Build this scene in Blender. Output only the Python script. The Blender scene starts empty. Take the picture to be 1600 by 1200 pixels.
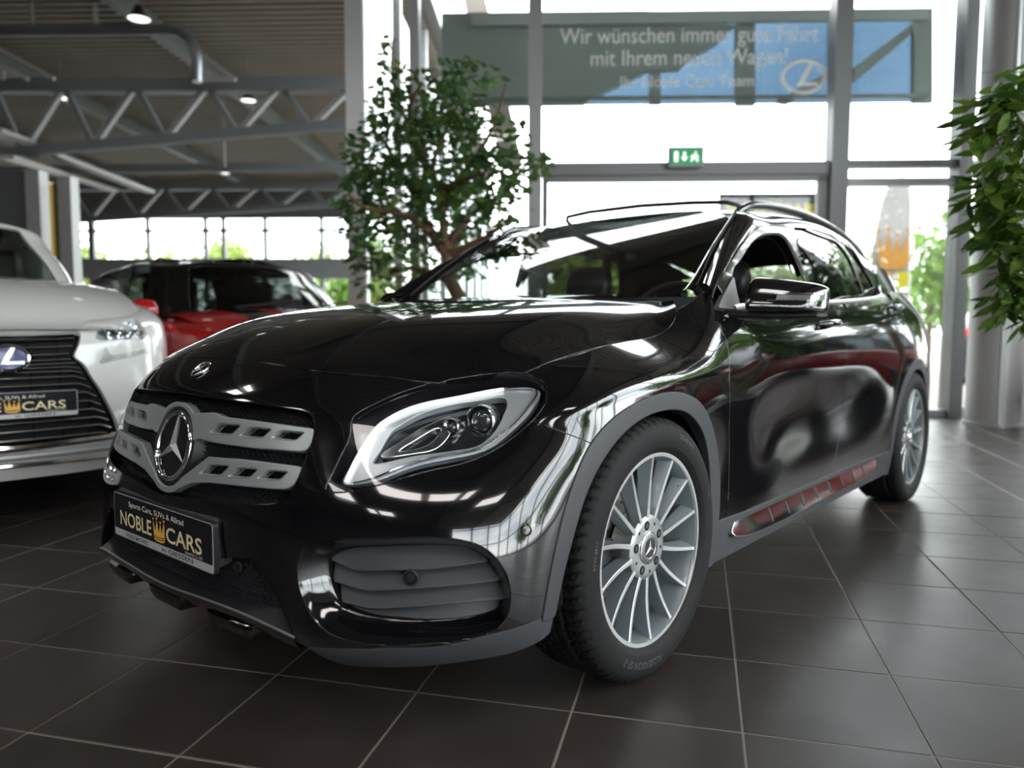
import bpy, bmesh, math, random
import numpy as np
from mathutils import Vector, Matrix, noise
from mathutils.bvhtree import BVHTree

C = bpy.context.scene.collection
SC = bpy.context.scene
PI = math.pi
random.seed(7)

# ------------------------------------------------------------------ camera
CAM = np.array([1.87775, -1.72977, 0.92903])
YAW, PITCH, ROLL, FPX = 0.70652, -0.07635, 0.00232, 1190.516


def cam_axes():
    cy, sy = math.cos(YAW), math.sin(YAW)
    cp, sp = math.cos(PITCH), math.sin(PITCH)
    d = np.array([-sy * cp, cy * cp, sp])
    r0 = np.array([cy, sy, 0.0])
    u0 = np.cross(r0, d)
    cr, sr = math.cos(ROLL), math.sin(ROLL)
    return cr * r0 + sr * u0, -sr * r0 + cr * u0, d


RX, UX, DX = cam_axes()
cam_data = bpy.data.cameras.new('camera')
cam = bpy.data.objects.new('camera', cam_data)
C.objects.link(cam)
cam.matrix_world = Matrix(((RX[0], UX[0], -DX[0], CAM[0]), (RX[1], UX[1], -DX[1], CAM[1]),
                           (RX[2], UX[2], -DX[2], CAM[2]), (0, 0, 0, 1)))
cam_data.sensor_width = 36.0
cam_data.lens = FPX / 1600 * 36.0
cam_data.clip_start = 0.05
cam_data.clip_end = 400
cam_data.dof.use_dof = True
cam_data.dof.focus_distance = 2.02
cam_data.dof.aperture_fstop = 1.9
SC.camera = cam

# ------------------------------------------------------------------ world, exposure, lamps
SC.view_settings.view_transform = 'Standard'
SC.view_settings.look = 'None'
SC.view_settings.gamma = 1.0
SC.view_settings.use_curve_mapping = False
SC.view_settings.exposure = 0.9
SC.cycles.use_denoising = True
SC.cycles.max_bounces = 10
SC.cycles.glossy_bounces = 5
SC.cycles.transmission_bounces = 8
SC.cycles.transparent_max_bounces = 16
SC.cycles.caustics_reflective = False
SC.cycles.caustics_refractive = False
SC.cycles.sample_clamp_indirect = 6.0


def make_world():
    w = bpy.data.worlds.new('overcast_sky')
    SC.world = w
    w.use_nodes = True
    nt = w.node_tree
    N, L = nt.nodes, nt.links
    N.clear()
    out = N.new('ShaderNodeOutputWorld')
    bg = N.new('ShaderNodeBackground')
    tc = N.new('ShaderNodeTexCoord')
    mp = N.new('ShaderNodeMapping')
    mp.inputs['Scale'].default_value = (1.0, 1.0, 2.6)
    nz = N.new('ShaderNodeTexNoise')
    nz.inputs['Scale'].default_value = 2.6
    nz.inputs['Detail'].default_value = 7
    nz.inputs['Roughness'].default_value = 0.55
    rp = N.new('ShaderNodeValToRGB')
    rp.color_ramp.elements[0].position = 0.36
    rp.color_ramp.elements[0].color = (0.50, 0.56, 0.63, 1)
    rp.color_ramp.elements[1].position = 0.62
    rp.color_ramp.elements[1].color = (1, 1, 1, 1)
    L.new(tc.outputs['Generated'], mp.inputs['Vector'])
    L.new(mp.outputs[0], nz.inputs['Vector'])
    L.new(nz.outputs[0], rp.inputs[0])
    L.new(rp.outputs[0], bg.inputs[0])
    bg.inputs[1].default_value = SKY
    L.new(bg.outputs[0], out.inputs[0])


SKY = 6.5
make_world()


# ------------------------------------------------------------------ materials
def mat(name, color, rough=0.5, metal=0.0, coat=0.0, spec=0.5, bump=None, emit=None, vary=0.0, vscale=8.0, coatrough=0.02):
    m = bpy.data.materials.new(name)
    m.use_nodes = True
    nt = m.node_tree
    b = nt.nodes['Principled BSDF']
    b.inputs['Base Color'].default_value = (*color, 1)
    b.inputs['Roughness'].default_value = rough
    b.inputs['Metallic'].default_value = metal
    b.inputs['Coat Weight'].default_value = coat
    b.inputs['Coat Roughness'].default_value = coatrough
    b.inputs['Specular IOR Level'].default_value = spec
    if emit:
        b.inputs['Emission Color'].default_value = (*emit[0], 1)
        b.inputs['Emission Strength'].default_value = emit[1]
    if vary or bump:
        tc = nt.nodes.new('ShaderNodeTexCoord')
        nz = nt.nodes.new('ShaderNodeTexNoise')
        nz.inputs['Scale'].default_value = bump[0] if bump else vscale
        nz.inputs['Detail'].default_value = 5
        nt.links.new(tc.outputs['Object'], nz.inputs['Vector'])
        if bump:
            bp_ = nt.nodes.new('ShaderNodeBump')
            bp_.inputs['Strength'].default_value = bump[1]
            bp_.inputs['Distance'].default_value = 0.002
            nt.links.new(nz.outputs[0], bp_.inputs['Height'])
            nt.links.new(bp_.outputs[0], b.inputs['Normal'])
        if vary:
            nz2 = nt.nodes.new('ShaderNodeTexNoise')
            nz2.inputs['Scale'].default_value = vscale
            nz2.inputs['Detail'].default_value = 4
            nt.links.new(tc.outputs['Object'], nz2.inputs['Vector'])
            rp = nt.nodes.new('ShaderNodeValToRGB')
            k0, k1 = 1 - vary, 1 + vary
            rp.color_ramp.elements[0].position = 0.3
            rp.color_ramp.elements[1].position = 0.7
            rp.color_ramp.elements[0].color = (*[min(1, c * k0) for c in color], 1)
            rp.color_ramp.elements[1].color = (*[min(1, c * k1) for c in color], 1)
            nt.links.new(nz2.outputs[0], rp.inputs[0])
            nt.links.new(rp.outputs[0], b.inputs['Base Color'])
    return m


def glass(name, tint, ior=1.5, extra=0.0, rough=0.0):
    """thin pane: transparent tint mixed with a mirror coat by Fresnel"""
    m = bpy.data.materials.new(name)
    m.use_nodes = True
    nt = m.node_tree
    N, L = nt.nodes, nt.links
    N.clear()
    out = N.new('ShaderNodeOutputMaterial')
    mx = N.new('ShaderNodeMixShader')
    tr = N.new('ShaderNodeBsdfTransparent')
    tr.inputs[0].default_value = (*tint, 1)
    gl = N.new('ShaderNodeBsdfGlossy')
    gl.inputs['Roughness'].default_value = rough
    fr = N.new('ShaderNodeFresnel')
    geo = N.new('ShaderNodeNewGeometry')     # same reflectance from either side of the pane
    e1 = N.new('ShaderNodeMath')
    e1.operation = 'MULTIPLY_ADD'
    e1.inputs[1].default_value = -2.0
    e1.inputs[2].default_value = 1.0
    e2 = N.new('ShaderNodeMath')
    e2.operation = 'POWER'
    e2.inputs[0].default_value = ior
    L.new(geo.outputs['Backfacing'], e1.inputs[0])
    L.new(e1.outputs[0], e2.inputs[1])
    L.new(e2.outputs[0], fr.inputs[0])
    if extra:
        ad = N.new('ShaderNodeMath')
        ad.inputs[1].default_value = extra
        L.new(fr.outputs[0], ad.inputs[0])
        L.new(ad.outputs[0], mx.inputs[0])
    else:
        L.new(fr.outputs[0], mx.inputs[0])
    L.new(tr.outputs[0], mx.inputs[1])
    L.new(gl.outputs[0], mx.inputs[2])
    L.new(mx.outputs[0], out.inputs[0])
    return m


# ------------------------------------------------------------------ object helpers
def link(name, me, m=None, parent=None):
    o = bpy.data.objects.new(name, me)
    C.objects.link(o)
    if m is not None:
        me.materials.clear()
        for q in (m if isinstance(m, (list, tuple)) else [m]):
            me.materials.append(q)
    if parent is not None:
        o.parent = parent
    return o


def thing(name, label, cat, loc=(0, 0, 0), rotz=0.0, group=None):
    o = bpy.data.objects.new(name, None)
    C.objects.link(o)
    o.location = loc
    o.rotation_euler = (0, 0, rotz)
    o['label'] = label
    o['category'] = cat
    if group:
        o['group'] = group
    return o


def tag(o, label, cat, group=None):
    o['label'] = label
    o['category'] = cat
    if group:
        o['group'] = group
    return o


def struct(o):
    o['kind'] = 'structure'
    return o


def mesh(name, V, F, smooth=True, angle=None, normals=None):
    me = bpy.data.meshes.new(name)
    me.from_pydata([tuple(map(float, v)) for v in V], [], [tuple(int(i) for i in f) for f in F])
    me.update()
    if smooth:
        me.polygons.foreach_set('use_smooth', [True] * len(me.polygons))
        if angle is not None:
            try:
                me.set_sharp_from_angle(angle=math.radians(angle))
            except Exception:
                pass
    if normals is not None:
        me.normals_split_custom_set_from_vertices([tuple(map(float, n)) for n in normals])
    return me


class MB:
    """collects shapes, links them as ONE mesh"""

    def __init__(s):
        s.V = []
        s.F = []

    def add(s, V, F):
        b = len(s.V)
        s.V += [tuple(v) for v in V]
        s.F += [tuple(i + b for i in f) for f in F]
        return s

    def box(s, c, d, M=None, bev=0.0):
        hx, hy, hz = d[0] / 2, d[1] / 2, d[2] / 2
        if bev > 0:
            b = min(bev, hx * .9, hy * .9, hz * .9)
            V = []
            for sx in (-1, 1):
                for sy in (-1, 1):
                    for sz in (-1, 1):
                        V += [(sx * (hx - b), sy * (hy - b), sz * hz), (sx * (hx - b), sy * hy, sz * (hz - b)), (sx * hx, sy * (hy - b), sz * (hz - b))]
            bm = bmesh.new()
            for v in V:
                bm.verts.new(v)
            r = bmesh.ops.convex_hull(bm, input=list(bm.verts))
            bm.verts.ensure_lookup_table()
            bm.verts.index_update()
            V = [v.co.copy() for v in bm.verts]
            F = [[v.index for v in f.verts] for f in bm.faces]
            bm.free()
        else:
            V = [(sx * hx, sy * hy, sz * hz) for sx in (-1, 1) for sy in (-1, 1) for sz in (-1, 1)]
            F = [(0, 1, 3, 2), (4, 6, 7, 5), (0, 4, 5, 1), (2, 3, 7, 6), (0, 2, 6, 4), (1, 5, 7, 3)]
        if M is not None:
            V = [M @ Vector(v) for v in V]
        V = [(v[0] + c[0], v[1] + c[1], v[2] + c[2]) for v in V]
        return s.add(V, F)

    def bar(s, a, b, w, h, up=(0, 0, 1)):
        """box beam from a to b, width w, height h"""
        a, b = Vector(a), Vector(b)
        d = (b - a).normalized()
        upv = Vector(up)
        if abs(d.dot(upv)) > .98:
            upv = Vector((1, 0, 0))
        r = d.cross(upv).normalized()
        u = r.cross(d)
        V = []
        for p in (a, b):
            for sx, sz in ((-1, -1), (1, -1), (1, 1), (-1, 1)):
                V.append(p + r * (sx * w / 2) + u * (sz * h / 2))
        F = [(3, 2, 1, 0), (4, 5, 6, 7)] + [(i, (i + 1) % 4, 4 + (i + 1) % 4, 4 + i) for i in range(4)]
        return s.add(V, F)

    def tube(s, pts, r, n=12, cap=True):
        pts = [Vector(p) for p in pts]
        rr = r if isinstance(r, (list, tuple)) else [r] * len(pts)
        V, F = [], []
        pu = None
        for i, p in enumerate(pts):
            t = (pts[min(i + 1, len(pts) - 1)] - pts[max(i - 1, 0)]).normalized()
            if pu is None:
                a = Vector((0, 0, 1)) if abs(t.z) < .9 else Vector((1, 0, 0))
            else:
                a = pu
            x = t.cross(a).normalized()
            y = x.cross(t).normalized()
            pu = y
            for k in range(n):
                an = 2 * PI * k / n
                V.append(p + (x * math.cos(an) + y * math.sin(an)) * rr[i])
        for i in range(len(pts) - 1):
            for k in range(n):
                F.append((i * n + k, i * n + (k + 1) % n, (i + 1) * n + (k + 1) % n, (i + 1) * n + k))
        if cap:
            F.append(tuple(reversed(range(n))))
            F.append(tuple(range((len(pts) - 1) * n, len(pts) * n)))
        return s.add(V, F)

    def lathe(s, prof, n=48, axis='z', c=(0, 0, 0), close=False):
        """prof: list of (radius, height)"""
        V, F = [], []
        m = len(prof)
        for k in range(n):
            a = 2 * PI * k / n
            ca, sa = math.cos(a), math.sin(a)
            for r, h in prof:
                if axis == 'z':
                    V.append((c[0] + r * ca, c[1] + r * sa, c[2] + h))
                elif axis == 'x':
                    V.append((c[0] + h, c[1] + r * ca, c[2] + r * sa))
                else:
                    V.append((c[0] + r * sa, c[1] + h, c[2] + r * ca))
        for k in range(n):
            k2 = (k + 1) % n
            for j in range(m - 1 + (1 if close else 0)):
                j2 = (j + 1) % m
                F.append((k * m + j, k2 * m + j, k2 * m + j2, k * m + j2))
        return s.add(V, F)

    def prism(s, poly, f0, f1):
        """poly: list of 2-D points; f0(p), f1(p) give the two 3-D caps"""
        n = len(poly)
        V = [f0(p) for p in poly] + [f1(p) for p in poly]
        F = [tuple(range(n)), tuple(reversed(range(n, 2 * n)))] + [(i, n + i, n + (i + 1) % n, (i + 1) % n) for i in range(n)]
        return s.add(V, F)

    def build(s, name, m=None, parent=None, smooth=False, angle=35):
        me = mesh(name, s.V, s.F, smooth=smooth, angle=angle)
        bm = bmesh.new()
        bm.from_mesh(me)
        bmesh.ops.recalc_face_normals(bm, faces=bm.faces)
        bm.to_mesh(me)
        bm.free()
        if smooth:
            me.polygons.foreach_set('use_smooth', [True] * len(me.polygons))
            if angle is not None:
                me.set_sharp_from_angle(angle=math.radians(angle))
        return link(name, me, m, parent)


def copy_tree(o, parent=None):
    c = o.copy()
    C.objects.link(c)
    c.parent = parent
    for ch in list(o.children):
        copy_tree(ch, c)
    return c


# ------------------------------------------------------------------ smooth sheets
def nat_spline(P, t, tn):
    """natural cubic spline through P (n,...) at parameters t, sampled at tn"""
    P = np.asarray(P, float)
    n = len(t)
    sh = P.shape[1:]
    Y = P.reshape(n, -1)
    h = np.diff(t)
    A = np.zeros((n, n))
    Rr = np.zeros_like(Y)
    A[0, 0] = A[-1, -1] = 1
    for i in range(1, n - 1):
        A[i, i - 1] = h[i - 1]
        A[i, i] = 2 * (h[i - 1] + h[i])
        A[i, i + 1] = h[i]
        Rr[i] = 6 * ((Y[i + 1] - Y[i]) / h[i] - (Y[i] - Y[i - 1]) / h[i - 1])
    M = np.linalg.solve(A, Rr)
    k = np.clip(np.searchsorted(t, tn) - 1, 0, n - 2)
    d = (tn - t[k])[:, None]
    hk = h[k][:, None]
    a = (M[k + 1] - M[k]) / (6 * hk)
    b = M[k] / 2
    c = (Y[k + 1] - Y[k]) / hk - hk * (2 * M[k] + M[k + 1]) / 6
    out = Y[k] + c * d + b * d ** 2 + a * d ** 3
    return out.reshape((len(tn),) + sh)


def smooth_line(P, n=60, closed=False):
    P = np.asarray(P, float)
    if closed:
        P = np.vstack([P[-3:], P, P[:4]])
    t = np.r_[0, np.cumsum(np.maximum(1e-6, np.linalg.norm(np.diff(P, axis=0), axis=1)) ** .5)]
    if closed:
        a, b = t[3], t[-4]
        return nat_spline(P, t, np.linspace(a, b, n + 1)[:-1])
    return nat_spline(P, t, np.linspace(0, t[-1], n))


class Sheet:
    """grid of control points (stations x rows x 3) -> dense smooth surface with (u, v) in metres"""

    def __init__(s, G, res=0.008, mirror=0, flip=False):
        G = np.asarray(G, float)
        if mirror:   # stations continue across the plane x = 0
            E = G[1:mirror + 1][::-1].copy()
            E[..., 0] *= -1
            G = np.concatenate([E, G])
        du = np.linalg.norm(np.diff(G, axis=0), axis=2).mean(axis=1)
        dv = np.linalg.norm(np.diff(G, axis=1), axis=2).mean(axis=0)
        tu = np.r_[0, np.cumsum(du)]
        tv = np.r_[0, np.cumsum(dv)]
        if mirror:
            tu = tu - tu[mirror]
        u0 = 0.0 if mirror else tu[0]
        nu = int((tu[-1] - u0) / res) + 2
        nv = int((tv[-1] - tv[0]) / res) + 2
        s.u = np.linspace(u0, tu[-1], nu)
        s.v = np.linspace(tv[0], tv[-1], nv)
        A = nat_spline(G, tu, s.u)                                    # nu, rows, 3
        s.P = nat_spline(A.transpose(1, 0, 2), tv, s.v).transpose(1, 0, 2)   # nu, nv, 3
        du_ = np.gradient(s.P, axis=0)
        dv_ = np.gradient(s.P, axis=1)
        if mirror:
            du_[0] = s.P[1] - s.P[0]
            du_[0, :, 1:] = 0
        n = np.cross(du_, dv_)
        n /= np.maximum(1e-12, np.linalg.norm(n, axis=2, keepdims=True))
        if flip:
            n = -n
        s.N = n
        s.flip = flip
        s._bvh = None

    def bvh(s):
        if s._bvh is None:
            nu, nv = s.P.shape[:2]
            I = np.arange(nu * nv).reshape(nu, nv)
            s._Q = np.stack([I[:-1, :-1], I[1:, :-1], I[1:, 1:], I[:-1, 1:]], -1).reshape(-1, 4)
            s._bvh = BVHTree.FromPolygons(s.P.reshape(-1, 3).tolist(), s._Q.tolist())
        return s._bvh

    def _uv(s, loc, fi):
        nv = s.P.shape[1] - 1
        i, j = divmod(fi, nv)
        p = np.array(loc)
        a = s.P[i, j]
        e = s.P[i + 1, j] - a
        f = s.P[i, j + 1] - a
        w = p - a
        M = np.array([[e @ e, e @ f], [e @ f, f @ f]])
        q = np.linalg.solve(M, [w @ e, w @ f])
        return (s.u[i] + q[0] * (s.u[1] - s.u[0]), s.v[j] + q[1] * (s.v[1] - s.v[0]))

    def hit(s, px, py):
        d = DX + (px - 800) / FPX * RX - (py - 600) / FPX * UX
        d = d / np.linalg.norm(d)
        loc, no, fi, di = s.bvh().ray_cast(Vector(CAM), Vector(d))
        if loc is None:
            loc, no, fi, di = s.near_ray(d)
        return s._uv(loc, fi)

    def near_ray(s, d):
        best = None
        for t in np.linspace(.6, 8, 900):
            r = s.bvh().find_nearest(Vector(CAM + d * t))
            if best is None or r[3] < best[3]:
                best = r
        return best

    def near(s, p):
        loc, no, fi, di = s.bvh().find_nearest(Vector(p))
        return s._uv(loc, fi)

    def at(s, uv, what='P'):
        uv = np.atleast_2d(np.asarray(uv, float))
        A = s.P if what == 'P' else s.N
        x = np.clip((uv[:, 0] - s.u[0]) / (s.u[1] - s.u[0]), 0, len(s.u) - 1.001)
        y = np.clip((uv[:, 1] - s.v[0]) / (s.v[1] - s.v[0]), 0, len(s.v) - 1.001)
        i, j = x.astype(int), y.astype(int)
        fx, fy = (x - i)[:, None], (y - j)[:, None]
        r = (A[i, j] * (1 - fx) * (1 - fy) + A[i + 1, j] * fx * (1 - fy) + A[i, j + 1] * (1 - fx) * fy + A[i + 1, j + 1] * fx * fy)
        if what == 'N':
            r /= np.linalg.norm(r, axis=1, keepdims=True)
        return r

    def line(s, pix, n=0, closed=False):
        """pixel outline -> (u, v) outline, optionally smoothed to n points"""
        q = np.array([s.hit(*p) for p in pix])
        return smooth_line(q, n, closed) if n else q


def sdist(Q, poly):
    """signed distance of points Q to a closed polygon, positive inside"""
    poly = np.asarray(poly, float)
    a = poly
    b = np.roll(poly, -1, axis=0)
    out = np.empty(len(Q))
    for k in range(0, len(Q), 4000):
        q = Q[k:k + 4000]
        ab = b - a
        w = q[:, None, :] - a[None]
        t = np.clip((w * ab).sum(-1) / np.maximum(1e-15, (ab * ab).sum(-1)), 0, 1)
        d = np.sqrt(((w - t[..., None] * ab) ** 2).sum(-1)).min(1)
        cond = (a[None, :, 1] > q[:, None, 1]) != (b[None, :, 1] > q[:, None, 1])
        xin = ab[:, 0] * (q[:, None, 1] - a[:, 1]) / np.where(ab[:, 1] == 0, 1e-15, ab[:, 1]) + a[:, 0]
        ins = ((cond & (q[:, None, 0] < xin)).sum(1) % 2) == 1
        out[k:k + 4000] = np.where(ins, d, -d)
    return out


def cut(sheet, outer, holes=(), gap=0.0015):
    """piece of a sheet inside outer and outside the holes -> V, N, UV, faces"""
    nu, nv = sheet.P.shape[:2]
    UVg = np.stack(np.meshgrid(sheet.u, sheet.v, indexing='ij'), -1)
    D = np.full((nu, nv), -1.0)
    polys = outer if isinstance(outer, list) and len(np.shape(outer[0])) == 2 else [outer]
    mn = np.min([np.min(p, axis=0) for p in polys], axis=0)
    mx = np.max([np.max(p, axis=0) for p in polys], axis=0)
    i0, i1 = np.searchsorted(sheet.u, [mn[0], mx[0]])
    j0, j1 = np.searchsorted(sheet.v, [mn[1], mx[1]])
    i0, j0 = max(0, i0 - 2), max(0, j0 - 2)
    i1, j1 = min(nu, i1 + 2), min(nv, j1 + 2)
    q = UVg[i0:i1, j0:j1].reshape(-1, 2)
    d = np.max([sdist(q, p) for p in polys], axis=0)
    for h in holes:
        d = np.minimum(d, -sdist(q, h))
    D[i0:i1, j0:j1] = (d - gap).reshape(i1 - i0, j1 - j0)
    D = np.where(np.abs(D) < 1e-6, 1e-6, D)
    V, N, F = [], [], []
    idx = {}
    edge = {}

    def vert(i, j):
        k = (i, j)
        if k not in idx:
            idx[k] = len(V)
            V.append(sheet.P[i, j])
            N.append(sheet.N[i, j])
        return idx[k]

    def cross(a, b):
        k = (a, b) if a < b else (b, a)
        if k not in edge:
            da, db = D[k[0]], D[k[1]]
            t = da / (da - db)
            edge[k] = len(V)
            V.append(sheet.P[k[0]] * (1 - t) + sheet.P[k[1]] * t)
            n = sheet.N[k[0]] * (1 - t) + sheet.N[k[1]] * t
            N.append(n / np.linalg.norm(n))
        return edge[k]

    S = D > 0
    cnt = S[:-1, :-1].astype(int) + S[1:, :-1] + S[1:, 1:] + S[:-1, 1:]
    for i, j in zip(*np.nonzero(cnt)):
        c4 = [(i, j), (i + 1, j), (i + 1, j + 1), (i, j + 1)]
        if cnt[i, j] == 4:
            f = [vert(*c) for c in c4]
        else:
            f = []
            for k in range(4):
                a, b = c4[k], c4[(k + 1) % 4]
                if S[a]:
                    f.append(vert(*a))
                if S[a] != S[b]:
                    f.append(cross(a, b))
            if len(f) < 3:
                continue
        F.append(f[::-1] if sheet.flip else f)
    return np.array(V), np.array(N), F


def lip(V, N, F, depth=0.012, fillet=0.0014, skip=None):
    """turn the free rim of a piece into a rounded, folded-in edge"""
    cnt = {}
    for f in F:
        for k in range(len(f)):
            a, b = f[k], f[(k + 1) % len(f)]
            if (b, a) in cnt:
                del cnt[(b, a)]
            else:
                cnt[(a, b)] = 1
    rim = list(cnt)
    if skip is not None:
        rim = [(a, b) for a, b in rim if not (skip(V[a]) and skip(V[b]))]
    O = {}
    for a, b in rim:
        e = V[b] - V[a]
        l = np.linalg.norm(e)
        if l < 1e-9:
            continue
        o = np.cross(e / l, (N[a] + N[b]) / 2)
        for k in (a, b):
            O[k] = O.get(k, 0) + o * l
    V2, N2, F2 = list(V), list(N), list(F)
    ring = {}
    for k, o in O.items():
        l = np.linalg.norm(o)
        o = o / l if l > 1e-12 else N[k]
        n = N[k]
        base = len(V2)
        V2 += [V[k], V[k] + o * fillet * .7 - n * fillet * .3, V[k] + o * fillet - n * fillet, V[k] + o * fillet - n * depth]
        N2 += [n, (n + o) / np.linalg.norm(n + o), o, o]
        ring[k] = base
    for a, b in rim:
        if a in ring and b in ring:
            A, B = ring[a], ring[b]
            for q in range(3):
                F2.append([B + q, A + q, A + q + 1, B + q + 1])
    return np.array(V2), np.array(N2), F2


def mirrored(V, N, F):
    V = V.copy(); N = N.copy()
    V[:, 0] *= -1; N[:, 0] *= -1
    return V, N, [f[::-1] for f in F]


def joined(*parts):
    V = np.concatenate([p[0] for p in parts])
    N = np.concatenate([p[1] for p in parts])
    F = []
    b = 0
    for p in parts:
        F += [[i + b for i in f] for f in p[2]]
        b += len(p[0])
    return V, N, F


def put(name, VNF, m, parent):
    V, N, F = VNF
    return link(name, mesh(name, V, F, True, None, N), m, parent)


def sides(name, VNF, m, parent, names=None):
    """left piece and its mirror image, two objects"""
    a = put(name, VNF, m, parent)
    b = put(name, mirrored(*VNF), m, parent)
    return a, b


def on_center(p):
    return abs(p[0]) < 0.004


def frame(P, n, up=(0, 0, 1)):
    """matrix with z along n"""
    n = Vector(n).normalized()
    u = Vector(up)
    x = u.cross(n).normalized()
    y = n.cross(x)
    return Matrix(((x.x, y.x, n.x, P[0]), (x.y, y.y, n.y, P[1]), (x.z, y.z, n.z, P[2]), (0, 0, 0, 1)))


# ---------------------------------------------------------------- writing
_txt = {}


def text(s, w=None, h=None, bold=0.0, space=1.0, cap='x'):
    """flat lettering as triangles in the xy-plane, centred; scaled to width w and cap height h"""
    key = (s, bold, space)
    if key not in _txt:
        cu = bpy.data.curves.new('lettering', 'FONT')
        cu.body = s
        cu.size = 1.0
        cu.offset = bold
        cu.space_character = space
        cu.resolution_u = 3
        cu.align_x = 'CENTER'
        o = bpy.data.objects.new('lettering', cu)
        C.objects.link(o)
        bpy.context.view_layer.update()
        me = bpy.data.meshes.new_from_object(o.evaluated_get(bpy.context.evaluated_depsgraph_get()))
        V = np.array([v.co[:] for v in me.vertices])
        F = [list(p.vertices) for p in me.polygons]
        bpy.data.objects.remove(o)
        bpy.data.curves.remove(cu)
        bpy.data.meshes.remove(me)
        _txt[key] = (V, F)
    V, F = _txt[key]
    V = V.copy()
    x0, x1 = V[:, 0].min(), V[:, 0].max()
    V[:, 0] -= (x0 + x1) / 2
    sy = (h / .72) if h else w / (x1 - x0)
    sx = (w / (x1 - x0)) if w else sy
    V[:, 0] *= sx
    V[:, 1] *= sy
    return V, F


def words(V, F):
    """splits flat lettering into its words at the wide gaps"""
    V = np.asarray(V)
    iv = sorted((V[f][:, 0].min(), V[f][:, 0].max()) for f in F)
    h = V[:, 1].max() - V[:, 1].min()
    cuts, right = [], iv[0][1]
    for a, b in iv:
        if a - right > .19 * h:
            cuts.append((a + right) / 2)
        right = max(right, b)
    out = []
    for k in range(len(cuts) + 1):
        fs = [f for f in F if sum(V[f][:, 0].mean() > c for c in cuts) == k]
        idx = sorted({i for f in fs for i in f})
        mp = {i: n for n, i in enumerate(idx)}
        out.append((V[idx], [[mp[i] for i in f] for f in fs]))
    return out


def lettering(name, items, M, m, parent, thick=0.0006):
    """items: (text, x, y baseline, width, cap height, bold); one mesh per word"""
    for it in items:
        s, x, y, w, h = it[:5]
        V, F = text(s, w, h, it[5] if len(it) > 5 else 0.0)
        for Vw, Fw in words(V, F):
            link(name, mesh(name, [M @ Vector((v[0] + x, v[1] + y, thick)) for v in Vw], Fw, False), m, parent)


def crown_shape(w, h):
    """three tall points and two low ones over a curved band"""
    pts = [(-.50, .28), (-.52, .95), (-.33, .45), (-.20, 1.0), (-.04, .42), (.12, .86), (.22, .42), (.44, .98), (.50, .28)]
    lo = [(.46, .06), (.2, -.02), (-.2, -.02), (-.46, .06)]
    return [(p[0] * w, p[1] * h) for p in pts + lo]


def crown(name, x, y, w, h, M, parent, m=None, thick=.0007, lines=True):
    b = MB()
    L = crown_shape(w, h)
    from mathutils.geometry import tessellate_polygon
    tri = tessellate_polygon([[Vector((p[0], p[1], 0)) for p in L]])
    b.add([M @ Vector((p[0] + x, p[1] + y, thick)) for p in L], tri)
    for px, py in ((-.52, 1.0), (-.20, 1.05), (.12, .92), (.44, 1.03)):
        n = 10
        V = [M @ Vector((x + px * w + .075 * w * math.cos(2 * PI * k / n), y + py * h + .055 * h * math.sin(2 * PI * k / n), thick)) for k in range(n)]
        b.add(V, [tuple(range(n))])
    me = mesh(name, b.V, b.F, False)
    o = link(name, me, m or GOLD2, parent)
    if lines:
        c = MB()
        for yy in (.10, .20):
            Q = []
            for k in range(9):
                t = -1 + k / 4
                Q.append((x + t * .46 * w, y + (yy + .06 * t * t - .02) * h))
            for k in range(8):
                c.add([M @ Vector((Q[k][0], Q[k][1], thick * 1.6)), M @ Vector((Q[k + 1][0], Q[k + 1][1], thick * 1.6)),
                       M @ Vector((Q[k + 1][0], Q[k + 1][1] + .035 * h, thick * 1.6)), M @ Vector((Q[k][0], Q[k][1] + .035 * h, thick * 1.6))], [(0, 1, 2, 3)])
        link('crown_lines', mesh('crown_lines', c.V, c.F, False), BLACK, o)
    return o




# ================================================================== the showroom, laid out in its own frame
# u runs right along the glass front, v runs away from the viewer, z up; origin on the floor under the camera
BANG = math.radians(38.0)
BU = np.array([math.cos(BANG), math.sin(BANG), 0])
BV = np.array([-math.sin(BANG), math.cos(BANG), 0])
BO = np.array([CAM[0], CAM[1], 0])
BM = Matrix(((BU[0], BV[0], 0, BO[0]), (BU[1], BV[1], 0, BO[1]), (0, 0, 1, 0), (0, 0, 0, 1)))


def B(u, v, z):
    return BM @ Vector((u, v, z))


def onv(px, py, v):
    """point of the building frame at depth v seen at a pixel"""
    d = DX + (px - 800) / FPX * RX - (py - 600) / FPX * UX
    t = v / float(d @ BV)
    q = CAM + d * t - BO
    return float(q @ BU), float(q @ BV), float(q[2])


class BB(MB):
    """shapes given in the building frame"""

    def build(s, name, m=None, parent=None, smooth=False, angle=35):
        s.V = [tuple(BM @ Vector(v)) for v in s.V]
        return MB.build(s, name, m, parent, smooth, angle)


def sempty(name):
    o = bpy.data.objects.new(name, None)
    C.objects.link(o)
    o['kind'] = 'structure'
    return o


STEELG = mat('grey_steel_profile', (.36, .37, .375), .4, .3)
DARKG = mat('dark_grey_profile', (.20, .205, .21), .4, .2)
SILVER = mat('silver_profile', (.58, .60, .61), .35, .5)
PANE = glass('facade_pane', (.965, .975, .965), 1.5)
SEATINT = glass('canopy_tinted_pane', (.15, .20, .245), 1.45)
GREENGREY = mat('canopy_grey_panel', (.30, .37, .35), .5)

# ---- floor: dark square tiles on a grout bed
TA = math.radians(26.686)
TS = .3967
T0 = np.array([1.19088, -.10561])
E1 = np.array([math.cos(TA), math.sin(TA)])
E2 = np.array([-math.sin(TA), math.cos(TA)])


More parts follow.
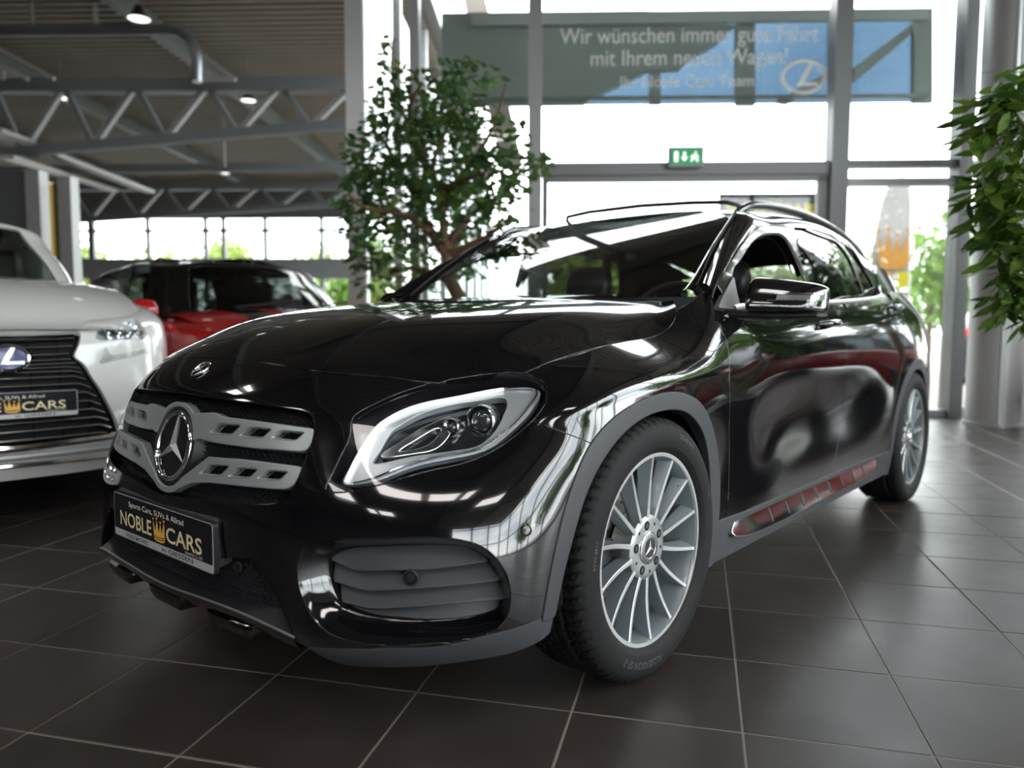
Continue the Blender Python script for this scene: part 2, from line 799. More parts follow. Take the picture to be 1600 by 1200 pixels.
def tile_material():
    m = bpy.data.materials.new('dark_floor_tile')
    m.use_nodes = True
    nt = m.node_tree
    N_, L = nt.nodes, nt.links
    b = N_['Principled BSDF']
    tc = N_.new('ShaderNodeTexCoord')
    oi = N_.new('ShaderNodeObjectInfo')
    nz = N_.new('ShaderNodeTexNoise')
    nz.inputs['Scale'].default_value = 5
    nz.inputs['Detail'].default_value = 6
    geo = N_.new('ShaderNodeNewGeometry')
    L.new(geo.outputs['Position'], nz.inputs['Vector'])
    rp = N_.new('ShaderNodeValToRGB')
    rp.color_ramp.elements[0].position = .3
    rp.color_ramp.elements[0].color = (.034, .0265, .0235, 1)
    rp.color_ramp.elements[1].position = .75
    rp.color_ramp.elements[1].color = (.052, .042, .0375, 1)
    L.new(nz.outputs[0], rp.inputs[0])
    hv = N_.new('ShaderNodeHueSaturation')
    ma = N_.new('ShaderNodeMapRange')
    ma.inputs[3].default_value = .82
    ma.inputs[4].default_value = 1.18
    L.new(oi.outputs['Random'], ma.inputs[0])
    L.new(ma.outputs[0], hv.inputs['Value'])
    L.new(rp.outputs[0], hv.inputs['Color'])
    L.new(hv.outputs[0], b.inputs['Base Color'])
    n2 = N_.new('ShaderNodeTexNoise')
    n2.inputs['Scale'].default_value = 2.2
    n2.inputs['Detail'].default_value = 4
    L.new(geo.outputs['Position'], n2.inputs['Vector'])
    mr = N_.new('ShaderNodeMapRange')
    mr.inputs[1].default_value = .3
    mr.inputs[2].default_value = .7
    mr.inputs[3].default_value = .29
    mr.inputs[4].default_value = .41
    L.new(n2.outputs[0], mr.inputs[0])
    L.new(mr.outputs[0], b.inputs['Roughness'])
    n3 = N_.new('ShaderNodeTexNoise')
    n3.inputs['Scale'].default_value = 320
    L.new(geo.outputs['Position'], n3.inputs['Vector'])
    bp_ = N_.new('ShaderNodeBump')
    bp_.inputs['Strength'].default_value = .05
    bp_.inputs['Distance'].default_value = .001
    L.new(n3.outputs[0], bp_.inputs['Height'])
    L.new(bp_.outputs[0], b.inputs['Normal'])
    b.inputs['Specular IOR Level'].default_value = .62
    return m


TILE = tile_material()
GROUT = mat('grey_grout', (.24, .215, .19), .9, bump=(90, .3))
FLOOR = BB().box((-3, 7, -.0515), (34, 40, .10)).build('floor', GROUT)
struct(FLOOR)
tb_ = MB().box((0, 0, -.0035), (TS - .0056, TS - .0056, .007), None, .0012)
tile_me = mesh('tile', tb_.V, tb_.F, False)
bm_ = bmesh.new()
bm_.from_mesh(tile_me)
bmesh.ops.recalc_face_normals(bm_, faces=bm_.faces)
bm_.to_mesh(tile_me)
bm_.free()
tile_me.materials.append(TILE)
near_t, rest = [], []
for i in range(-60, 40):
    for j in range(-40, 70):
        c = T0 + E1 * (i + .5) * TS + E2 * (j + .5) * TS
        q = np.array([c[0], c[1], 0]) - CAM
        dz = q @ DX
        qb = np.array([c[0], c[1], 0]) - BO
        uu, vv = qb @ BU, qb @ BV
        if not (-19 < uu < 8.9 and -11 < vv < 25.5) or (uu > -1.8 and vv > 7.7) or uu < -2.2 and vv > 25:
            continue
        vis = False
        if dz > .3:
            px, py = 800 + FPX * (q @ RX) / dz, 600 - FPX * (q @ UX) / dz
            vis = -120 < px < 1720 and py < 1330
        (near_t if vis else rest).append((np.linalg.norm(q), c))
near_t.sort(key=lambda t: t[0])
for d_, c in near_t[:300]:
    o = bpy.data.objects.new('tile', tile_me)
    C.objects.link(o)
    o.location = (c[0], c[1], random.uniform(-.0004, .0004))
    o.rotation_euler = (random.uniform(-.0012, .0012), random.uniform(-.0012, .0012), TA)
    o.parent = FLOOR
rest += near_t[300:]
b = MB()
h_ = (TS - .0056) / 2
for d_, c in rest:
    z_ = random.uniform(-.0004, .0004)
    cs = [c + E1 * sx * h_ + E2 * sy * h_ for sx, sy in ((-1, -1), (1, -1), (1, 1), (-1, 1))]
    b.add([(p[0], p[1], z_) for p in cs] + [(p[0], p[1], z_ - .007) for p in cs], [(0, 1, 2, 3), (0, 4, 5, 1), (1, 5, 6, 2), (2, 6, 7, 3), (3, 7, 4, 0)])
ft = link('tiles_beyond', mesh('tiles_beyond', b.V, b.F, False), TILE, FLOOR)
ft['kind'] = 'stuff'

# ---- glass front behind the car
FV = 8.0
ZT = 5.6


def facade(name, u0, posts, transoms, panes, pane_mat=PANE):
    """posts: (u, width, depth, material); transoms: (u0, u1, z0, z1, material); panes: (u0, u1, z0, z1)"""
    r = sempty(name)
    for u, w, d, m in posts:
        BB().box((u, FV, ZT / 2), (w, d, ZT)).build('mullion', m, r)
    for a, b_, z0, z1, m in transoms:
        BB().box(((a + b_) / 2, FV, (z0 + z1) / 2), (b_ - a, .12, z1 - z0)).build('transom', m, r)
    for a, b_, z0, z1 in panes:
        BB().box(((a + b_) / 2, FV + .02, (z0 + z1) / 2), (b_ - a, .012, z1 - z0)).build('pane', pane_mat, r)
    return r


facade('window_1', 0,
       [(-1.35, .10, .14, STEELG), (-.115, .14, .18, STEELG), (2.94, .17, .20, DARKG), (4.17, .13, .22, DARKG)],
       [(-.05, 2.86, 2.465, 2.59, DARKG), (3.02, 4.11, 2.525, 2.60, DARKG), (3.02, 4.11, 2.345, 2.42, STEELG), (-1.87, 4.2, 5.2, 5.3, STEELG), (-1.87, -.18, .0, .10, STEELG), (3.02, 4.11, 0, .08, STEELG)],
       [(-1.87, -1.40, .1, 5.2), (-1.30, -.185, .1, 5.2), (-.045, 2.855, 2.59, 5.2), (3.025, 4.105, 2.60, 5.2), (3.025, 4.105, .08, 2.525)])
BB().box((-1.96, FV, ZT / 2), (.18, .20, ZT)).box((-1.875, FV - .04, ZT / 2), (.035, .06, ZT)).build('trim_1', SILVER)['kind'] = 'structure'
# glazed double door under the transom
dr = sempty('door_1')
a, b_ = -.04, 2.85
f = BB()
for u in (a + .03, b_ - .05):
    f.box((u, FV, 1.22), (.06 if u < 1 else .10, .06, 2.44))
f.box(((a + b_) / 2, FV, 2.43), (b_ - a, .06, .06)).box(((a + b_) / 2, FV, .06), (b_ - a, .06, .12))
f.build('door_frame', DARKG, dr)
for k in range(2):
    BB().box((a + .76 + 1.40 * k, FV, 1.25), (1.385, .012, 2.30)).build('pane', PANE, dr)
    BB().tube([(1.30 + .22 * k, FV - .07, .85), (1.30 + .22 * k, FV - .07, 1.45)], .015, 10).build('door_handle', SILVER, dr, True)

# glass wall running from the corner post into the depth beside the hall
w2 = sempty('window_2')
for k in range(8):
    v = 10.2 + k * 2.2
    BB().box((-1.96, v, ZT / 2), (.12, .10, ZT)).build('mullion', STEELG, w2)
    BB().box((-1.96, v - 1.1, 2.6), (.012, 2.1, 5.0)).build('pane', PANE, w2)
BB().box((-1.96, 17, 2.52), (.10, 17.8, .12)).build('transom', STEELG, w2)

# far glass front at the end of the hall
w3 = sempty('window_3')
VF = 25.0
for px in (117, 142, 146, 232, 322, 350, 415, 503):
    u = onv(px, 380, VF)[0]
    BB().box((u, VF, 2.4), (.12, .14, 4.8)).build('mullion', DARKG, w3)
for u in np.arange(-19, -15.5, 1.9):
    BB().box((u, VF, 2.4), (.12, .14, 4.8)).build('mullion', DARKG, w3)
for z0, z1 in ((2.45, 3.12), (3.98, 4.08), (4.42, 5.6), (0, .25)):
    BB().box((-10.5, VF, (z0 + z1) / 2), (17, .16, z1 - z0)).build('transom', STEELG if z1 < 4 else DARKG, w3)
for z0, z1 in ((.25, 2.45), (3.12, 3.98), (4.08, 4.42)):
    BB().box((-10.5, VF + .03, (z0 + z1) / 2), (17, .012, z1 - z0)).build('pane', PANE, w3)

# walls out of the frame: glass to the right and behind the viewer, plain wall to the left
w4 = sempty('window_4')
for k in range(9):
    v = -10.6 + k * 2.3
    BB().box((9.0, v, ZT / 2), (.16, .12, ZT)).build('mullion', STEELG, w4)
    if k < 8:
        BB().box((9.02, v + 1.15, 2.75), (.012, 2.18, 5.3)).build('pane', PANE, w4)
for z in (.08, 2.55, 5.35):
    BB().box((9.0, -1.4, z), (.12, 18.4, .13)).build('transom', STEELG, w4)
w5 = sempty('window_5')
for k in range(4):
    u = 2.92 + k * 2.03
    BB().box((u, -10.6, ZT / 2), (.14, .16, ZT)).build('mullion', STEELG, w5)
    if k < 3:
        BB().box((u + 1.01, -10.62, 2.75), (1.9, .012, 5.3)).build('pane', PANE, w5)
for z in (.08, 2.55, 5.35):
    BB().box((5.95, -10.6, z), (6.1, .12, .13)).build('transom', STEELG, w5)
WALLM = mat('plaster_grey', (.085, .082, .078), .8, vary=.06)
struct(BB().box((-8.25, -10.6, ZT / 2), (22.2, .2, ZT)).build('wall_back', WALLM))
struct(BB().box((-19.3, 7.2, ZT / 2), (.2, 35.8, ZT)).build('wall_left', WALLM))
w6 = sempty('window_6')
for u in (5.0, 6.3, 7.6, 8.9):
    BB().box((u, 8.0, ZT / 2), (.12, .16, ZT)).build('mullion', STEELG, w6)
    BB().box((u - .62, 8.02, 2.75), (1.1, .012, 5.3)).build('pane', PANE, w6)
BB().box((6.6, 8.0, 2.56), (4.6, .12, .08)).box((6.6, 8.0, .05), (4.6, .12, .1)).build('transom', STEELG, w6)

# ---- round column by the glass front and the slim posts beside it
cx_, cv_ = 4.28, 7.42
col = BB().lathe([(.245, 0), (.245, ZT)], 48, 'z', (cx_, cv_, 0)).lathe([(.262, 0), (.262, .03), (.247, .035)], 48, 'z', (cx_, cv_, 0)).build('column', mat('column_metal_grey', (.48, .485, .485), .42, .3), None, True, 40)
struct(col)
pp = BB()
for px in (1563, 1572):
    u, v, z = onv(px, 600, 7.2)
    pp.tube([(u, v, 0), (u, v, ZT)], .022, 10)
pp.build('trim_2', SILVER, None, True)['kind'] = 'structure'

# ---- canopy of tinted glass outside, above the entrance
cn = thing('glass_canopy', 'blue tinted glass canopy over the entrance outside, grey panel behind', 'canopy')
CV = 9.3
def cp(px, py, v=CV):
    return onv(px, py, v)
def quadp(name, pts, m, v, th=.02, parent=cn):
    P = [cp(x, y, v) for x, y in pts]
    b = BB()
    b.prism([(p[0], p[2]) for p in P], lambda q: (q[0], v, q[1]), lambda q: (q[0], v + th, q[1]))
    return b.build(name, m, parent)
quadp('canopy_glass', [(690, 20), (1452, 12), (1452, 160), (690, 166)], SEATINT, CV, .012)
quadp('canopy_soffit_panel', [(690, 20), (1010, 16), (1150, 40), (1118, 70), (1075, 95), (1060, 110), (1010, 112), (985, 127), (955, 140), (930, 152), (912, 164), (690, 166)], GREENGREY, CV - .10, .06)
for pts in ([(1150, 16), (1180, 16), (1180, 164), (1150, 164)], [(1428, 12), (1458, 12), (1458, 160), (1428, 160)], [(1296, 13), (1312, 13), (1312, 163), (1296, 163)]):
    quadp('canopy_post', pts, GREENGREY, CV - .10, .08)
for pts in ([(1335, 105), (1428, 35), (1428, 50), (1335, 128)], [(1015, 112), (1032, 112), (1032, 163), (1015, 163)], [(1210, 160), (1270, 125), (1296, 110), (1296, 122), (1230, 163)]):
    quadp('canopy_brace', pts, GREENGREY, CV - .08, .06)
quadp('canopy_top_profile', [(735, 22), (1452, 13), (1452, 30), (735, 40)], mat('canopy_profile', (.40, .46, .45), .4, .3), CV - .18, .05)
quadp('canopy_lower_profile', [(735, 152), (1452, 146), (1452, 152), (735, 158)], mat('canopy_profile_dark', (.17, .21, .20), .4, .3), CV - .16, .04)
# writing on the facade glass
LET = mat('window_lettering', (.80, .82, .81), .6)
wl = thing('window_lettering', 'pale lettering on the glass front wishing a good drive', 'lettering')
def flet(s, cx, y_base, w, capx):
    u, v, z = onv(cx, y_base, FV - .01)
    sc = FV / FPX * 1.0
    V, F = text(s, w * sc, capx * sc, .0)
    for Vw, Fw in words(V, F):
        P = [B(u + q[0], FV - .012, z + q[1]) for q in Vw]
        link('lettering_word', mesh('lettering_word', P, Fw, False), LET, wl)
flet('Wir wünschen immer gute Fahrt', 1076, 66, 385, 24)
flet('mit Ihrem neuen Wagen!', 1076, 101, 293, 24)
flet('Ihr Noble Cars Team', 1073, 135, 198, 17)
lg = thing('window_emblem', 'pale oval emblem with a slanted letter on the glass front', 'emblem')
u, v, z = onv(1256, 120, FV - .01)
sc = FV / FPX
b = MB()
n = 40
V = []
for k in range(n):
    a = 2 * PI * k / n
    for rx_, rz_ in ((34, 25.5), (28, 20.5)):
        V.append(B(u + rx_ * sc * math.cos(a), FV - .012, z + rz_ * sc * math.sin(a)))
b.add(V, [(2 * k, 2 * ((k + 1) % n), 2 * ((k + 1) % n) + 1, 2 * k + 1) for k in range(n)])
for poly in ([(-10, -13), (8, 21), (15, 21), (-1, -13)], [(-10, -13), (22, -13), (20, -8), (-6, -8)]):
    b.add([B(u + x * sc, FV - .013, z + y_ * sc) for x, y_ in poly], [tuple(range(len(poly)))])
link('emblem_ring', mesh('emblem_ring', b.V, b.F, False), LET, lg)

# ---- exit sign on the transom
ex = thing('exit_sign', 'green and white emergency exit sign on the transom of the glass front', 'sign')
u0, _, z0 = onv(1043, 263, FV - .1)
u1, _, z1 = onv(1099, 230, FV - .1)
uc, zc, ww, hh = (u0 + u1) / 2, (z0 + z1) / 2, u1 - u0, z1 - z0
BB().box((uc, FV - .11, zc), (ww, .06, hh), None, .008).build('sign_case', mat('sign_case_grey', (.35, .37, .36), .5), ex)
BB().box((uc, FV - .142, zc + .002), (ww - .05, .006, hh - .055)).build('sign_face', mat('exit_green', (.005, .16, .055), .4, emit=((.005, .2, .07), .55)), ex)
SW = mat('exit_white', (.85, .9, .85), .5, emit=((.9, 1, .9), .8))
b = BB()
f = FV - .1465
def pl(pts):
    b.add([(uc + x * ww, f, zc + .002 + y * hh) for x, y in pts], [tuple(range(len(pts)))])
pl([(-.33, -.24), (-.23, -.24), (-.23, .24), (-.33, .24)])
pl([(-.08, .22), (-.02, .22), (-.02, -.02), (.04, -.02), (-.05, -.22), (-.14, -.02), (-.08, -.02)])
pl([(.12, -.02), (.20, .10), (.32, .05), (.36, -.02), (.30, -.03), (.24, -.02), (.16, -.24), (.11, -.22), (.18, -.08)])
pl([(.24, .14), (.29, .14), (.29, .23), (.24, .23)])
pl([(.27, -.04), (.34, -.14), (.33, -.24), (.29, -.24), (.29, -.16), (.23, -.08)])
b.build('sign_pictogram', SW, ex)

# ---- ceiling of corrugated sheet with beams, trusses and roof lights, some added as fill
CEILM = mat('corrugated_ceiling', (.34, .31, .265), .6, .1, vary=.08, vscale=1.2)
CEIL = sempty('ceiling')
SKY_L = mat('roof_and_fill_light_panel', (.9, .9, .9), .6, emit=((1, .95, .93), 5.5))
lights = [(-.9, -3.2), (.9, -3.2), (-4.8, -1.0), (-4.4, -5.0), (-6.6, -2.5), (-2.4, -6.5), (-6.4, 3.5), (3.2, -1.0), (3.4, -4.6), (-8.5, 1.5), (-8.5, -4)]  # some mirrored in the paint; more over the left added to brighten it
for k in range(20):
    v0 = -10.6 + k * 1.8
    for (ua, ub) in (((-19.3, -10.5), (-10.5, -1.9)) + (((-1.9, 9.0),) if v0 < 7.9 else ())):
        b = MB()
        V, F = [], []
        n = 9
        prof = []
        for q in range(n):
            p0 = v0 + q * .2
            prof += [(p0, ZT), (p0 + .09, ZT), (p0 + .11, ZT + .05), (p0 + .18, ZT + .05)]
        prof.append((v0 + 1.8, ZT))
        for v_, z_ in prof:
            V += [B(ua, v_, z_), B(ub, v_, z_)]
        F = [(2 * i, 2 * i + 2, 2 * i + 3, 2 * i + 1) for i in range(len(prof) - 1)]
        b.add(V, F)
        link('roof_sheet', mesh('roof_sheet', b.V, b.F, False), CEILM, CEIL)
BB().box((-10.5, 7.2, ZT + .22), (17.6, 36, .2)).box((3.5, -1.3, ZT + .22), (11.2, 18.8, .2)).build('roof_deck', DARKG, CEIL)
for u, v in lights:
    BB().box((u, v, ZT - .02), (1.5, .75, .05)).build('roof_and_fill_light', SKY_L, CEIL)
BEAMG = mat('roof_beam_grey', (.16, .18, .19), .5, .1)
for u in (-16.5, -13.0, -9.5, -6.0, -2.5):
    BB().box((u, 7.0, ZT - .14), (.16, 35, .26)).build('roof_beam', BEAMG, CEIL)
for u in (1.2, 4.8):
    BB().box((u, -1.3, ZT - .16), (.16, 18.4, .30)).build('roof_beam', BEAMG, CEIL)
for v in (-5.5, -1.5, 2.5, 6.5):
    BB().box((3.5, v, ZT - .13), (11, .14, .24)).build('roof_beam', BEAMG, CEIL)
    BB().box((-10.5, v, ZT - .13), (17, .14, .24)).build('roof_beam', BEAMG, CEIL)
TRUSS = mat('truss_grey', (.20, .215, .225), .5, .1)


def truss(v, tl, tr, bl, br, n, th, wt):
    r = bpy.data.objects.new('roof_truss', None)
    C.objects.link(r)
    r.parent = CEIL
    a, b_, c, d = (np.array(onv(*p, v)) for p in (tl, tr, bl, br))
    e = 1.0
    ext = (a - b_) * .25
    BB().bar(a + ext, b_, th, th).build('top_chord', TRUSS, r)
    BB().bar(c + (c - d) * .25, d, th * .75, th * .7).build('bottom_chord', TRUSS, r)
    for k in range(n):
        t0, t1, tm = k / n, (k + 1) / n, (k + .42) / n
        T0_, T1_, Bm = a + (b_ - a) * t0, a + (b_ - a) * t1, c + (d - c) * tm
        BB().bar(T0_, Bm, wt, wt).build('web', TRUSS, r)
        BB().bar(Bm, T1_, wt * 1.3, wt).build('web', SILVER if False else STEELG, r)


truss(11.5, (-10, 135), (552, 133), (-10, 241), (552, 193), 5, .20, .075)
truss(19.9, (110, 292), (552, 290), (110, 345), (552, 317), 6, .20, .09)
truss(15.0, (110, 265), (552, 258), (110, 268), (552, 261), 1, .14, .05)

# duct with its elbow and brackets, cable trays
GALV = mat('galvanised_metal', (.34, .37, .38), .33, .8)
du = thing('ventilation_duct', 'galvanised round air duct with an elbow under the hall ceiling', 'duct')
dv = 10.6
P = [onv(x, y, dv) for x, y in ((-60, 48), (100, 48), (262, 46), (280, 49), (296, 60), (305, 76), (308, 95), (308, 128))]
BB().tube(P[:3], .068, 16).build('duct_pipe', GALV, du, True)
BB().tube(P[2:], .068, 16).build('duct_elbow', GALV, du, True)
b = BB()
for px in (52, 148, 152, 214):
    a = onv(px, 48, dv)
    b.tube([(a[0], a[1], a[2]), (a[0], a[1], ZT)], .012, 6)
b.build('duct_hangers', STEELG, du)['kind'] = 'stuff'
tr_ = thing('pipe_bracket', 'pale triangular pipe bracket standing on the truss below the duct elbow', 'bracket')
WHT = mat('bracket_white', (.45, .43, .41), .5)
b = BB()
for a, c in (((312, 80), (312, 122)), ((312, 80), (368, 124)), ((312, 104), (345, 124)), ((312, 124), (368, 124))):
    b.bar(onv(*a, 10.9), onv(*c, 10.9), .05, .05)
b.build('bracket_frame', WHT, tr_)
tr2 = thing('pipe_bracket', 'pale sloping pipe bracket at the left end of the truss', 'bracket')
b = BB()
for a, c in (((-20, 66), (85, 123)), ((4, 104), (44, 124)), ((4, 104), (4, 124))):
    b.bar(onv(*a, 10.9), onv(*c, 10.9), .055, .055)
b.build('bracket_frame', WHT, tr2)
b = BB()
TRAY = mat('cable_tray', (.30, .29, .27), .45, .5)
for k, (a, va, c, vc, lab) in enumerate((((-10, 203), 9.6, (46, 222), 11.0, 'short pale cable tray at the far left under the truss'), ((80, 240), 12.4, (235, 300), 15.5, 'long pale cable tray running into the depth of the hall'), ((10, 245), 10.5, (180, 298), 18.0, 'lower pale cable tray above the yellow panel of the portal'))):
    t_ = BB().bar(onv(*a, va), onv(*c, vc), .18, .06).build('cable_tray', TRAY)
    tag(t_, lab, 'cable tray', 'cable trays under the hall roof')
# pendant lamps
LAMPB = mat('lamp_black', (.015, .015, .016), .4)
LAMPW = mat('lamp_white', (.8, .8, .78), .5, emit=((1, .97, .92), 1.3))
for (px, py, v, s, lab) in ((217, 22, 10.0, .15, 'black bell pendant lamp hanging highest at the top left'), (95, 148, 13.5, .14, 'small pendant lamp in front of the truss at left'), (388, 152, 13.5, .14, 'small black pendant lamp beside the right truss web'), (352, 268, 14.0, .08, 'tiny pendant lamp hanging between the two roof trusses')):
    u, v, z = onv(px, py, v)
    t_ = thing('pendant_lamp', lab, 'lamp', B(u, v, z), 0, 'pendant lamps in the hall')
    b = MB().lathe([(.02, s * .75), (s * .28, s * .7), (s * .45, s * .2), (s, -s * .45), (s * .96, -s * .45), (s * .4, s * .1), (.02, s * .2)], 24)
    b.build('lamp_shade', LAMPB, t_, True, 40)
    MB().lathe([(.0001, -s * .50), (s * .8, -s * .42), (s * .9, -s * .40), (.0001, -s * .2)], 24).build('lamp_glass', LAMPW, t_, True)
    MB().tube([(0, 0, s * .7), (0, 0, max(.02, ZT - z - .01))], .008, 6).build('lamp_rod', STEELG, t_)

# ---- column group at the far left
cg = thing('portal_column', 'grey twin post column with a yellow panel between its light posts', 'column')
LP_ = mat('post_light_grey', (.30, .31, .30), .45, .2)
def vbox(x0, x1, v, ztop, m, name, th=.2, z0=0):
    a, c = onv(x0, 440, v), onv(x1, 440, v)
    BB().box(((a[0] + c[0]) / 2, v + th / 2, (ztop + z0) / 2), (c[0] - a[0], th, ztop - z0)).build(name, m, cg)
zt_ = onv(60, 265, 9.6)[2]
vbox(-40, 49, 9.7, zt_, mat('portal_dark_grey', (.075, .08, .08), .5), 'portal_panel', .3)
vbox(46, 68, 9.6, zt_, LP_, 'portal_post', .18)
vbox(64, 82, 9.85, zt_ - .1, mat('portal_yellow', (.42, .29, .07), .45), 'yellow_panel', .1)
vbox(80, 100, 9.95, zt_ - .12, mat('portal_olive', (.09, .075, .035), .5), 'portal_panel', .1)
vbox(96, 116, 9.6, zt_ - .08, LP_, 'portal_post', .18)


# ================================================================== the black car: smooth base surfaces
# W: bumper, fenders, doors and quarter as one wrap-around wall (stations from the nose round to the tail)
def st(rows):
    return rows


W_ST = [
    # x = 0
    [(0, -.80, .20), (0, -.862, .25), (0, -.858, .36), (0, -.866, .45), (0, -.862, .54), (0, -.842, .65), (0, -.824, .735), (0, -.808, .772), (0, -.715, .846), (0, -.62, .90)],
    [(.2, -.79, .20), (.2, -.855, .25), (.2, -.852, .36), (.2, -.858, .45), (.2, -.854, .54), (.2, -.834, .65), (.2, -.814, .733), (.2, -.796, .769), (.19, -.710, .842), (.185, -.61, .897)],
    [(.4, -.76, .20), (.4, -.825, .25), (.4, -.818, .36), (.4, -.822, .45), (.4, -.818, .54), (.4, -.793, .65), (.4, -.768, .725), (.395, -.750, .757), (.38, -.675, .826), (.36, -.58, .882)],
    [(.55, -.70, .20), (.555, -.757, .25), (.555, -.752, .36), (.555, -.757, .45), (.555, -.752, .54), (.555, -.718, .635), (.555, -.680, .705), (.55, -.655, .738), (.525, -.575, .806), (.50, -.49, .856)],
    [(.66, -.61, .20), (.67, -.662, .25), (.67, -.662, .36), (.672, -.668, .45), (.67, -.660, .54), (.665, -.622, .625), (.655, -.575, .69), (.648, -.548, .725), (.605, -.480, .792), (.56, -.41, .84)],
    [(.75, -.51, .20), (.765, -.555, .25), (.77, -.56, .36), (.772, -.562, .45), (.77, -.552, .54), (.76, -.520, .625), (.745, -.475, .69), (.73, -.448, .73), (.675, -.40, .803), (.62, -.34, .845)],
    [(.815, -.42, .20), (.832, -.455, .25), (.838, -.46, .36), (.84, -.462, .45), (.838, -.455, .54), (.828, -.435, .63), (.812, -.405, .70), (.795, -.385, .742), (.725, -.335, .815), (.66, -.28, .85)],
    [(.85, -.33, .20), (.868, -.35, .26), (.877, -.352, .36), (.882, -.352, .45), (.883, -.348, .54), (.879, -.335, .635), (.868, -.318, .71), (.852, -.305, .757), (.735, -.245, .832), (.66, -.20, .87)],
    [(.86, -.18, .20), (.877, -.18, .28), (.886, -.18, .38), (.892, -.18, .48), (.896, -.18, .58), (.897, -.175, .67), (.892, -.17, .74), (.872, -.165, .79), (.737, -.14, .852), (.66, -.11, .885)],
    [(.86, 0, .20), (.88, 0, .30), (.89, 0, .40), (.895, 0, .50), (.898, 0, .60), (.90, 0, .69), (.897, 0, .76), (.875, 0, .810), (.737, 0, .880), (.66, .02, .908)],
    [(.86, .2, .20), (.88, .2, .30), (.888, .2, .40), (.892, .2, .50), (.893, .2, .60), (.893, .2, .69), (.888, .2, .765), (.866, .2, .825), (.738, .205, .900), (.665, .23, .935)],
    [(.86, .40, .20), (.87, .40, .30), (.874, .40, .40), (.875, .40, .50), (.876, .40, .60), (.879, .40, .69), (.878, .40, .77), (.866, .40, .840), (.826, .40, .925), (.762, .41, .998)],
    [(.86, .56, .20), (.87, .56, .30), (.870, .56, .40), (.868, .56, .50), (.869, .56, .60), (.876, .56, .69), (.877, .56, .775), (.868, .56, .855), (.840, .56, .955), (.765, .57, 1.055)],
    [(.86, .68, .20), (.869, .68, .30), (.869, .68, .40), (.866, .68, .50), (.867, .68, .60), (.876, .68, .695), (.879, .68, .785), (.872, .68, .863), (.849, .68, .940), (.792, .68, 1.035)],
    [(.86, .8, .20), (.868, .8, .30), (.869, .8, .40), (.861, .8, .50), (.859, .8, .60), (.873, .8, .70), (.882, .8, .79), (.873, .8, .87), (.850, .8, .935), (.815, .8, .995)],
    [(.86, 1.3, .20), (.87, 1.3, .30), (.870, 1.3, .40), (.861, 1.3, .50), (.859, 1.3, .60), (.874, 1.3, .705), (.886, 1.3, .80), (.876, 1.3, .89), (.85, 1.3, .962), (.812, 1.3, 1.025)],
    [(.862, 1.8, .20), (.872, 1.8, .30), (.875, 1.8, .40), (.869, 1.8, .50), (.869, 1.8, .61), (.883, 1.8, .715), (.891, 1.8, .81), (.878, 1.8, .905), (.85, 1.8, .985), (.81, 1.8, 1.05)],
    [(.865, 2.2, .20), (.88, 2.2, .30), (.888, 2.2, .40), (.892, 2.2, .50), (.896, 2.2, .61), (.90, 2.2, .715), (.896, 2.2, .82), (.88, 2.2, .92), (.845, 2.2, 1.01), (.80, 2.2, 1.08)],
    [(.865, 2.7, .20), (.88, 2.7, .30), (.89, 2.7, .40), (.896, 2.7, .50), (.90, 2.7, .61), (.902, 2.7, .715), (.896, 2.7, .82), (.876, 2.7, .93), (.838, 2.7, 1.03), (.785, 2.7, 1.11)],
    [(.84, 3.1, .20), (.858, 3.1, .30), (.866, 3.1, .40), (.872, 3.1, .50), (.874, 3.1, .61), (.873, 3.1, .715), (.866, 3.1, .82), (.845, 3.08, .93), (.805, 3.05, 1.03), (.755, 3.0, 1.11)],
    [(.76, 3.32, .20), (.78, 3.35, .30), (.79, 3.36, .40), (.795, 3.37, .50), (.795, 3.37, .61), (.79, 3.36, .715), (.782, 3.34, .82), (.762, 3.30, .93), (.725, 3.24, 1.03), (.68, 3.18, 1.11)],
    [(.55, 3.43, .20), (.57, 3.48, .30), (.58, 3.50, .40), (.58, 3.51, .50), (.58, 3.50, .61), (.58, 3.48, .715), (.575, 3.45, .82), (.565, 3.40, .93), (.55, 3.34, 1.03), (.53, 3.28, 1.11)],
    [(.25, 3.47, .20), (.25, 3.52, .30), (.25, 3.54, .40), (.25, 3.55, .50), (.25, 3.54, .61), (.25, 3.52, .715), (.25, 3.49, .82), (.25, 3.44, .93), (.25, 3.38, 1.03), (.25, 3.32, 1.11)],
    [(0, 3.475, .20), (0, 3.525, .30), (0, 3.545, .40), (0, 3.555, .50), (0, 3.545, .61), (0, 3.525, .715), (0, 3.495, .82), (0, 3.445, .93), (0, 3.385, 1.03), (0, 3.325, 1.11)],
]
# fuller bumper corners: push the lower rows outwards, fading towards the lamps
W_ST = np.array(W_ST, float)
for k, (a, nx, ny) in enumerate(((.006, 0, -1), (.010, 0, -1), (.027, .1, -1), (.043, .3, -.95), (.058, .5, -.86), (.060, .65, -.76), (.045, .8, -.6), (.010, 1, -.2))):
    for j, f in enumerate((.9, .95, 1.0, .85, .52, .16)):
        W_ST[k, j, 0] += a * nx * f
        W_ST[k, j, 1] += a * ny * f
W_ST[:8, 0, 2] = .185
W_ST[0, :, 0] = 0
W = Sheet(W_ST, res=0.008, mirror=3)

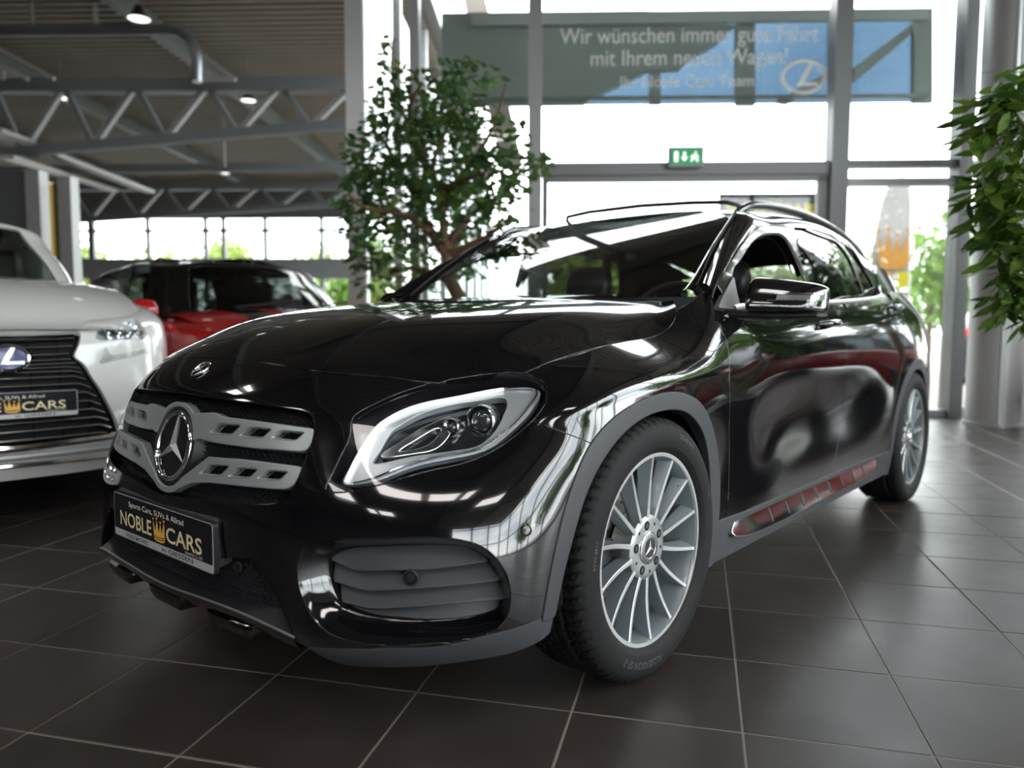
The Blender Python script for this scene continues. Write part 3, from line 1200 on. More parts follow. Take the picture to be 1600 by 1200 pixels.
# H: the hood, columns across, rows from the nose seam to the cowl
H_ROWS = [
    [(0, -.80, .79), (.17, -.79, .787), (.32, -.765, .775), (.44, -.71, .765), (.53, -.63, .755), (.58, -.585, .748), (.62, -.55, .742), (.66, -.52, .73)],
    [(0, -.715, .846), (.18, -.710, .843), (.33, -.693, .833), (.45, -.640, .820), (.54, -.557, .809), (.575, -.518, .80), (.607, -.485, .791), (.645, -.455, .775)],
    [(0, -.62, .90), (.17, -.61, .897), (.34, -.585, .885), (.47, -.535, .864), (.565, -.465, .838), (.62, -.428, .819), (.667, -.40, .803), (.71, -.375, .785)],
    [(0, -.49, .944), (.18, -.485, .941), (.35, -.465, .931), (.49, -.425, .908), (.59, -.37, .874), (.655, -.345, .842), (.715, -.33, .816), (.765, -.315, .79)],
    [(0, -.28, .983), (.18, -.278, .981), (.36, -.265, .974), (.50, -.24, .955), (.605, -.21, .918), (.675, -.19, .876), (.738, -.175, .846), (.79, -.165, .815)],
    [(0, 0, 1.011), (.18, 0, 1.010), (.36, 0, 1.004), (.51, 0, .987), (.615, 0, .952), (.685, 0, .912), (.738, 0, .880), (.79, 0, .845)],
    [(0, .22, 1.028), (.18, .22, 1.027), (.36, .22, 1.022), (.52, .22, 1.005), (.615, .222, .975), (.685, .228, .938), (.738, .232, .900), (.79, .24, .855)],
    [(0, .42, 1.040), (.18, .425, 1.040), (.36, .43, 1.036), (.51, .44, 1.022), (.60, .445, 1.003), (.665, .43, .992), (.745, .395, .990), (.805, .37, .955)],
    [(0, .55, 1.046), (.18, .555, 1.046), (.36, .56, 1.043), (.50, .57, 1.034), (.59, .575, 1.026), (.66, .56, 1.028), (.745, .52, 1.040), (.815, .48, 1.0)],
]
H = Sheet(np.array(H_ROWS).transpose(1, 0, 2), res=0.008, mirror=3)

# S: side windows, pillars and door frames: x as a function of (y, z)
zs = [.90, .97, 1.03, 1.10, 1.18, 1.26, 1.33, 1.385, 1.425, 1.455, 1.475]
xs = [.862, .838, .812, .785, .752, .717, .682, .648, .612, .565, .50]
ys = [.2, .5, .9, 1.4, 1.9, 2.3, 2.65, 2.95, 3.2, 3.4]
dx = [-.02, -.01, -.004, 0, 0, -.008, -.022, -.05, -.10, -.16]
S = Sheet([[(xs[j] + dx[i], ys[i], zs[j]) for j in range(len(zs))] for i in range(len(ys))], res=0.008)

# R: roof
ry = [1.10, 1.25, 1.45, 1.75, 2.1, 2.5, 2.85, 3.1]
rz = [1.378, 1.418, 1.450, 1.474, 1.476, 1.452, 1.405, 1.355]
rx = [0, .18, .36, .50, .58, .64, .68]
rd = [0, .003, .014, .040, .066, .095, .135]
R_ = Sheet([[(rx[i] * (1 - .05 * max(0, (ry[j] - 2)) ** 2), ry[j] - .25 * rx[i] ** 2 * max(0, 1 - (ry[j] - 1.1) / .6), rz[j] - rd[i]) for j in range(len(ry))] for i in range(len(rx))], res=0.01, mirror=3)

# G: windshield
G_COLS = []
for t in (0, .25, .5, .75, .92, 1.0, 1.06):
    k = t * t
    base = np.array((.66 * t, .44 + .09 * k, 1.030 - .015 * k))
    top = np.array((.565 * t, 1.335 - .20 * k, 1.436 - .048 * k))
    col = []
    for q in (-.1, 0, .25, .5, .75, 1.0, 1.08):
        p = base * (1 - q) + top * q
        nrm = np.array((0, -.42, .91))
        p = p + nrm * (.030 * 4 * q * (1 - q) * (1 - .25 * k))
        col.append(tuple(p))
    G_COLS.append(col)
G = Sheet(G_COLS, res=0.012, mirror=3)


# ================================================================== the black car: panels
PAINT = mat('black_paint', (.0035, .0036, .0045), .08, 0, 1.0)
GLOSS = mat('gloss_black_trim', (.004, .004, .004), .12, 0, .6)
PLASTIC = mat('grey_black_plastic', (.040, .043, .048), .52, bump=(900, .12))
DARKPL = mat('dark_plastic', (.012, .012, .013), .45)
BLACK = mat('cavity_black', (.003, .003, .003), .8)
CHROME = mat('chrome', (.86, .87, .88), .06, 1.0)
DARKCHROME = mat('dark_chrome', (.16, .15, .145), .10, 1.0)
SATIN = mat('satin_silver', (.46, .50, .50), .40, .55)
RUBBER = mat('tyre_rubber', (.008, .008, .0085), .7, spec=.3, bump=(300, .15))
SEAL = mat('rubber_seal', (.008, .008, .008), .5)
MACHINED = mat('machined_aluminium', (.70, .70, .70), .30, .85)
WHEELGREY = mat('wheel_grey_paint', (.30, .345, .37), .42, .6, .4)
STEEL = mat('brake_steel', (.45, .42, .38), .3, 1.0)
GOLD = mat('gold_lettering', (.90, .80, .48), .5)
GOLD2 = mat('crown_orange', (.88, .52, .10), .5)
LIGHTTXT = mat('cream_lettering', (.92, .89, .76), .5)

CAR = thing('car', 'shiny black compact SUV with silver multi-spoke wheels parked in front', 'car')


def xz(y, r, c=(0, .347)):
    return 0


# ---- shared outlines, traced on the surface that carries them
HL = [(509, 764), (515, 750), (530, 717.5), (546, 685), (550, 657), (563, 643), (605, 622), (650, 605.5), (700, 593), (750, 585), (795, 581.5), (825, 585),
      (847, 595), (856, 607), (854.5, 624), (845, 642.5), (830, 660), (800, 685), (762.5, 709), (712.5, 727), (662.5, 738), (612.5, 753), (562.5, 765), (524, 770)]
hl_uv = W.line(HL, 160, True)


def arc(cy, cz, r, a0, a1, n=40, ry=None):
    return [(cy + (ry or r) * math.cos(t), cz + r * math.sin(t)) for t in np.linspace(a0, a1, n)]


def side_uv(sheet, yz, x=1.2):
    """(y, z) outline seen from the side -> (u, v) on the sheet"""
    out = []
    for y, z in yz:
        loc, no, fi, di = sheet.bvh().ray_cast(Vector((x, y, z)), Vector((-1, 0, 0)))
        if loc is None or loc[0] < 0.2:
            loc, no, fi, di = sheet.bvh().find_nearest(Vector((.88, y, z)))
        out.append(sheet._uv(loc, fi))
    return np.array(out)


# wheel arches: opening and outer rim of the plastic trim
def arch_yz(cy, r, ry, low, low2=None):
    a = arc(cy, .347, r, math.radians(-4), math.radians(184), 60, ry)
    return [(a[0][0] + .004, low if low2 is None else low2)] + a + [(a[-1][0] - .004, low)]


AO = np.array([(-12, .412), (5, .421), (17, .433), (30, .442), (42, .445), (57, .438), (71, .421), (90, .406), (107, .406), (122, .417), (135, .424), (149, .420), (162, .424), (176, .438), (190, .462)])
AI = np.array([(-12, .350), (14, .358), (28, .374), (42, .388), (55, .387), (69, .379), (83, .368), (101, .364), (118, .367), (133, .372), (146, .374), (161, .378), (174, .394), (190, .425)])


def arch_tab(cy, tab, low):
    a = np.radians(np.linspace(-8, 186, 70))
    r = smooth_line(np.stack([tab[:, 0], tab[:, 1]], 1), 200)
    rr = np.interp(np.degrees(a), r[:, 0], r[:, 1])
    p = [(cy + q * math.cos(t), .347 + q * math.sin(t)) for q, t in zip(rr, a)]
    return [(p[0][0], low)] + p + [(p[-1][0], low)]


FA_IN = side_uv(W, arch_tab(0, AI, .20))
FA_OUT = side_uv(W, arch_tab(0, AO, .20))
RA_IN = side_uv(W, arch_yz(2.699, .362, .364, .20))
RA_OUT = side_uv(W, arch_yz(2.699, .412, .412, .20))

# grille opening (left half, from the plane x = 0)
GR = [(340, 621.5), (371, 626), (419, 633), (466, 640), (482, 645), (489.5, 656), (491.5, 669), (486, 691), (474, 724), (465, 746), (457, 763), (449, 775), (438, 783), (419, 787), (385, 787.5), (350, 785), (318, 781)]
gr_uv = W.line(GR)
gtop = W.near((0, -.812, .757))
gbot = W.near((0, -.868, .505))
gr_half = np.vstack([[(-.05, gtop[1])], [(0, gtop[1])], smooth_line(gr_uv, 90), [(0, gbot[1])], [(-.05, gbot[1])]])
# lower intake with the lip under it
LOWIN = [(357, 872), (378, 871), (400, 878), (407, 890), (421, 912), (435, 937), (446, 962), (456, 985), (463, 999)]
li_uv = smooth_line(W.line(LOWIN), 40)
ltop = W.near((0, -.86, .36))
low_half = np.vstack([[(-.05, ltop[1])], [(.12, ltop[1])], li_uv, [(li_uv[-1][0], -.02)], [(-.05, -.02)]])
# fog pocket
FP = [(470, 862), (482, 848), (545, 841.5), (611, 840), (677, 839.5), (722, 844), (758, 857), (781, 880), (793.5, 904), (798, 933), (794, 959), (775, 983), (742, 995), (677, 1005), (611, 1008), (559, 1003), (520, 992), (496, 974), (480, 950), (470, 925), (465, 893)]
fp_uv = W.line(FP, 120, True)
# valance top line and seam between bumper and fender
VAL = [(463, 1003), (477, 1010), (525, 1013.5), (619, 1014), (697, 1009), (759, 993.5), (822, 976), (853, 961), (872, 949)]
val_uv = smooth_line(W.line(VAL), 60)
seam_uv = W.line([(832, 658), (868, 671), (900, 683), (925, 693), (945, 700)])
# hood seam on the nose
SEAMH = [(338.5, 559.5), (385, 564), (433, 570), (514, 582), (570, 586.5), (610, 590), (650, 595.5), (686, 598.5)]
hs_uv = smooth_line(W.line(SEAMH), 40)
hs_uv[0][0] = 0

# ---- front bumper with nose panel
vtop = hs_uv[0][1]
outer = np.vstack([[(-.05, hs_uv[0][1])], hs_uv, [W.hit(700, 600)], W.line([(760, 615), (810, 640)]), seam_uv, FA_OUT[::-1][:1] * 0 + W.hit(940, 720),
                   W.line([(872, 949)]), val_uv[::-1], [(val_uv[0][0], -.02)], [(-.05, -.02)]])
V, N, F = cut(W, outer, [gr_half, low_half, fp_uv, hl_uv, FA_OUT])
bump = lip(V, N, F, .02, skip=on_center)
bumper = put('front_bumper', joined(bump, mirrored(*bump)), PAINT, CAR)

# ---- valance (grey plastic lower edge)
outer = np.vstack([val_uv, [W.near((.885, -.30, .42))], [W.near((.86, -.36, .20))], [(W.near((.86, -.36, .20))[0], .05)],
                   W.line([(870, 979), (847, 1000), (790, 1023), (712, 1036), (619, 1043), (541, 1040), (509, 1029), (487, 1016)])])
V, N, F = cut(W, outer, [FA_IN])
sides('bumper_valance', lip(V, N, F, .03), PLASTIC, CAR)

# ---- hood
gapH = [(817.6, 583.3), (860, 565), (905, 550), (946, 540), (985, 532.5), (1018.8, 526.6), (1036, 519), (1047.8, 509), (1054, 499), (1056.8, 488.5), (1055, 477), (1051.4, 468.6)]
seamHH = H.line(SEAMH)
seamHH[0][0] = 0
edgeHL = H.line([(690, 597), (720, 590), (750, 585), (795, 581)])
gH = smooth_line(H.line(gapH), 60)
rear = np.array([H.near(p) for p in ((.62, .50, 1.017), (.50, .475, 1.026), (.3, .45, 1.036), (0, .435, 1.041))])
outer = np.vstack([[(-.05, seamHH[0][1])], smooth_line(seamHH, 40), edgeHL, gH, rear, [(-.05, rear[-1][1])]])
V, N, F = cut(H, outer, [])
hd = lip(V, N, F, .02, skip=on_center)
hood = put('hood', joined(hd, mirrored(*hd)), PAINT, CAR)

# ---- fenders
gapW = smooth_line(W.line(gapH), 60)
apW = W.line([(1064, 460), (1075, 455), (1087, 448.5), (1101, 455), (1113, 468)])
doorgap = W.line([(1117, 504), (1128, 519), (1135.5, 533), (1139, 556), (1139.5, 592), (1140, 642), (1139.6, 717), (1138, 779), (1134, 828), (1126, 850)])
outer = np.vstack([W.line([(817, 583)]), gapW, apW, doorgap, [W.near((.87, .30, .22))], [W.hit(940, 720)], seam_uv[::-1]])
V, N, F = cut(W, outer, [hl_uv, FA_OUT])
sides('fender', lip(V, N, F, .015), PAINT, CAR)


# ---- wheel arch trims
def arch_trim(oin, oout, cy, y0, y1):
    holes = [oin]
    if cy == 0:      # the front leg ends on the valance
        a, b_ = W.near((.866, -.38, .300)), W.near((.885, -.20, .300))
        holes.append(np.array([(a[0] - .4, a[1] - .012), (b_[0], b_[1] + .012), (b_[0], -.05), (a[0] - .4, -.05)]))
    V, N, F = cut(W, oout, holes, 0.0005)
    V = V + N * .004
    return lip(V, N, F, .035, .004)


sides('wheel_arch_trim', arch_trim(FA_IN, FA_OUT, 0, -.5, .5), PLASTIC, CAR)
sides('wheel_arch_trim', arch_trim(RA_IN, RA_OUT, 2.699, 2.2, 3.2), PLASTIC, CAR)

# ---- doors (body part) and rear quarter
BELT = [(.50, .962), (.65, .984), (.8, .990), (1.264, 1.010), (1.7, 1.028), (2.1, 1.050), (2.35, 1.075), (2.48, 1.105), (2.6, 1.12)]
BELT = smooth_line(np.array(BELT), 60)


def belt(y0, y1):
    yy = [b for b in BELT if y0 < b[0] < y1]
    return side_uv(W, yy)


dd = W.line([(1321, 482), (1322, 525), (1322, 558), (1321, 592), (1317, 650), (1308, 700), (1299, 738)])
yd = [W.at([q])[0][1] for q in dd]
SILL = [(.44, .335), (.6, .328), (1.0, .325), (1.6, .325), (2.0, .322), (2.3, .32)]
sill = side_uv(W, SILL)


def sillz(y):
    return float(np.interp(y, [s[0] for s in SILL], [s[1] for s in SILL]))


beltA = belt(.50, yd[0])
doorFront = np.vstack([doorgap[:8], side_uv(W, [(.455, .335)]), side_uv(W, [(.8, .328), (1.2, .325), (yd[-1] - .01, .325)]), dd[::-1], beltA[::-1]])
V, N, F = cut(W, doorFront, [])
sides('front_door', lip(V, N, F, .015), PAINT, CAR)
rd = side_uv(W, [(2.52, 1.09), (2.53, .98), (2.50, .88), (2.43, .80), (2.36, .72), (2.30, .62), (2.27, .52), (2.25, .42), (2.24, .33)])
doorRear = np.vstack([dd, side_uv(W, [(yd[-1] + .01, .325), (1.9, .325), (2.2, .323)]), rd[::-1], belt(yd[0], 2.5)[::-1]])
V, N, F = cut(W, doorRear, [RA_OUT])
sides('rear_door', lip(V, N, F, .015), PAINT, CAR)
vt = W.v[-1] + .05
quarter = np.vstack([rd, [W.near((.88, 2.27, .32))], [(W.near((.88, 2.4, .25))[0], .02)], [(W.u[-1] + .1, .02)], [(W.u[-1] + .1, vt)], [(W.near((.785, 2.50, 1.11))[0], vt)]])
V, N, F = cut(W, quarter, [RA_OUT])
q = lip(V, N, F, .015, skip=on_center)
rear_body = put('rear_quarter_and_bumper', joined(q, mirrored(*q)), PAINT, CAR)

# ---- sills
so = side_uv(W, [(.36, .205), (.36, .33)] + [(y, sillz(y)) for y in np.linspace(.43, 2.28, 30)] + [(2.34, .205)])
V, N, F = cut(W, so, [FA_IN, RA_IN])
V = V + N * .003
sides('side_sill', lip(V, N, F, .03, .004), PLASTIC, CAR)


# ================================================================== the black car: cabin
GLASS_F = glass('windscreen_glass', (.80, .88, .86), 1.52, .04)
GLASS_C = glass('clear_side_glass', (.80, .86, .84), 1.5, .0)
GLASS_T = glass('tinted_side_glass', (.26, .28, .27), 1.55, .05)


def loft(A, B, n, bulge, res=.01, normal=None):
    """strip between the lines A and B (same number of points), bulged outwards"""
    g = []
    for k, (a, b) in enumerate(zip(A, B)):
        a, b = np.array(a), np.array(b)
        nn = np.array(normal[k] if normal is not None else (1, 0, .3))
        nn = nn / np.linalg.norm(nn)
        bl = bulge[k] if isinstance(bulge, (list, tuple)) else bulge
        g.append([b * (1 - t) + a * t + nn * bl * 4 * t * (1 - t) for t in np.linspace(0, 1, n)])
    return Sheet(g, res=res)


def whole(sh, mirror=True):
    nu, nv = sh.P.shape[:2]
    I = np.arange(nu * nv).reshape(nu, nv)
    Q = np.stack([I[:-1, :-1], I[1:, :-1], I[1:, 1:], I[:-1, 1:]], -1).reshape(-1, 4)
    return sh.P.reshape(-1, 3), sh.N.reshape(-1, 3), Q.tolist()


# windscreen
gl = [(1051, 465.5), (1064, 455), (1075, 444), (1099, 404.5), (1115.4, 377), (1133.7, 350), (1139, 342)]
gr_line = G.line(gl)
gr3 = smooth_line(gr_line, 40)
ytop = G.near((0, 1.335, 1.436))
ybot = G.near((0, .40, 1.0))
outer = np.vstack([[(-.05, G.v[0] - .01)], [(gr3[0][0] + .02, G.v[0] - .01)], gr3, [(.52, G.near((.50, 1.175, 1.40))[1])], [(.42, G.near((.4, 1.25, 1.417))[1])], [(.2, G.near((.2, 1.315, 1.432))[1])], [(-.05, ytop[1])]])
V, N, F = cut(G, outer, [], 0)
ws = joined((V, N, F), mirrored(V, N, F))
windscreen = put('windscreen', ws, GLASS_F, CAR)

# black trim beside the glass (two rails)
tr = [(1068, 462), (1080, 454), (1088, 446.7), (1111.7, 413.7), (1133.7, 380.7), (1150, 354), (1158, 341)]
g3 = G.at(gr3)
p1uv = G.line(tr)
p1 = smooth_line(G.at(p1uv) + np.array([.012, 0, .004]), 30)
ga = smooth_line(G.at(gr_line), 30)
tsh = loft(p1[3:], ga[3:], 5, .006, .008, [(0.3, -.5, 1)] * 27)
sides('windscreen_trim', whole(tsh), GLOSS, CAR)
tb = MB().tube([tuple(q + np.array([.0, -.004, .004])) for q in p1[4:]], .004, 8)
o = tb.build('trim_bead', DARKPL, CAR, True)
tb2 = MB()
tb2.V = [(-v[0], v[1], v[2]) for v in tb.V]
tb2.F = [f[::-1] for f in tb.F]
tb2.build('trim_bead', DARKPL, CAR, True)

# A-pillar and roof rail panel: from the base of the windscreen back to the tail
P2 = [(1113.5, 466), (1122.7, 443), (1137, 418), (1152, 395), (1170, 370), (1184, 357), (1202, 351.5), (1235, 354), (1270, 357.5), (1300, 368), (1315, 378), (1336, 395), (1354, 420)]
p2 = S.at(S.line(P2))
p2 = np.vstack([p2, [(.715, 2.62, 1.20)], [(.70, 2.80, 1.17)]])
sA = smooth_line(p1[6:], 6)
P1 = list(sA) + [(.585, 1.28, 1.386), (.592, 1.42, 1.398), (.598, 1.65, 1.411), (.600, 1.9, 1.415), (.598, 2.15, 1.405), (.592, 2.35, 1.388), (.582, 2.6, 1.352), (.57, 2.8, 1.31), (.555, 2.98, 1.262)]
bl = [.030, .028, .026, .024, .022, .018, .014, .012, .012, .012, .012, .012, .012, .012, .012]
nn = [(.75, -.6, .45)] * 5 + [(.8, -.2, .6)] * 2 + [(.8, 0, .6)] * 8
ap = loft(np.array(P1), p2, 6, bl, .008, nn)
sides('roof_side_panel', lip(*whole(ap), .012), PAINT, CAR)

# dark surround of the side windows, with openings
FW = [(1146, 428.5), (1157.5, 406), (1169.5, 387), (1182, 371.5), (1195, 364.3), (1210, 362.5), (1223.5, 364.5), (1234, 375), (1244.5, 396), (1255, 420), (1262.5, 439.5), (1272, 470), (1240, 476), (1200, 480), (1157, 482)]
RWG = [(1242, 357.5), (1270, 361.5), (1300, 373), (1314, 382), (1329, 403), (1339.5, 428), (1348, 450), (1350, 458), (1315, 464.3), (1276, 471.5), (1264, 449), (1252, 404)]
QW = [(1319, 381), (1337.5, 397), (1354, 423), (1366, 445), (1358, 453), (1352, 456), (1344, 432.5), (1331, 403)]
fw, rw, qw = smooth_line(S.line(FW), 120, True), smooth_line(S.line(RWG), 120, True), smooth_line(S.line(QW), 90, True)
p2uv = S.line(P2[1:])
beltS = side_uv(S, [b for b in BELT if .60 < b[0] < 2.47], 1.4)
outer = np.vstack([smooth_line(p2uv, 80), [S.near((.72, 2.52, 1.20))], [S.near((.77, 2.50, 1.12))], beltS[::-1]])
V, N, F = cut(S, outer, [fw, rw, qw], 0)
V = V - N * .004
sides('window_surround', lip(V, N, F, .03, .003), GLOSS, CAR)
V, N, F = cut(S, rw, [], -.003)
sides('rear_side_window', (V - N * .012, N, F), GLASS_T, CAR)
V, N, F = cut(S, qw, [], -.003)
sides('quarter_window', (V - N * .012, N, F), GLASS_T, CAR)
V, N, F = cut(S, fw, [], -.003)
put('front_side_window', mirrored(V - N * .012, N, F), GLASS_C, CAR)
# inner door frame line round the open front window
pts = S.at(fw) - S.at(fw, 'N') * .012
rim = MB().tube([tuple(p) for p in pts] + [tuple(pts[0])], .0055, 6, False).build('window_frame_seal', mat('frame_grey', (.16, .16, .16), .4), CAR, True)
# grey sail panel in front of the open window
sp = S.line([(1146, 432), (1156.5, 479), (1150, 484), (1122, 480), (1130, 462)])
V, N, F = cut(S, sp, [], 0)
sides('mirror_sail_panel', lip(V + N * .002, N, F, .02), mat('sail_grey', (.22, .215, .21), .5), CAR)

# D-pillar
dp = side_uv(S, [(2.40, 1.09), (2.55, 1.02), (3.20, 1.02), (3.20, 1.06), (3.08, 1.13), (2.94, 1.20), (2.8, 1.24), (2.62, 1.25), (2.52, 1.20), (2.47, 1.12)], 1.4)
V, N, F = cut(S, dp, [qw], 0)
sides('rear_pillar', lip(V, N, F, .01), PAINT, CAR)

# belt trim
b3 = np.array([W.at([q])[0] for q in belt(.6, 2.36)])
b3 = np.vstack([b3, [(.775, 2.42, 1.105), (.765, 2.46, 1.125)]])
tb = loft(b3 + np.array([-.004, 0, .018]), b3 + np.array([.004, 0, -.002]), 4, .006, .01, [(1, 0, .2)] * len(b3))
sides('belt_trim', lip(*whole(tb), .008), mat('belt_aluminium', (.62, .63, .63), .25, .9), CAR)

# black cowl between hood and windscreen
m = MB()
for i in range(24):
    x0, x1 = -.76 + 1.52 * i / 24, -.76 + 1.52 * (i + 1) / 24
    fy = lambda x: .395 + .09 * (x / .7) ** 2
    m.add([(x0, fy(x0), .992 - .03 * abs(x0) ** 3), (x1, fy(x1), .992 - .03 * abs(x1) ** 3), (x1, fy(x1) + .20, 1.030), (x0, fy(x0) + .20, 1.030)], [(0, 1, 2, 3)])
m.build('cowl_panel', BLACK, CAR, True)

# roof: front strip, glass roof, rails
re_ = [(.585, y) for y in np.linspace(1.2, 3.0, 30)]
ruv = [R_.near((.60 if y < 2.4 else .60 - .06 * (y - 2.4), y, float(np.interp(y, ry, rz)) - .05)) for y in np.linspace(1.12, 3.05, 40)]
front = [R_.near((x, 1.335 - .20 * (x / .565) ** 2 + .008, 1.44 - .048 * (x / .565) ** 2)) for x in np.linspace(0, .56, 12)]
vb = R_.v[-1] + .02
outer = np.vstack([[(-.05, front[0][1])], np.array(front), np.array(ruv), [(ruv[-1][0], vb)], [(-.05, vb)]])
sun = np.array([(-.05, 1.49 - 1.1), (.40, 1.47 - 1.1), (.42, 1.55 - 1.1), (.42, 2.5 - 1.1), (-.05, 2.5 - 1.1)])
V, N, F = cut(R_, outer, [sun], 0.0005)
q = lip(V, N, F, .02, skip=on_center)
put('roof', joined(q, mirrored(*q)), PAINT, CAR)
V, N, F = cut(R_, sun, [], .002)
q = lip(V - N * .004, N, F, .01, skip=on_center)
put('glass_roof', joined(q, mirrored(*q)), glass('roof_glass', (.06, .065, .07), 1.55, .1), CAR)
# headliner
V, N, F = cut(R_, outer, [], .01)
q = (V - N * .045, -N, [f[::-1] for f in F])
HEADL = mat('headliner_black', (.012, .012, .013), .9)
put('headliner', joined(q, mirrored(*q)), HEADL, CAR)

rail = smooth_line(np.array([(.590, 1.075, 1.346), (.600, 1.105, 1.370), (.609, 1.18, 1.398), (.612, 1.32, 1.418), (.614, 1.55, 1.430), (.615, 1.8, 1.430), (.615, 2.05, 1.417), (.61, 2.32, 1.392), (.602, 2.55, 1.358), (.592, 2.74, 1.322), (.585, 2.80, 1.300)]), 60)
for sx in (1, -1):
    m = MB()
    n = 10
    Vv, Ff = [], []
    for i, p in enumerate(rail):
        k = min(1, .45 + .55 * min(i, 59 - i) / 8)
        for a in range(n):
            t = 2 * PI * a / n
            Vv.append((sx * (p[0] + .017 * k * math.cos(t)), p[1], p[2] + .019 * k * math.sin(t)))
    for i in range(59):
        for a in range(n):
            Ff.append((i * n + a, i * n + (a + 1) % n, (i + 1) * n + (a + 1) % n, (i + 1) * n + a))
    m.add(Vv, Ff)
    m.build('roof_rail', mat('rail_satin', (.20, .21, .21), .22, .9), CAR, True)

# open sunroof: wind deflector
d = [(-.47, 1.50, 1.438), (-.465, 1.445, 1.462), (-.445, 1.42, 1.477), (-.30, 1.40, 1.486), (0, 1.39, 1.486), (.25, 1.41, 1.477), (.40, 1.435, 1.467), (.435, 1.46, 1.456), (.465, 1.52, 1.425)]
MB().tube(d, .0095, 8).build('wind_deflector', DARKPL, CAR, True)

# hatch with rear window
hz = []
for t in (0, .35, .7, 1.0, 1.1):
    k = t * t
    top = np.array((.56 * t, 3.06 - .05 * k, 1.352 - .075 * k))
    bot = np.array((.66 * t, 3.36 - .16 * k, 1.08 - .0 * k))
    hz.append([tuple(bot * (1 - q) + top * q + np.array((0, .03, .03)) * 4 * q * (1 - q)) for q in (0, .33, .66, 1)])
HZ = Sheet(hz, res=.02, mirror=3, flip=True)
Vh, Nh, Fh = whole(HZ)
Fh = [f[::-1] for f in Fh]
uvw = np.array([(-.05, .06), (.50, .07), (.44, .27), (-.05, .29)])
V, N, F = cut(HZ, uvw, [], 0)
put('rear_window', joined((V, N, F), mirrored(V, N, F)), GLASS_T, CAR)
full = np.array([(-.05, -.02), (.62, -.02), (.60, .6), (-.05, .6)])
V, N, F = cut(HZ, full, [uvw], 0)
put('tailgate', joined((V, N, F), mirrored(V, N, F)), PAINT, CAR)

# ---- door mirrors
MIR = thing('door_mirror', None, None)
del MIR['label'], MIR['category']
MIR.parent = CAR


def ring_loft(rings, cap=True):
    n = len(rings[0])
    Vv = [tuple(p) for r in rings for p in r]
    Ff = []
    for i in range(len(rings) - 1):
        for a in range(n):
            Ff.append((i * n + a, i * n + (a + 1) % n, (i + 1) * n + (a + 1) % n, (i + 1) * n + a))
    if cap:
        Ff.append(tuple(reversed(range(n))))
        Ff.append(tuple(range((len(rings) - 1) * n, len(rings) * n)))
    return Vv, Ff


def mirror_rings(scale=1.0, z0=0, z1=1, push=0.0):
    rings = []
    for w in [0, .012, .04, .10, .25, .45, .65, .82, .92, .97, 1.0]:
        cx = .875 + .185 * w
        cy = .605 + .10 * w + .05 * w * w
        e = min(1, (w / .05 + .25)) if w < .05 else (1 if w < .8 else math.sqrt(max(.06, 1 - ((w - .8) / .205) ** 2)))
        hgt = (.118 - .012 * w) * (.82 + .18 * e)
        zt = .973 + hgt - .018 * w * w
        zb = .973 + .006 * (1 - e)
        dep = .085 * e * (1 - .25 * w)
        ring = []
        for a in np.linspace(0, 2 * PI, 28, endpoint=False):
            ca, sa = math.cos(a), math.sin(a)
            ex = .85 if ca < 0 else .5
            fx = math.copysign(abs(ca) ** ex, ca)
            fz = math.copysign(abs(sa) ** (.62 if sa > 0 else .4), sa)
            depth = dep * (fx if fx < 0 else fx * .55)
            top = 1 - .12 * (fx + 1) / 2 if sa > 0 else 1
            ring.append((cx, cy + depth + .03 + .030 * e * fz, (zt + zb) / 2 + (zt - zb) / 2 * fz * top))
        rings.append(ring)
    return rings


rings = mirror_rings()
Vv, Ff = ring_loft(rings)
m = MB().add(Vv, Ff)
o = m.build('mirror_housing', PAINT, MIR, True, 40)
sub = o.modifiers.new('s', 'SUBSURF')
sub.levels = sub.render_levels = 2
# turn signal strips on the front face
m = MB()


def mfront(w, z):
    cx = .875 + .185 * w
    cy = .605 + .10 * w + .05 * w * w + .03
    e = 1 if w < .8 else math.sqrt(max(.06, 1 - ((w - .8) / .205) ** 2))
    zt = .973 + (.118 - .012 * w) * (.82 + .18 * e) - .018 * w * w
    zb = .973 + .006 * (1 - e)
    q = max(-1, min(1, (z - (zt + zb) / 2) / ((zt - zb) / 2)))
    sa = math.copysign(abs(q) ** (1 / (.62 if q > 0 else .4)), q)
    ca = math.sqrt(max(.02, 1 - sa * sa)) ** .85
    return Vector((cx, cy + .030 * e * q - .085 * e * (1 - .25 * w) * ca * .985 - .0015, z))


for za, zb_, w0, w1 in ((1.029, 1.0335, .42, .97), (1.008, 1.0115, .34, .97)):
    ws_ = np.linspace(w0, w1, 14)
    lo = [mfront(w, za) + Vector((0, -.003, 0)) for w in ws_]
    hi = [mfront(w, zb_) + Vector((0, -.003, 0)) for w in ws_]
    for i in range(13):
        m.add([lo[i], lo[i + 1], hi[i + 1], hi[i]], [(0, 1, 2, 3)])
m.build('turn_signal', CHROME, MIR, True)
m = MB()
lo = [mfront(w, 1.012) + Vector((0, -.0015, 0)) for w in np.linspace(.45, .985, 14)]
hi = [mfront(w, 1.027) + Vector((0, -.0015, 0)) for w in np.linspace(.45, .985, 14)]
for i in range(13):
    m.add([lo[i], lo[i + 1], hi[i + 1], hi[i]], [(0, 1, 2, 3)])
m.build('turn_signal_lens', mat('signal_lens', (.30, .31, .33), .08, .6, .5), MIR, True)
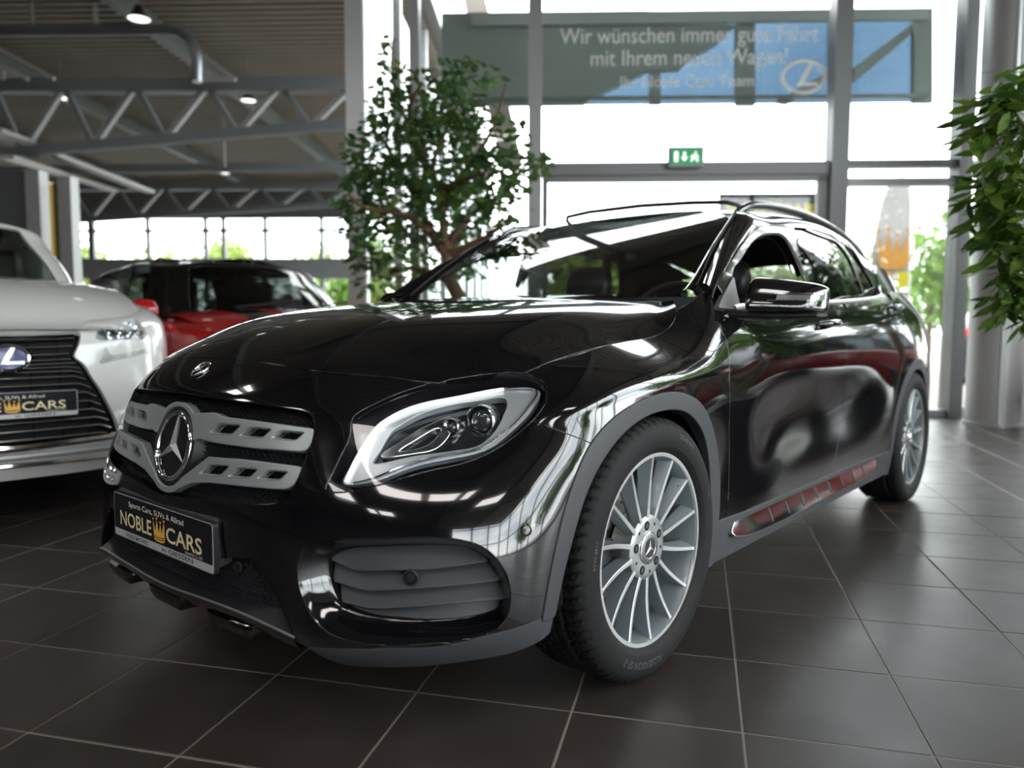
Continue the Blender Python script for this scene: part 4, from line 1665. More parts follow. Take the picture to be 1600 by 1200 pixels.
# base and arm
Vv, Ff = ring_loft([[(x, y + .055 * math.cos(a), z + h * math.sin(a) * (1 if math.sin(a) > 0 else .8)) for a in np.linspace(0, 2 * PI, 16, endpoint=False)]
                    for x, y, z, h in ((.815, .60, .966, .020), (.87, .62, .964, .016), (.95, .68, .962, .014), (1.03, .735, .962, .013), (1.052, .75, .964, .006))])
MB().add(Vv, Ff).build('mirror_base', DARKPL, MIR, True, 60)
MIR2 = copy_tree(MIR, CAR)
MIR2.scale = (-1, 1, 1)


# ================================================================== the black car: front details
def offset(sheet, d, box=None):
    """copy of (part of) a sheet moved inwards by d; keeps its (u, v)"""
    o = Sheet.__new__(Sheet)
    i0, i1, j0, j1 = 0, len(sheet.u), 0, len(sheet.v)
    if box is not None:
        i0 = max(0, int(np.searchsorted(sheet.u, box[0])) - 1)
        i1 = int(np.searchsorted(sheet.u, box[1])) + 1
        j0 = max(0, int(np.searchsorted(sheet.v, box[2])) - 1)
        j1 = int(np.searchsorted(sheet.v, box[3])) + 1
    o.u, o.v = sheet.u[i0:i1], sheet.v[j0:j1]
    o.N = sheet.N[i0:i1, j0:j1]
    o.P = sheet.P[i0:i1, j0:j1] - o.N * (d if np.isscalar(d) else d[i0:i1, j0:j1, None])
    o.flip = sheet.flip
    o._bvh = None
    return o


def fine(sheet, box, res):
    """finer resampling of part of a sheet"""
    o = Sheet.__new__(Sheet)
    o.u = np.linspace(box[0], box[1], int((box[1] - box[0]) / res) + 2)
    o.v = np.linspace(box[2], box[3], int((box[3] - box[2]) / res) + 2)
    q = np.stack(np.meshgrid(o.u, o.v, indexing='ij'), -1).reshape(-1, 2)
    o.P = sheet.at(q).reshape(len(o.u), len(o.v), 3)
    o.N = sheet.at(q, 'N').reshape(len(o.u), len(o.v), 3)
    o.flip = False
    o._bvh = None
    return o


def bb(uv, m=.03):
    return (max(0, uv[:, 0].min() - m), uv[:, 0].max() + m, uv[:, 1].min() - m, uv[:, 1].max() + m)


def wall(sheet, uv, d0, d1, out=0.0, steps=3, curve=1.0):
    """inner side wall that follows a closed outline from depth d0 to d1"""
    n = len(uv)
    c = uv.mean(0)
    P0, N0 = sheet.at(uv), sheet.at(uv, 'N')
    rings = []
    for k in range(steps + 1):
        t = k / steps
        q = uv + (c - uv) / np.linalg.norm(c - uv, axis=1, keepdims=True) * out * t
        rings.append(sheet.at(q) - sheet.at(q, 'N') * (d0 + (d1 - d0) * t ** curve))
    Vv = np.concatenate(rings)
    Ff = []
    for k in range(steps):
        for a in range(n):
            Ff.append([k * n + a, k * n + (a + 1) % n, (k + 1) * n + (a + 1) % n, (k + 1) * n + a])
    return Vv, Ff


def plain(name, V, F, m, parent, smooth=True, both=False, angle=40):
    me = MB()
    me.add(V, F)
    a = me.build(name, m, parent, smooth, angle)
    if both:
        V2 = [(-v[0], v[1], v[2]) for v in V]
        b = MB().add(V2, [tuple(f)[::-1] for f in F]).build(name, m, parent, smooth, angle)
        return a, b
    return a


STARM = mat('star_silver', (.84, .85, .86), .24, .85)


def star_badge(name, P, n, R, parent, ring_r, star_len, disc=GLOSS, thick=.4, base=0.0):
    M = frame(P, n)
    a = MB()
    prof = [(R - ring_r, 0), (R - ring_r * .9, ring_r * .6), (R - ring_r * .4, ring_r), (R, ring_r * 1.1), (R + ring_r * .5, ring_r * .8), (R + ring_r, 0), (R + ring_r, -base - .002), (R - ring_r, -base - .002)]
    a.lathe(prof, 64, 'z', close=True)
    a.V = [tuple(M @ Vector(v)) for v in a.V]
    rg = a.build(name, CHROME, parent, True, 60)
    b = MB().lathe([(0.0001, .0), (R * .5, -.001), (R, -.001)], 48)
    b.V = [tuple(M @ Vector(v)) for v in b.V]
    b.build('badge_disc', disc, rg, True)
    s = MB()
    h = ring_r * (1.6 if thick >= .4 else .8)
    for k in range(3):
        t = PI / 2 + k * 2 * PI / 3
        tip = (star_len * math.cos(t), star_len * math.sin(t))
        w = star_len * .175
        l = (w * math.cos(t + PI / 3), w * math.sin(t + PI / 3))
        r = (w * math.cos(t - PI / 3), w * math.sin(t - PI / 3))
        top = (0, 0, h)
        V = [(tip[0], tip[1], h * .15), (l[0], l[1], 0.0005), top, (r[0], r[1], 0.0005), (tip[0], tip[1], 0)]
        s.add(V, [(0, 1, 2), (0, 2, 3), (0, 4, 1), (0, 3, 4)])
    s.V = [tuple(M @ Vector(v)) for v in s.V]
    s.build('badge_star', STARM, rg)
    return rg


def number_plate(parent, M, name='number_plate', W_=.528, H_=.1165, depth=.012):
    """black dealer plate in a silver-edged frame; M puts its centre, z outwards"""
    def rr(w, h, r, n=5):
        out = []
        for cx, cy, a0 in ((w / 2 - r, h / 2 - r, 0), (-w / 2 + r, h / 2 - r, PI / 2), (-w / 2 + r, -h / 2 + r, PI), (w / 2 - r, -h / 2 + r, 1.5 * PI)):
            for k in range(n):
                a = a0 + PI / 2 * k / (n - 1)
                out.append((cx + r * math.cos(a), cy + r * math.sin(a)))
        return out
    fr = MB()
    fr.prism(rr(W_ + .006, H_ + .006, .010), lambda p: M @ Vector((p[0], p[1], 0)), lambda p: M @ Vector((p[0], p[1], -depth)))
    root = fr.build(name, DARKPL, parent)
    e = MB().prism(rr(W_, H_, .008), lambda p: M @ Vector((p[0], p[1], .0006)), lambda p: M @ Vector((p[0], p[1], -.001)))
    e.build('plate_edge', mat('plate_silver', (.62, .63, .64), .4, .2), root)
    sh = H_ * .165
    f = MB().prism(rr(W_ - .005, H_ - sh - .003, .006), lambda p: M @ Vector((p[0], p[1] + sh / 2 - .0008, .0012)), lambda p: M @ Vector((p[0], p[1] + sh / 2, .0002)))
    f.build('plate_face', mat('plate_black', (.006, .007, .012), .3, 0, .3), root)
    X = lambda t: (t - .5) * W_
    Y = lambda t: (.5 - t) * H_
    z = Matrix.Translation((0, 0, .0012))
    lettering('plate_lettering', [('Sports Cars, SUVs & Allrad', X(.46), Y(.235), .565 * W_, .125 * H_, .004)], M @ z, LIGHTTXT, root)
    lettering('plate_lettering', [('NOBLE', X(.248), Y(.705), .345 * W_, .335 * H_, .014), ('CARS', X(.738), Y(.705), .335 * W_, .335 * H_, .014)], M @ z, GOLD, root)
    lettering('plate_lettering', [('GmbH & Co. KG', X(.83), Y(.80), .155 * W_, .06 * H_, .0)], M @ z, LIGHTTXT, root)
    lettering('plate_lettering', [('NOBLE', X(.185), Y(.955), .105 * W_, .085 * H_, .01), ('CARS', X(.325), Y(.955), .10 * W_, .085 * H_, .01), ('in GIESSEN', X(.67), Y(.955), .30 * W_, .095 * H_, .012)], M, BLACK, root, .0009)
    crown('plate_crown', X(.502), Y(.775), .115 * W_, .47 * H_, M @ z, root)
    crown('plate_crown', X(.256), Y(.957), .022 * W_, .09 * H_, M, root, BLACK, .0009, False)
    return root


# ---------------------------------------------------------------- headlights
LENS = glass('headlamp_lens', (.93, .95, .97), 1.5, .02)
HOUSING = mat('headlamp_housing', (.012, .011, .016), .25, 0, .5)
REFL = mat('headlamp_reflector', (.78, .80, .82), .12, 1.0)
LEDM = mat('daylight_led', (.9, .9, .9), .3, emit=((1, .985, .95), .6))


def both(name, fn, parent2, *a):
    pass


HLB = bb(hl_uv)
HW = fine(W, HLB, .004)
hl_parts = []
for sx in (1, -1):
    root = bpy.data.objects.new('headlight', None)
    C.objects.link(root)
    root.parent = CAR
    if sx < 0:
        root.scale = (-1, 1, 1)
        for o in hl_parts:
            c = o.copy()
            C.objects.link(c)
            c.parent = root
        break
    HR = root


def hl_add(o):
    hl_parts.append(o)
    o.parent = HR
    return o


def hl_mesh(name, V, F, m, smooth=True, angle=40):
    return plain(name, V, F, m, HR, smooth, False, angle)


V, N, F = cut(HW, hl_uv, [], .0025)
put('lens', lip(V, N, F, .01, .003), LENS, HR)
Vv, Ff = wall(W, hl_uv, .003, .06, .0)
hl_mesh('housing_wall', Vv, Ff, HOUSING)
HO = offset(HW, .058)
V, N, F = cut(HO, hl_uv, [], -.002)
put('housing', (V, N, F), HOUSING, HR)
# light panel round the dark eye
H3 = offset(HW, .026)
LP = [(537, 754), (545, 735), (560, 709), (582, 676), (608, 653), (640, 638), (687, 626), (750, 614), (792, 606), (832, 608), (843, 612), (836, 632), (818, 655), (790, 681), (762, 701), (712, 714), (662, 724), (625, 736), (590, 750), (556, 756)]
EYE = [(581, 724), (590, 708), (606, 681), (628, 662), (652, 648), (690, 635), (726, 628), (760, 623), (788, 621), (794, 630), (788, 648), (776, 672), (762, 687), (745, 698), (716, 704), (688, 708), (655, 712), (625, 718), (600, 724)]
lp = smooth_line(H3.line(LP), 120, True)
eye = smooth_line(H3.line(EYE), 120, True)
V, N, F = cut(H3, lp, [eye], 0)
put('reflector_panel', lip(V, N, F, .02, .002), mat('reflector_silver', (.62, .64, .65), .3, .5), HR)
Vv, Ff = wall(H3, eye, .0, .03, .004)
hl_mesh('eye_wall', Vv, Ff, DARKCHROME)
# daylight strip: a flat light guide along the upper edge of the panel
H2 = offset(HW, .020)
LED = [(541, 753), (549, 735), (562, 711), (584, 677), (609, 655), (641, 639.5), (688, 627.5), (750, 615.5), (787, 608.5)]
led = smooth_line(H2.line(LED), 60)
c3, n3 = H2.at(led), H2.at(led, 'N')
t3 = np.gradient(c3, axis=0)
t3 /= np.linalg.norm(t3, axis=1, keepdims=True)
b3_ = np.cross(n3, t3)
wd = np.interp(np.linspace(0, 1, 60), [0, .15, .5, .9, 1], [.0045, .0062, .0068, .0065, .004])[:, None]
ring = [c3 + b3_ * wd, c3 + b3_ * wd * .6 + n3 * .004, c3 - b3_ * wd * .6 + n3 * .004, c3 - b3_ * wd]
Vv = np.stack(ring, 1).reshape(-1, 3)
Ff = []
for i in range(59):
    for a in range(3):
        Ff.append((i * 4 + a, i * 4 + a + 1, i * 4 + 4 + a + 1, i * 4 + 4 + a))
hl_mesh('daylight_strip', Vv, Ff, LEDM)
# second chrome line closing the eye at the rear
LED2 = [(792, 607), (838, 610), (828, 634), (806, 660), (778, 683), (748, 700.5), (700, 710), (660, 719), (622, 731), (585, 746), (552, 754)]
l2 = smooth_line(H2.line(LED2), 60)
hl_mesh('chrome_edge', *(lambda b: (b.V, b.F))(MB().tube([tuple(p) for p in H2.at(l2)], .0022, 6)), CHROME)
# eye floor, reflector blade, projector
HE = offset(HW, .050)
V, N, F = cut(HE, eye, [], -.003)
put('eye_floor', (V, N, F), mat('eye_floor', (.05, .055, .06), .12, .6, .5), HR)
H4 = offset(HW, .034)
BL = [(596, 713), (622, 694), (652, 674), (682, 659), (704, 652), (708, 660), (703, 676), (692, 691), (676, 702), (640, 709)]
bl_ = smooth_line(H4.line(BL), 80, True)
BI = [(622, 706), (645, 689), (668, 675), (684, 668), (690, 670), (686, 681), (676, 692), (660, 700)]
bi_ = smooth_line(H4.line(BI), 60, True)
V, N, F = cut(H4, bl_, [bi_], 0)
put('reflector_blade', lip(V, N, F, .014, .003), REFL, HR)
Vv, Ff = wall(H4, bi_, 0, .016, .012)
hl_mesh('reflector_cup', Vv, Ff, mat('cup_grey', (.30, .32, .33), .15, .9))
for (cx, cy), R in (((752, 657), .036), ((706, 668), .021)):
    q = H4.at([H4.hit(cx, cy)])[0]
    M = frame(q, (.35, -1, .05))
    b = MB().lathe([(R * .86, -.03), (R * .86, .004), (R * .92, .010), (R, .008), (R * 1.04, 0), (R * 1.04, -.03)], 40, close=True)
    b.V = [tuple(M @ Vector(v)) for v in b.V]
    b.build('projector_ring', REFL, HR, True, 40)
    b = MB().lathe([(.0001, .012), (R * .3, .011), (R * .55, .007), (R * .75, .001), (R * .86, -.006)], 32)
    b.V = [tuple(M @ Vector(v)) for v in b.V]
    b.build('projector_lens', mat('projector_glass', (.05, .055, .06), .03, .2, 1.0, .9), HR, True)
# fluted band above the strip
H5 = offset(HW, .016)
f0 = smooth_line(H5.line([(566, 668), (588, 648), (620, 632), (660, 619), (700, 608), (750, 599), (790, 594)]), 64)
f1 = smooth_line(H5.line([(560, 655), (578, 642), (612, 626), (652, 612), (696, 600), (745, 591.5), (788, 587)]), 64)
b = MB()
a0, a1, n0 = H5.at(f0), H5.at(f1), H5.at(f0, 'N')
for i in range(63):
    t = (a0[i + 1] - a0[i]) * .5
    P = [a0[i], a0[i] + t, a1[i] + t, a1[i]]
    up = n0[i] * .005
    b.add([tuple(p) for p in P] + [tuple(p + up) for p in ((a0[i] + t * .5), (a1[i] + t * .5))], [(0, 4, 5, 3), (4, 1, 2, 5)])
b.build('fluted_band', mat('fluted_violet', (.07, .065, .10), .2, .3, .6), HR)['kind'] = 'stuff'
hb = MB().tube([tuple(p) for p in H5.at(f1)], .0022, 6)
hb.build('housing_bead', HOUSING, HR, True)
HR.name = 'headlight'
HL2 = copy_tree(HR, CAR)
HL2.scale = (-1, 1, 1)
for o in list(bpy.data.objects):
    if o.type == 'EMPTY' and o.name.startswith('headlight') and not o.children:
        bpy.data.objects.remove(o)

# ---------------------------------------------------------------- grille
GB = bb(gr_half[2:-2], .03)
GB = (0, GB[1], gbot[1] - .03, gtop[1] + .02)
GM = offset(fine(W, GB, .006), .035)
ghalf_m = np.vstack([[(-.05, gtop[1] + .012)], [(0, gtop[1] + .012)], smooth_line(gr_uv, 60) + np.array([-.001, 0.004]), [(0, gbot[1] + .004)], [(-.05, gbot[1] + .004)]])
V, N, F = cut(offset(fine(W, GB, .012), .05), ghalf_m, [], -.01)
put('grille_backing', joined((V, N, F), mirrored(V, N, F)), BLACK, CAR)


def studs(sheet, outline, pu, pv, hgt, name, parent, m, size=.46):
    uu = np.arange(-.02, sheet.u[-1], pu)
    vv = np.arange(sheet.v[0], sheet.v[-1], pv)
    Q = []
    for j, v in enumerate(vv):
        for u in uu:
            Q.append((u + (pu / 2 if j % 2 else 0), v))
    Q = np.array(Q)
    d = sdist(Q, outline)
    Q = Q[(d > pu * .45) & (Q[:, 0] >= -1e-6)]
    b = MB()
    a = np.array([(-size * pu, 0), (0, -size * 2 * pv * .98), (size * pu, 0), (0, size * 2 * pv * .98)])
    for q in Q:
        c = q + a
        P = sheet.at(np.abs(c) * np.array([1, 0]) + c * np.array([0, 1]))
        P[:, 0] = np.where(c[:, 0] < 0, -P[:, 0], P[:, 0])
        top = sheet.at([q])[0] + sheet.at([q], 'N')[0] * hgt + np.array([0, 0, pv * .35])
        for s in ((1, -1) if q[0] > 1e-4 else (1,)):
            V = [(s * p[0], p[1], p[2]) for p in list(P) + [top]]
            F = [(0, 1, 4), (1, 2, 4), (2, 3, 4), (3, 0, 4)]
            b.add(V, F if s > 0 else [f[::-1] for f in F])
    o = link(name, mesh(name, b.V, b.F, False), m, parent)
    o['kind'] = 'stuff'
    return o


MESHM = mat('grille_mesh_black', (.016, .0165, .019), .25)
studs(GM, ghalf_m, .0185, .0082, .009, 'grille_mesh', CAR, MESHM)
V, N, F = cut(offset(fine(W, GB, .012), .036), ghalf_m, [], -.01)
put('grille_backing', joined((V, N, F), mirrored(V, N, F)), MESHM, CAR)

Vv, Ff = wall(W, np.vstack([smooth_line(gr_uv, 70)]), .002, .045, .0)
n_ = 70
Ff = [f for k, f in enumerate(Ff) if (k % n_) != n_ - 1]
plain('grille_frame', Vv, Ff, GLOSS, CAR, True, True)
# silver bars
GS = offset(fine(W, GB, .0045), .004)
sc_ = GS.near((0, -.842, .628))
scy = sc_[1]


def circ_uv(r, a0, a1, n=30):
    return np.array([(r * math.sin(t), scy + r * math.cos(t)) for t in np.linspace(a0, a1, n)])


T1 = GS.line([(334, 646), (347.5, 652.5), (375, 656), (425, 662.5), (462, 667.5), (488, 670.8)])
B1 = GS.line([(487.5, 680), (485, 692), (477.8, 702), (466, 703.6), (450, 702.5), (400, 698.8), (350, 692.5), (322, 687.5), (311, 683.5)])
T2 = GS.line([(325, 715.3), (375, 719), (425, 725), (469, 730.5)])
B2 = GS.line([(465, 745), (456, 758), (446, 762.5), (420, 761.8), (400, 760), (350, 755), (325, 752.5), (300, 753)])
up_out = np.vstack([[(-.05, scy + .108)], circ_uv(.108, 0, .75, 14), T1, B1, circ_uv(.0985, 1.35, 0, 20), [(-.05, scy + .0985)]])
lo_out = np.vstack([[(-.05, scy - .0985)], circ_uv(.0985, PI, 2.35, 16), T2, B2, circ_uv(.110, 2.55, PI, 12), [(-.05, scy - .110)]])
WIN1 = [[(326.5, 677), (341, 660.5), (379.5, 663), (362, 679.5)], [(372.5, 682), (391, 666), (427, 669.5), (410.5, 684.5)], [(422.5, 685), (440, 671.3), (478, 675), (462, 689)]]
WIN2 = [[(310.5, 741), (326, 724.3), (361, 726.5), (344, 743.5)], [(355.5, 745), (370.5, 729.3), (405.5, 732), (389.5, 747)], [(400.5, 748.5), (418, 733), (453, 736), (437, 750.5)]]


def rounded(q, r=.18, n=5):
    q = np.asarray(q)
    out = []
    for k in range(len(q)):
        a, b, c = q[k - 1], q[k], q[(k + 1) % len(q)]
        p0, p1 = b + (a - b) * r, b + (c - b) * r
        for t in np.linspace(0, 1, n):
            out.append((1 - t) ** 2 * p0 + 2 * t * (1 - t) * b + t * t * p1)
    return np.array(out)


for outl, wins, nm in ((up_out, WIN1, 'upper'), (lo_out, WIN2, 'lower')):
    wuv = [rounded(GS.line(w)) for w in wins]
    V, N, F = cut(GS, outl, wuv, 0)
    # puff the bar slightly forward round the star
    q = lip(V, N, F, .022, .003, skip=on_center)
    bar = put('grille_bar', joined(q, mirrored(*q)), SATIN, CAR)
    for w in wuv:
        Vv, Ff = wall(GS, w, -.0022, .0005, .0022, 2)
        Vi, Fi = wall(GS, w + (w.mean(0) - w) / np.linalg.norm(w.mean(0) - w, axis=1, keepdims=True) * .0022, .0005, .016, .003, 2)
        Vo, Fo = wall(GS, w + (w - w.mean(0)) * .08, -.0008, -.0012, .0)
        for s in (1, -1):
            V2 = [(s * v[0], v[1], v[2]) for v in Vv]
            MB().add(V2, [tuple(f) if s > 0 else tuple(f)[::-1] for f in Ff]).build('vent_trim', MACHINED, bar, True)
            MB().add([(s * v[0], v[1], v[2]) for v in Vi], [tuple(f) if s > 0 else tuple(f)[::-1] for f in Fi]).build('vent_duct', CHROME, bar, True)
# dark collar behind the star and the star itself
sp_ = W.at([(0, scy)])[0]
sn_ = W.at([(0, scy)], 'N')[0]
M = frame(sp_ - sn_ * .02, sn_)
b = MB().lathe([(.062, .004), (.090, .012), (.100, .010), (.112, -.012), (.125, -.03)], 56)
b.V = [tuple(M @ Vector(v)) for v in b.V]
b.build('star_collar', DARKPL, CAR, True)
star_badge('grille_star', sp_ - sn_ * .009, sn_, .0835, CAR, .0065, .078, GLOSS, .4, .01)
# bonnet badge
bn = W.at([W.near((0, -.760, .815))], 'N')[0]
star_badge('hood_badge', np.array((0, -.7625, .8165)), bn, .0265, CAR, .0028, .024, GLOSS, .2)

# ---------------------------------------------------------------- fog pocket with its slats
INS = [(518, 876), (527, 866), (548, 858), (580, 855), (611, 853.6), (655, 852), (690, 852), (724, 854), (745, 863), (764, 878), (777, 899), (786.5, 925), (786, 945), (776, 955), (729, 966), (677, 969.6), (624, 967), (585, 963), (559, 956.5), (543, 948.6), (530, 927.6), (521, 901)]
FB = bb(fp_uv, .04)
FW_ = fine(W, FB, .005)
FO = offset(FW_, .045)
ins = smooth_line(FO.line(INS), 140, True)
c0 = fp_uv.mean(0)
ang = lambda q: np.unwrap(np.arctan2(q[:, 1] - c0[1], q[:, 0] - c0[0]))


def by_angle(q, n=160):
    a = np.arctan2(q[:, 1] - c0[1], q[:, 0] - c0[0])
    k = np.argsort(a)
    a, q = a[k], q[k]
    a = np.r_[a[-1] - 2 * PI, a, a[0] + 2 * PI]
    q = np.vstack([q[-1:], q, q[:1]])
    t = np.linspace(-PI, PI, n, endpoint=False)
    return np.stack([np.interp(t, a, q[:, 0]), np.interp(t, a, q[:, 1])], 1)


qa, qb = by_angle(fp_uv), by_angle(ins)
rings = []
Pa, Na = W.at(qa), W.at(qa, 'N')
for t in np.linspace(0, 1, 12):
    q = qa * (1 - t) + qb * t
    e = t * t * (3 - 2 * t)
    e = .5 * e + .5 * math.sin(t * PI / 2)
    rings.append(W.at(q) - W.at(q, 'N') * (.050 * e + .0008))
n = len(qa)
Vv = np.concatenate(rings)
Ff = [[k * n + a, k * n + (a + 1) % n, (k + 1) * n + (a + 1) % n, (k + 1) * n + a] for k in range(11) for a in range(n)]
plain('bumper_pocket', Vv, Ff, PAINT, CAR, True, True, None)
SL = [FO.line([(505, 872), (560, 868), (650, 868), (720, 866), (800, 862)]) * 0]
# fin lines (pixel traces of the three lower edges)
fins = [[(500, 869), (522, 876), (552, 889.5), (600, 890.5), (660, 889), (710, 884), (760, 876.5), (800, 870)],
        [(500, 905), (530, 910), (565, 920.5), (620, 920.5), (690, 916), (745, 910), (780, 906), (800, 903)],
        [(500, 936), (546, 942), (575, 949), (630, 948), (690, 944), (745, 939), (790, 935), (805, 933)]]
fl = [smooth_line(FO.line(f), 60) for f in fins]
vtop_, vbot_ = ins[:, 1].max() + .02, ins[:, 1].min() - .02
FOs = fine(W, FB, .0032)


def finv(k, u):
    if k < 0:
        return np.full_like(u, vtop_)
    if k > 2:
        return np.full_like(u, vbot_)
    return np.interp(u, fl[k][:, 0], fl[k][:, 1])


for k in range(4):
    UV = np.stack(np.meshgrid(FOs.u, FOs.v, indexing='ij'), -1)
    top, bot = finv(k - 1, UV[..., 0]), finv(k, UV[..., 0])
    fr_ = np.clip((top - UV[..., 1]) / np.maximum(.004, top - bot), -.3, 1.25)
    dep = .070 - .026 * np.clip(fr_, 0, 1) ** 1.2
    sh = offset(FOs, dep)
    nn_ = np.cross(np.gradient(sh.P, axis=0), np.gradient(sh.P, axis=1))
    sh.N = nn_ / np.linalg.norm(nn_, axis=2, keepdims=True)
    us = np.linspace(FOs.u[0] + .005, FOs.u[-1] - .005, 80)
    band = np.vstack([np.stack([us, finv(k - 1, us) + (.004 if k else 0)], 1), np.stack([us, finv(k, us)], 1)[::-1]])
    # intersection of the band with the insert outline
    dband, dins = sdist(UV.reshape(-1, 2), band), sdist(UV.reshape(-1, 2), ins)
    keep = UV.reshape(-1, 2)[np.minimum(dband, dins) > 0]
    import types
    _sd = sdist

    def sd2(Q, poly, b_=band, i_=ins):
        return np.minimum(_sd(Q, b_), _sd(Q, i_))
    globals()['sdist'] = sd2
    V, N, F = cut(sh, ins, [], .0)
    globals()['sdist'] = _sd
    if len(F):
        sides('intake_slat', lip(V, N, F, .022, .002), PLASTIC, CAR)
V, N, F = cut(offset(FW_, .075), ins, [], -.01)
sides('intake_backing', (V, N, F), BLACK, CAR)


def sensor(sheet, px, py, r, m_, name='parking_sensor', lift=.001):
    uv = sheet.hit(px, py)
    P, Nn = sheet.at([uv])[0], sheet.at([uv], 'N')[0]
    out = []
    for s in (1, -1):
        M = frame((s * P[0], P[1], P[2]), (s * Nn[0], Nn[1], Nn[2]))
        b = MB().lathe([(r * 1.45, -.004), (r * 1.4, lift + .002), (r * 1.15, lift + .003), (r * 1.05, lift), (r, -.001), (r * .9, lift + .001), (.0001, lift + .0015)], 28)
        b.V = [tuple(M @ Vector(v)) for v in b.V]
        out.append(b.build(name, m_, CAR, True, 35))
    return out


sensor(W, 822, 828, .0095, GLOSS)
sensor(offset(FW_, .043), 642, 902, .012, DARKPL)

# ---------------------------------------------------------------- lower intake, lip and tabs
LB = (0, li_uv[:, 0].max() + .03, 0.0, ltop[1] + .05)
LW = fine(W, LB, .006)
LM = offset(LW, .026)
mb_line = LM.line([(330, 921), (350, 927), (380, 937.5), (410, 944), (434, 949.5)])
mb0 = mb_line[0]
low_m = np.vstack([[(-.05, ltop[1] + .02)], [(.2, ltop[1] + .02)], LM.line([(357, 868), (398, 877), (407, 893), (424, 918), (437, 943)]), mb_line[::-1], [(0, mb0[1] + .0)], [(-.05, mb0[1])]])
studs(LM, low_m, .0185, .0075, .010, 'lower_grille_mesh', CAR, MESHM)
V, N, F = cut(offset(LW, .028), np.vstack([low_half[:3] + np.array([0, .03]), li_uv + np.array([.03, 0]), low_half[-2:]]), [], -.005)
put('lower_grille_backing', joined((V, N, F), mirrored(V, N, F)), MESHM, CAR)
Vv, Ff = wall(W, np.vstack([low_half[1:-1]]), .0, .035, 0)
nl = len(low_half) - 2
Ff = [f for k, f in enumerate(Ff) if (k % nl) < nl - 3]
plain('intake_wall', Vv, Ff, PAINT, CAR, True, True)
# lip: sloping top, bright bead, dark chrome band below
LIP = smooth_line(np.vstack([[W.near((0, -.862, .288))], [W.near((.12, -.86, .288))], W.line([(350, 939.5), (367.5, 954), (405, 967.5), (436, 979), (447, 985.5), (455, 994), (462, 1001)])]), 60)
pf = np.polyfit(LIP[:, 0], LIP[:, 1], 3)
LIP = np.stack([np.linspace(0, LIP[-1, 0], 60), np.polyval(pf, np.linspace(0, LIP[-1, 0], 60))], 1)
lp3, ln3 = W.at(LIP), W.at(LIP, 'N')
lp3 = lp3 - ln3 * np.clip((LIP[:, :1] - .25) / .25, 0, 1) * .010
inner = np.stack([LM.at([(u, max(v, float(np.interp(u, np.r_[0, mb_line[:, 0]], np.r_[mb0[1], mb_line[:, 1]]))))])[0] for u, v in LIP])
inner[-8:] = inner[-8:] * np.linspace(1, 0, 8)[:, None] + (lp3[-8:] - ln3[-8:] * .03) * np.linspace(0, 1, 8)[:, None]
Vv, Ff = [], []
prof = [inner, inner * .5 + (lp3 + ln3 * .006) * .5 + np.array([0, 0, .003]), lp3 + ln3 * .012]
n = 60
Vv = np.concatenate(prof)
Ff = [[k * n + a, k * n + a + 1, (k + 1) * n + a + 1, (k + 1) * n + a] for k in range(2) for a in range(n - 1)]
plain('lip_top', Vv, Ff, mat('lip_black', (.022, .023, .026), .28, 0, .3), CAR, True, True)
for s in (1, -1):
    MB().tube([(s * p[0], p[1], p[2]) for p in lp3 + ln3 * .012], .0026, 8).build('lip_bead', MACHINED, CAR, True)
prof = [lp3 + ln3 * .012, lp3 + ln3 * .011 + np.array([0, 0, -.012]), lp3 + ln3 * .002 + np.array([0, .004, -.032]), lp3 - ln3 * .03 + np.array([0, .0, -.040])]
Vv = np.concatenate(prof)
Ff = [[k * n + a, k * n + a + 1, (k + 1) * n + a + 1, (k + 1) * n + a] for k in range(3) for a in range(n - 1)]
plain('lip_band', Vv, Ff, mat('lip_dark_gloss', (.020, .018, .017), .12, .3, .8), CAR, True, True)


def tab(x0, x1, z0, drop):
    b = MB()
    xs_ = np.linspace(x0, x1, 14)
    rows = []
    for i, x in enumerate(xs_):
        k = min(1, min(i, 13 - i) / 2.2)
        k = k * k * (3 - 2 * k)
        u = W.near((abs(x), -.86 + .3 * x * x, z0))
        P = W.at([u])[0]
        y = P[1]
        rows.append([(x, y + .012, z0 + .012), (x, y - .006 * k - .002, z0 + .004), (x, y - .010 * k + .0, z0 - .010 * k), (x, y - .002 * k + .004, z0 - drop * k - .002), (x, y + .05, z0 - drop * k - .004), (x, y + .08, z0 + .01)])
    m_ = len(rows[0])
    V = [p for r in rows for p in r]
    F = [(i * m_ + a, i * m_ + a + 1, (i + 1) * m_ + a + 1, (i + 1) * m_ + a) for i in range(13) for a in range(m_ - 1)]
    F += [tuple(range(m_)), tuple(reversed(range(13 * m_, 14 * m_)))]
    return b.add(V, F).build('skid_tab', DARKCHROME, CAR, True, 60)


tab(-.10, .10, .258, .030)
tab(.20, .40, .256, .030)
tab(-.40, -.20, .256, .030)
# plate with holder
hm = MB()
for k in range(1):
    V = [(-.262, -.872, .372), (.262, -.872, .372), (.262, -.872, .488), (-.262, -.872, .488), (-.255, -.81, .38), (.255, -.81, .38), (.235, -.80, .50), (-.235, -.80, .50)]
    hm.add(V, [(0, 1, 2, 3), (1, 5, 6, 2), (5, 4, 7, 6), (4, 0, 3, 7), (3, 2, 6, 7), (0, 4, 5, 1)])
ho = hm.build('plate_holder', mat('holder_grey', (.045, .047, .05), .4), CAR)
bv = ho.modifiers.new('b', 'BEVEL')
bv.width = .006
bv.segments = 3
number_plate(CAR, Matrix(((1, 0, 0, 0), (0, 0, -1, -.8806), (0, 1, 0, .4216), (0, 0, 0, 1))))
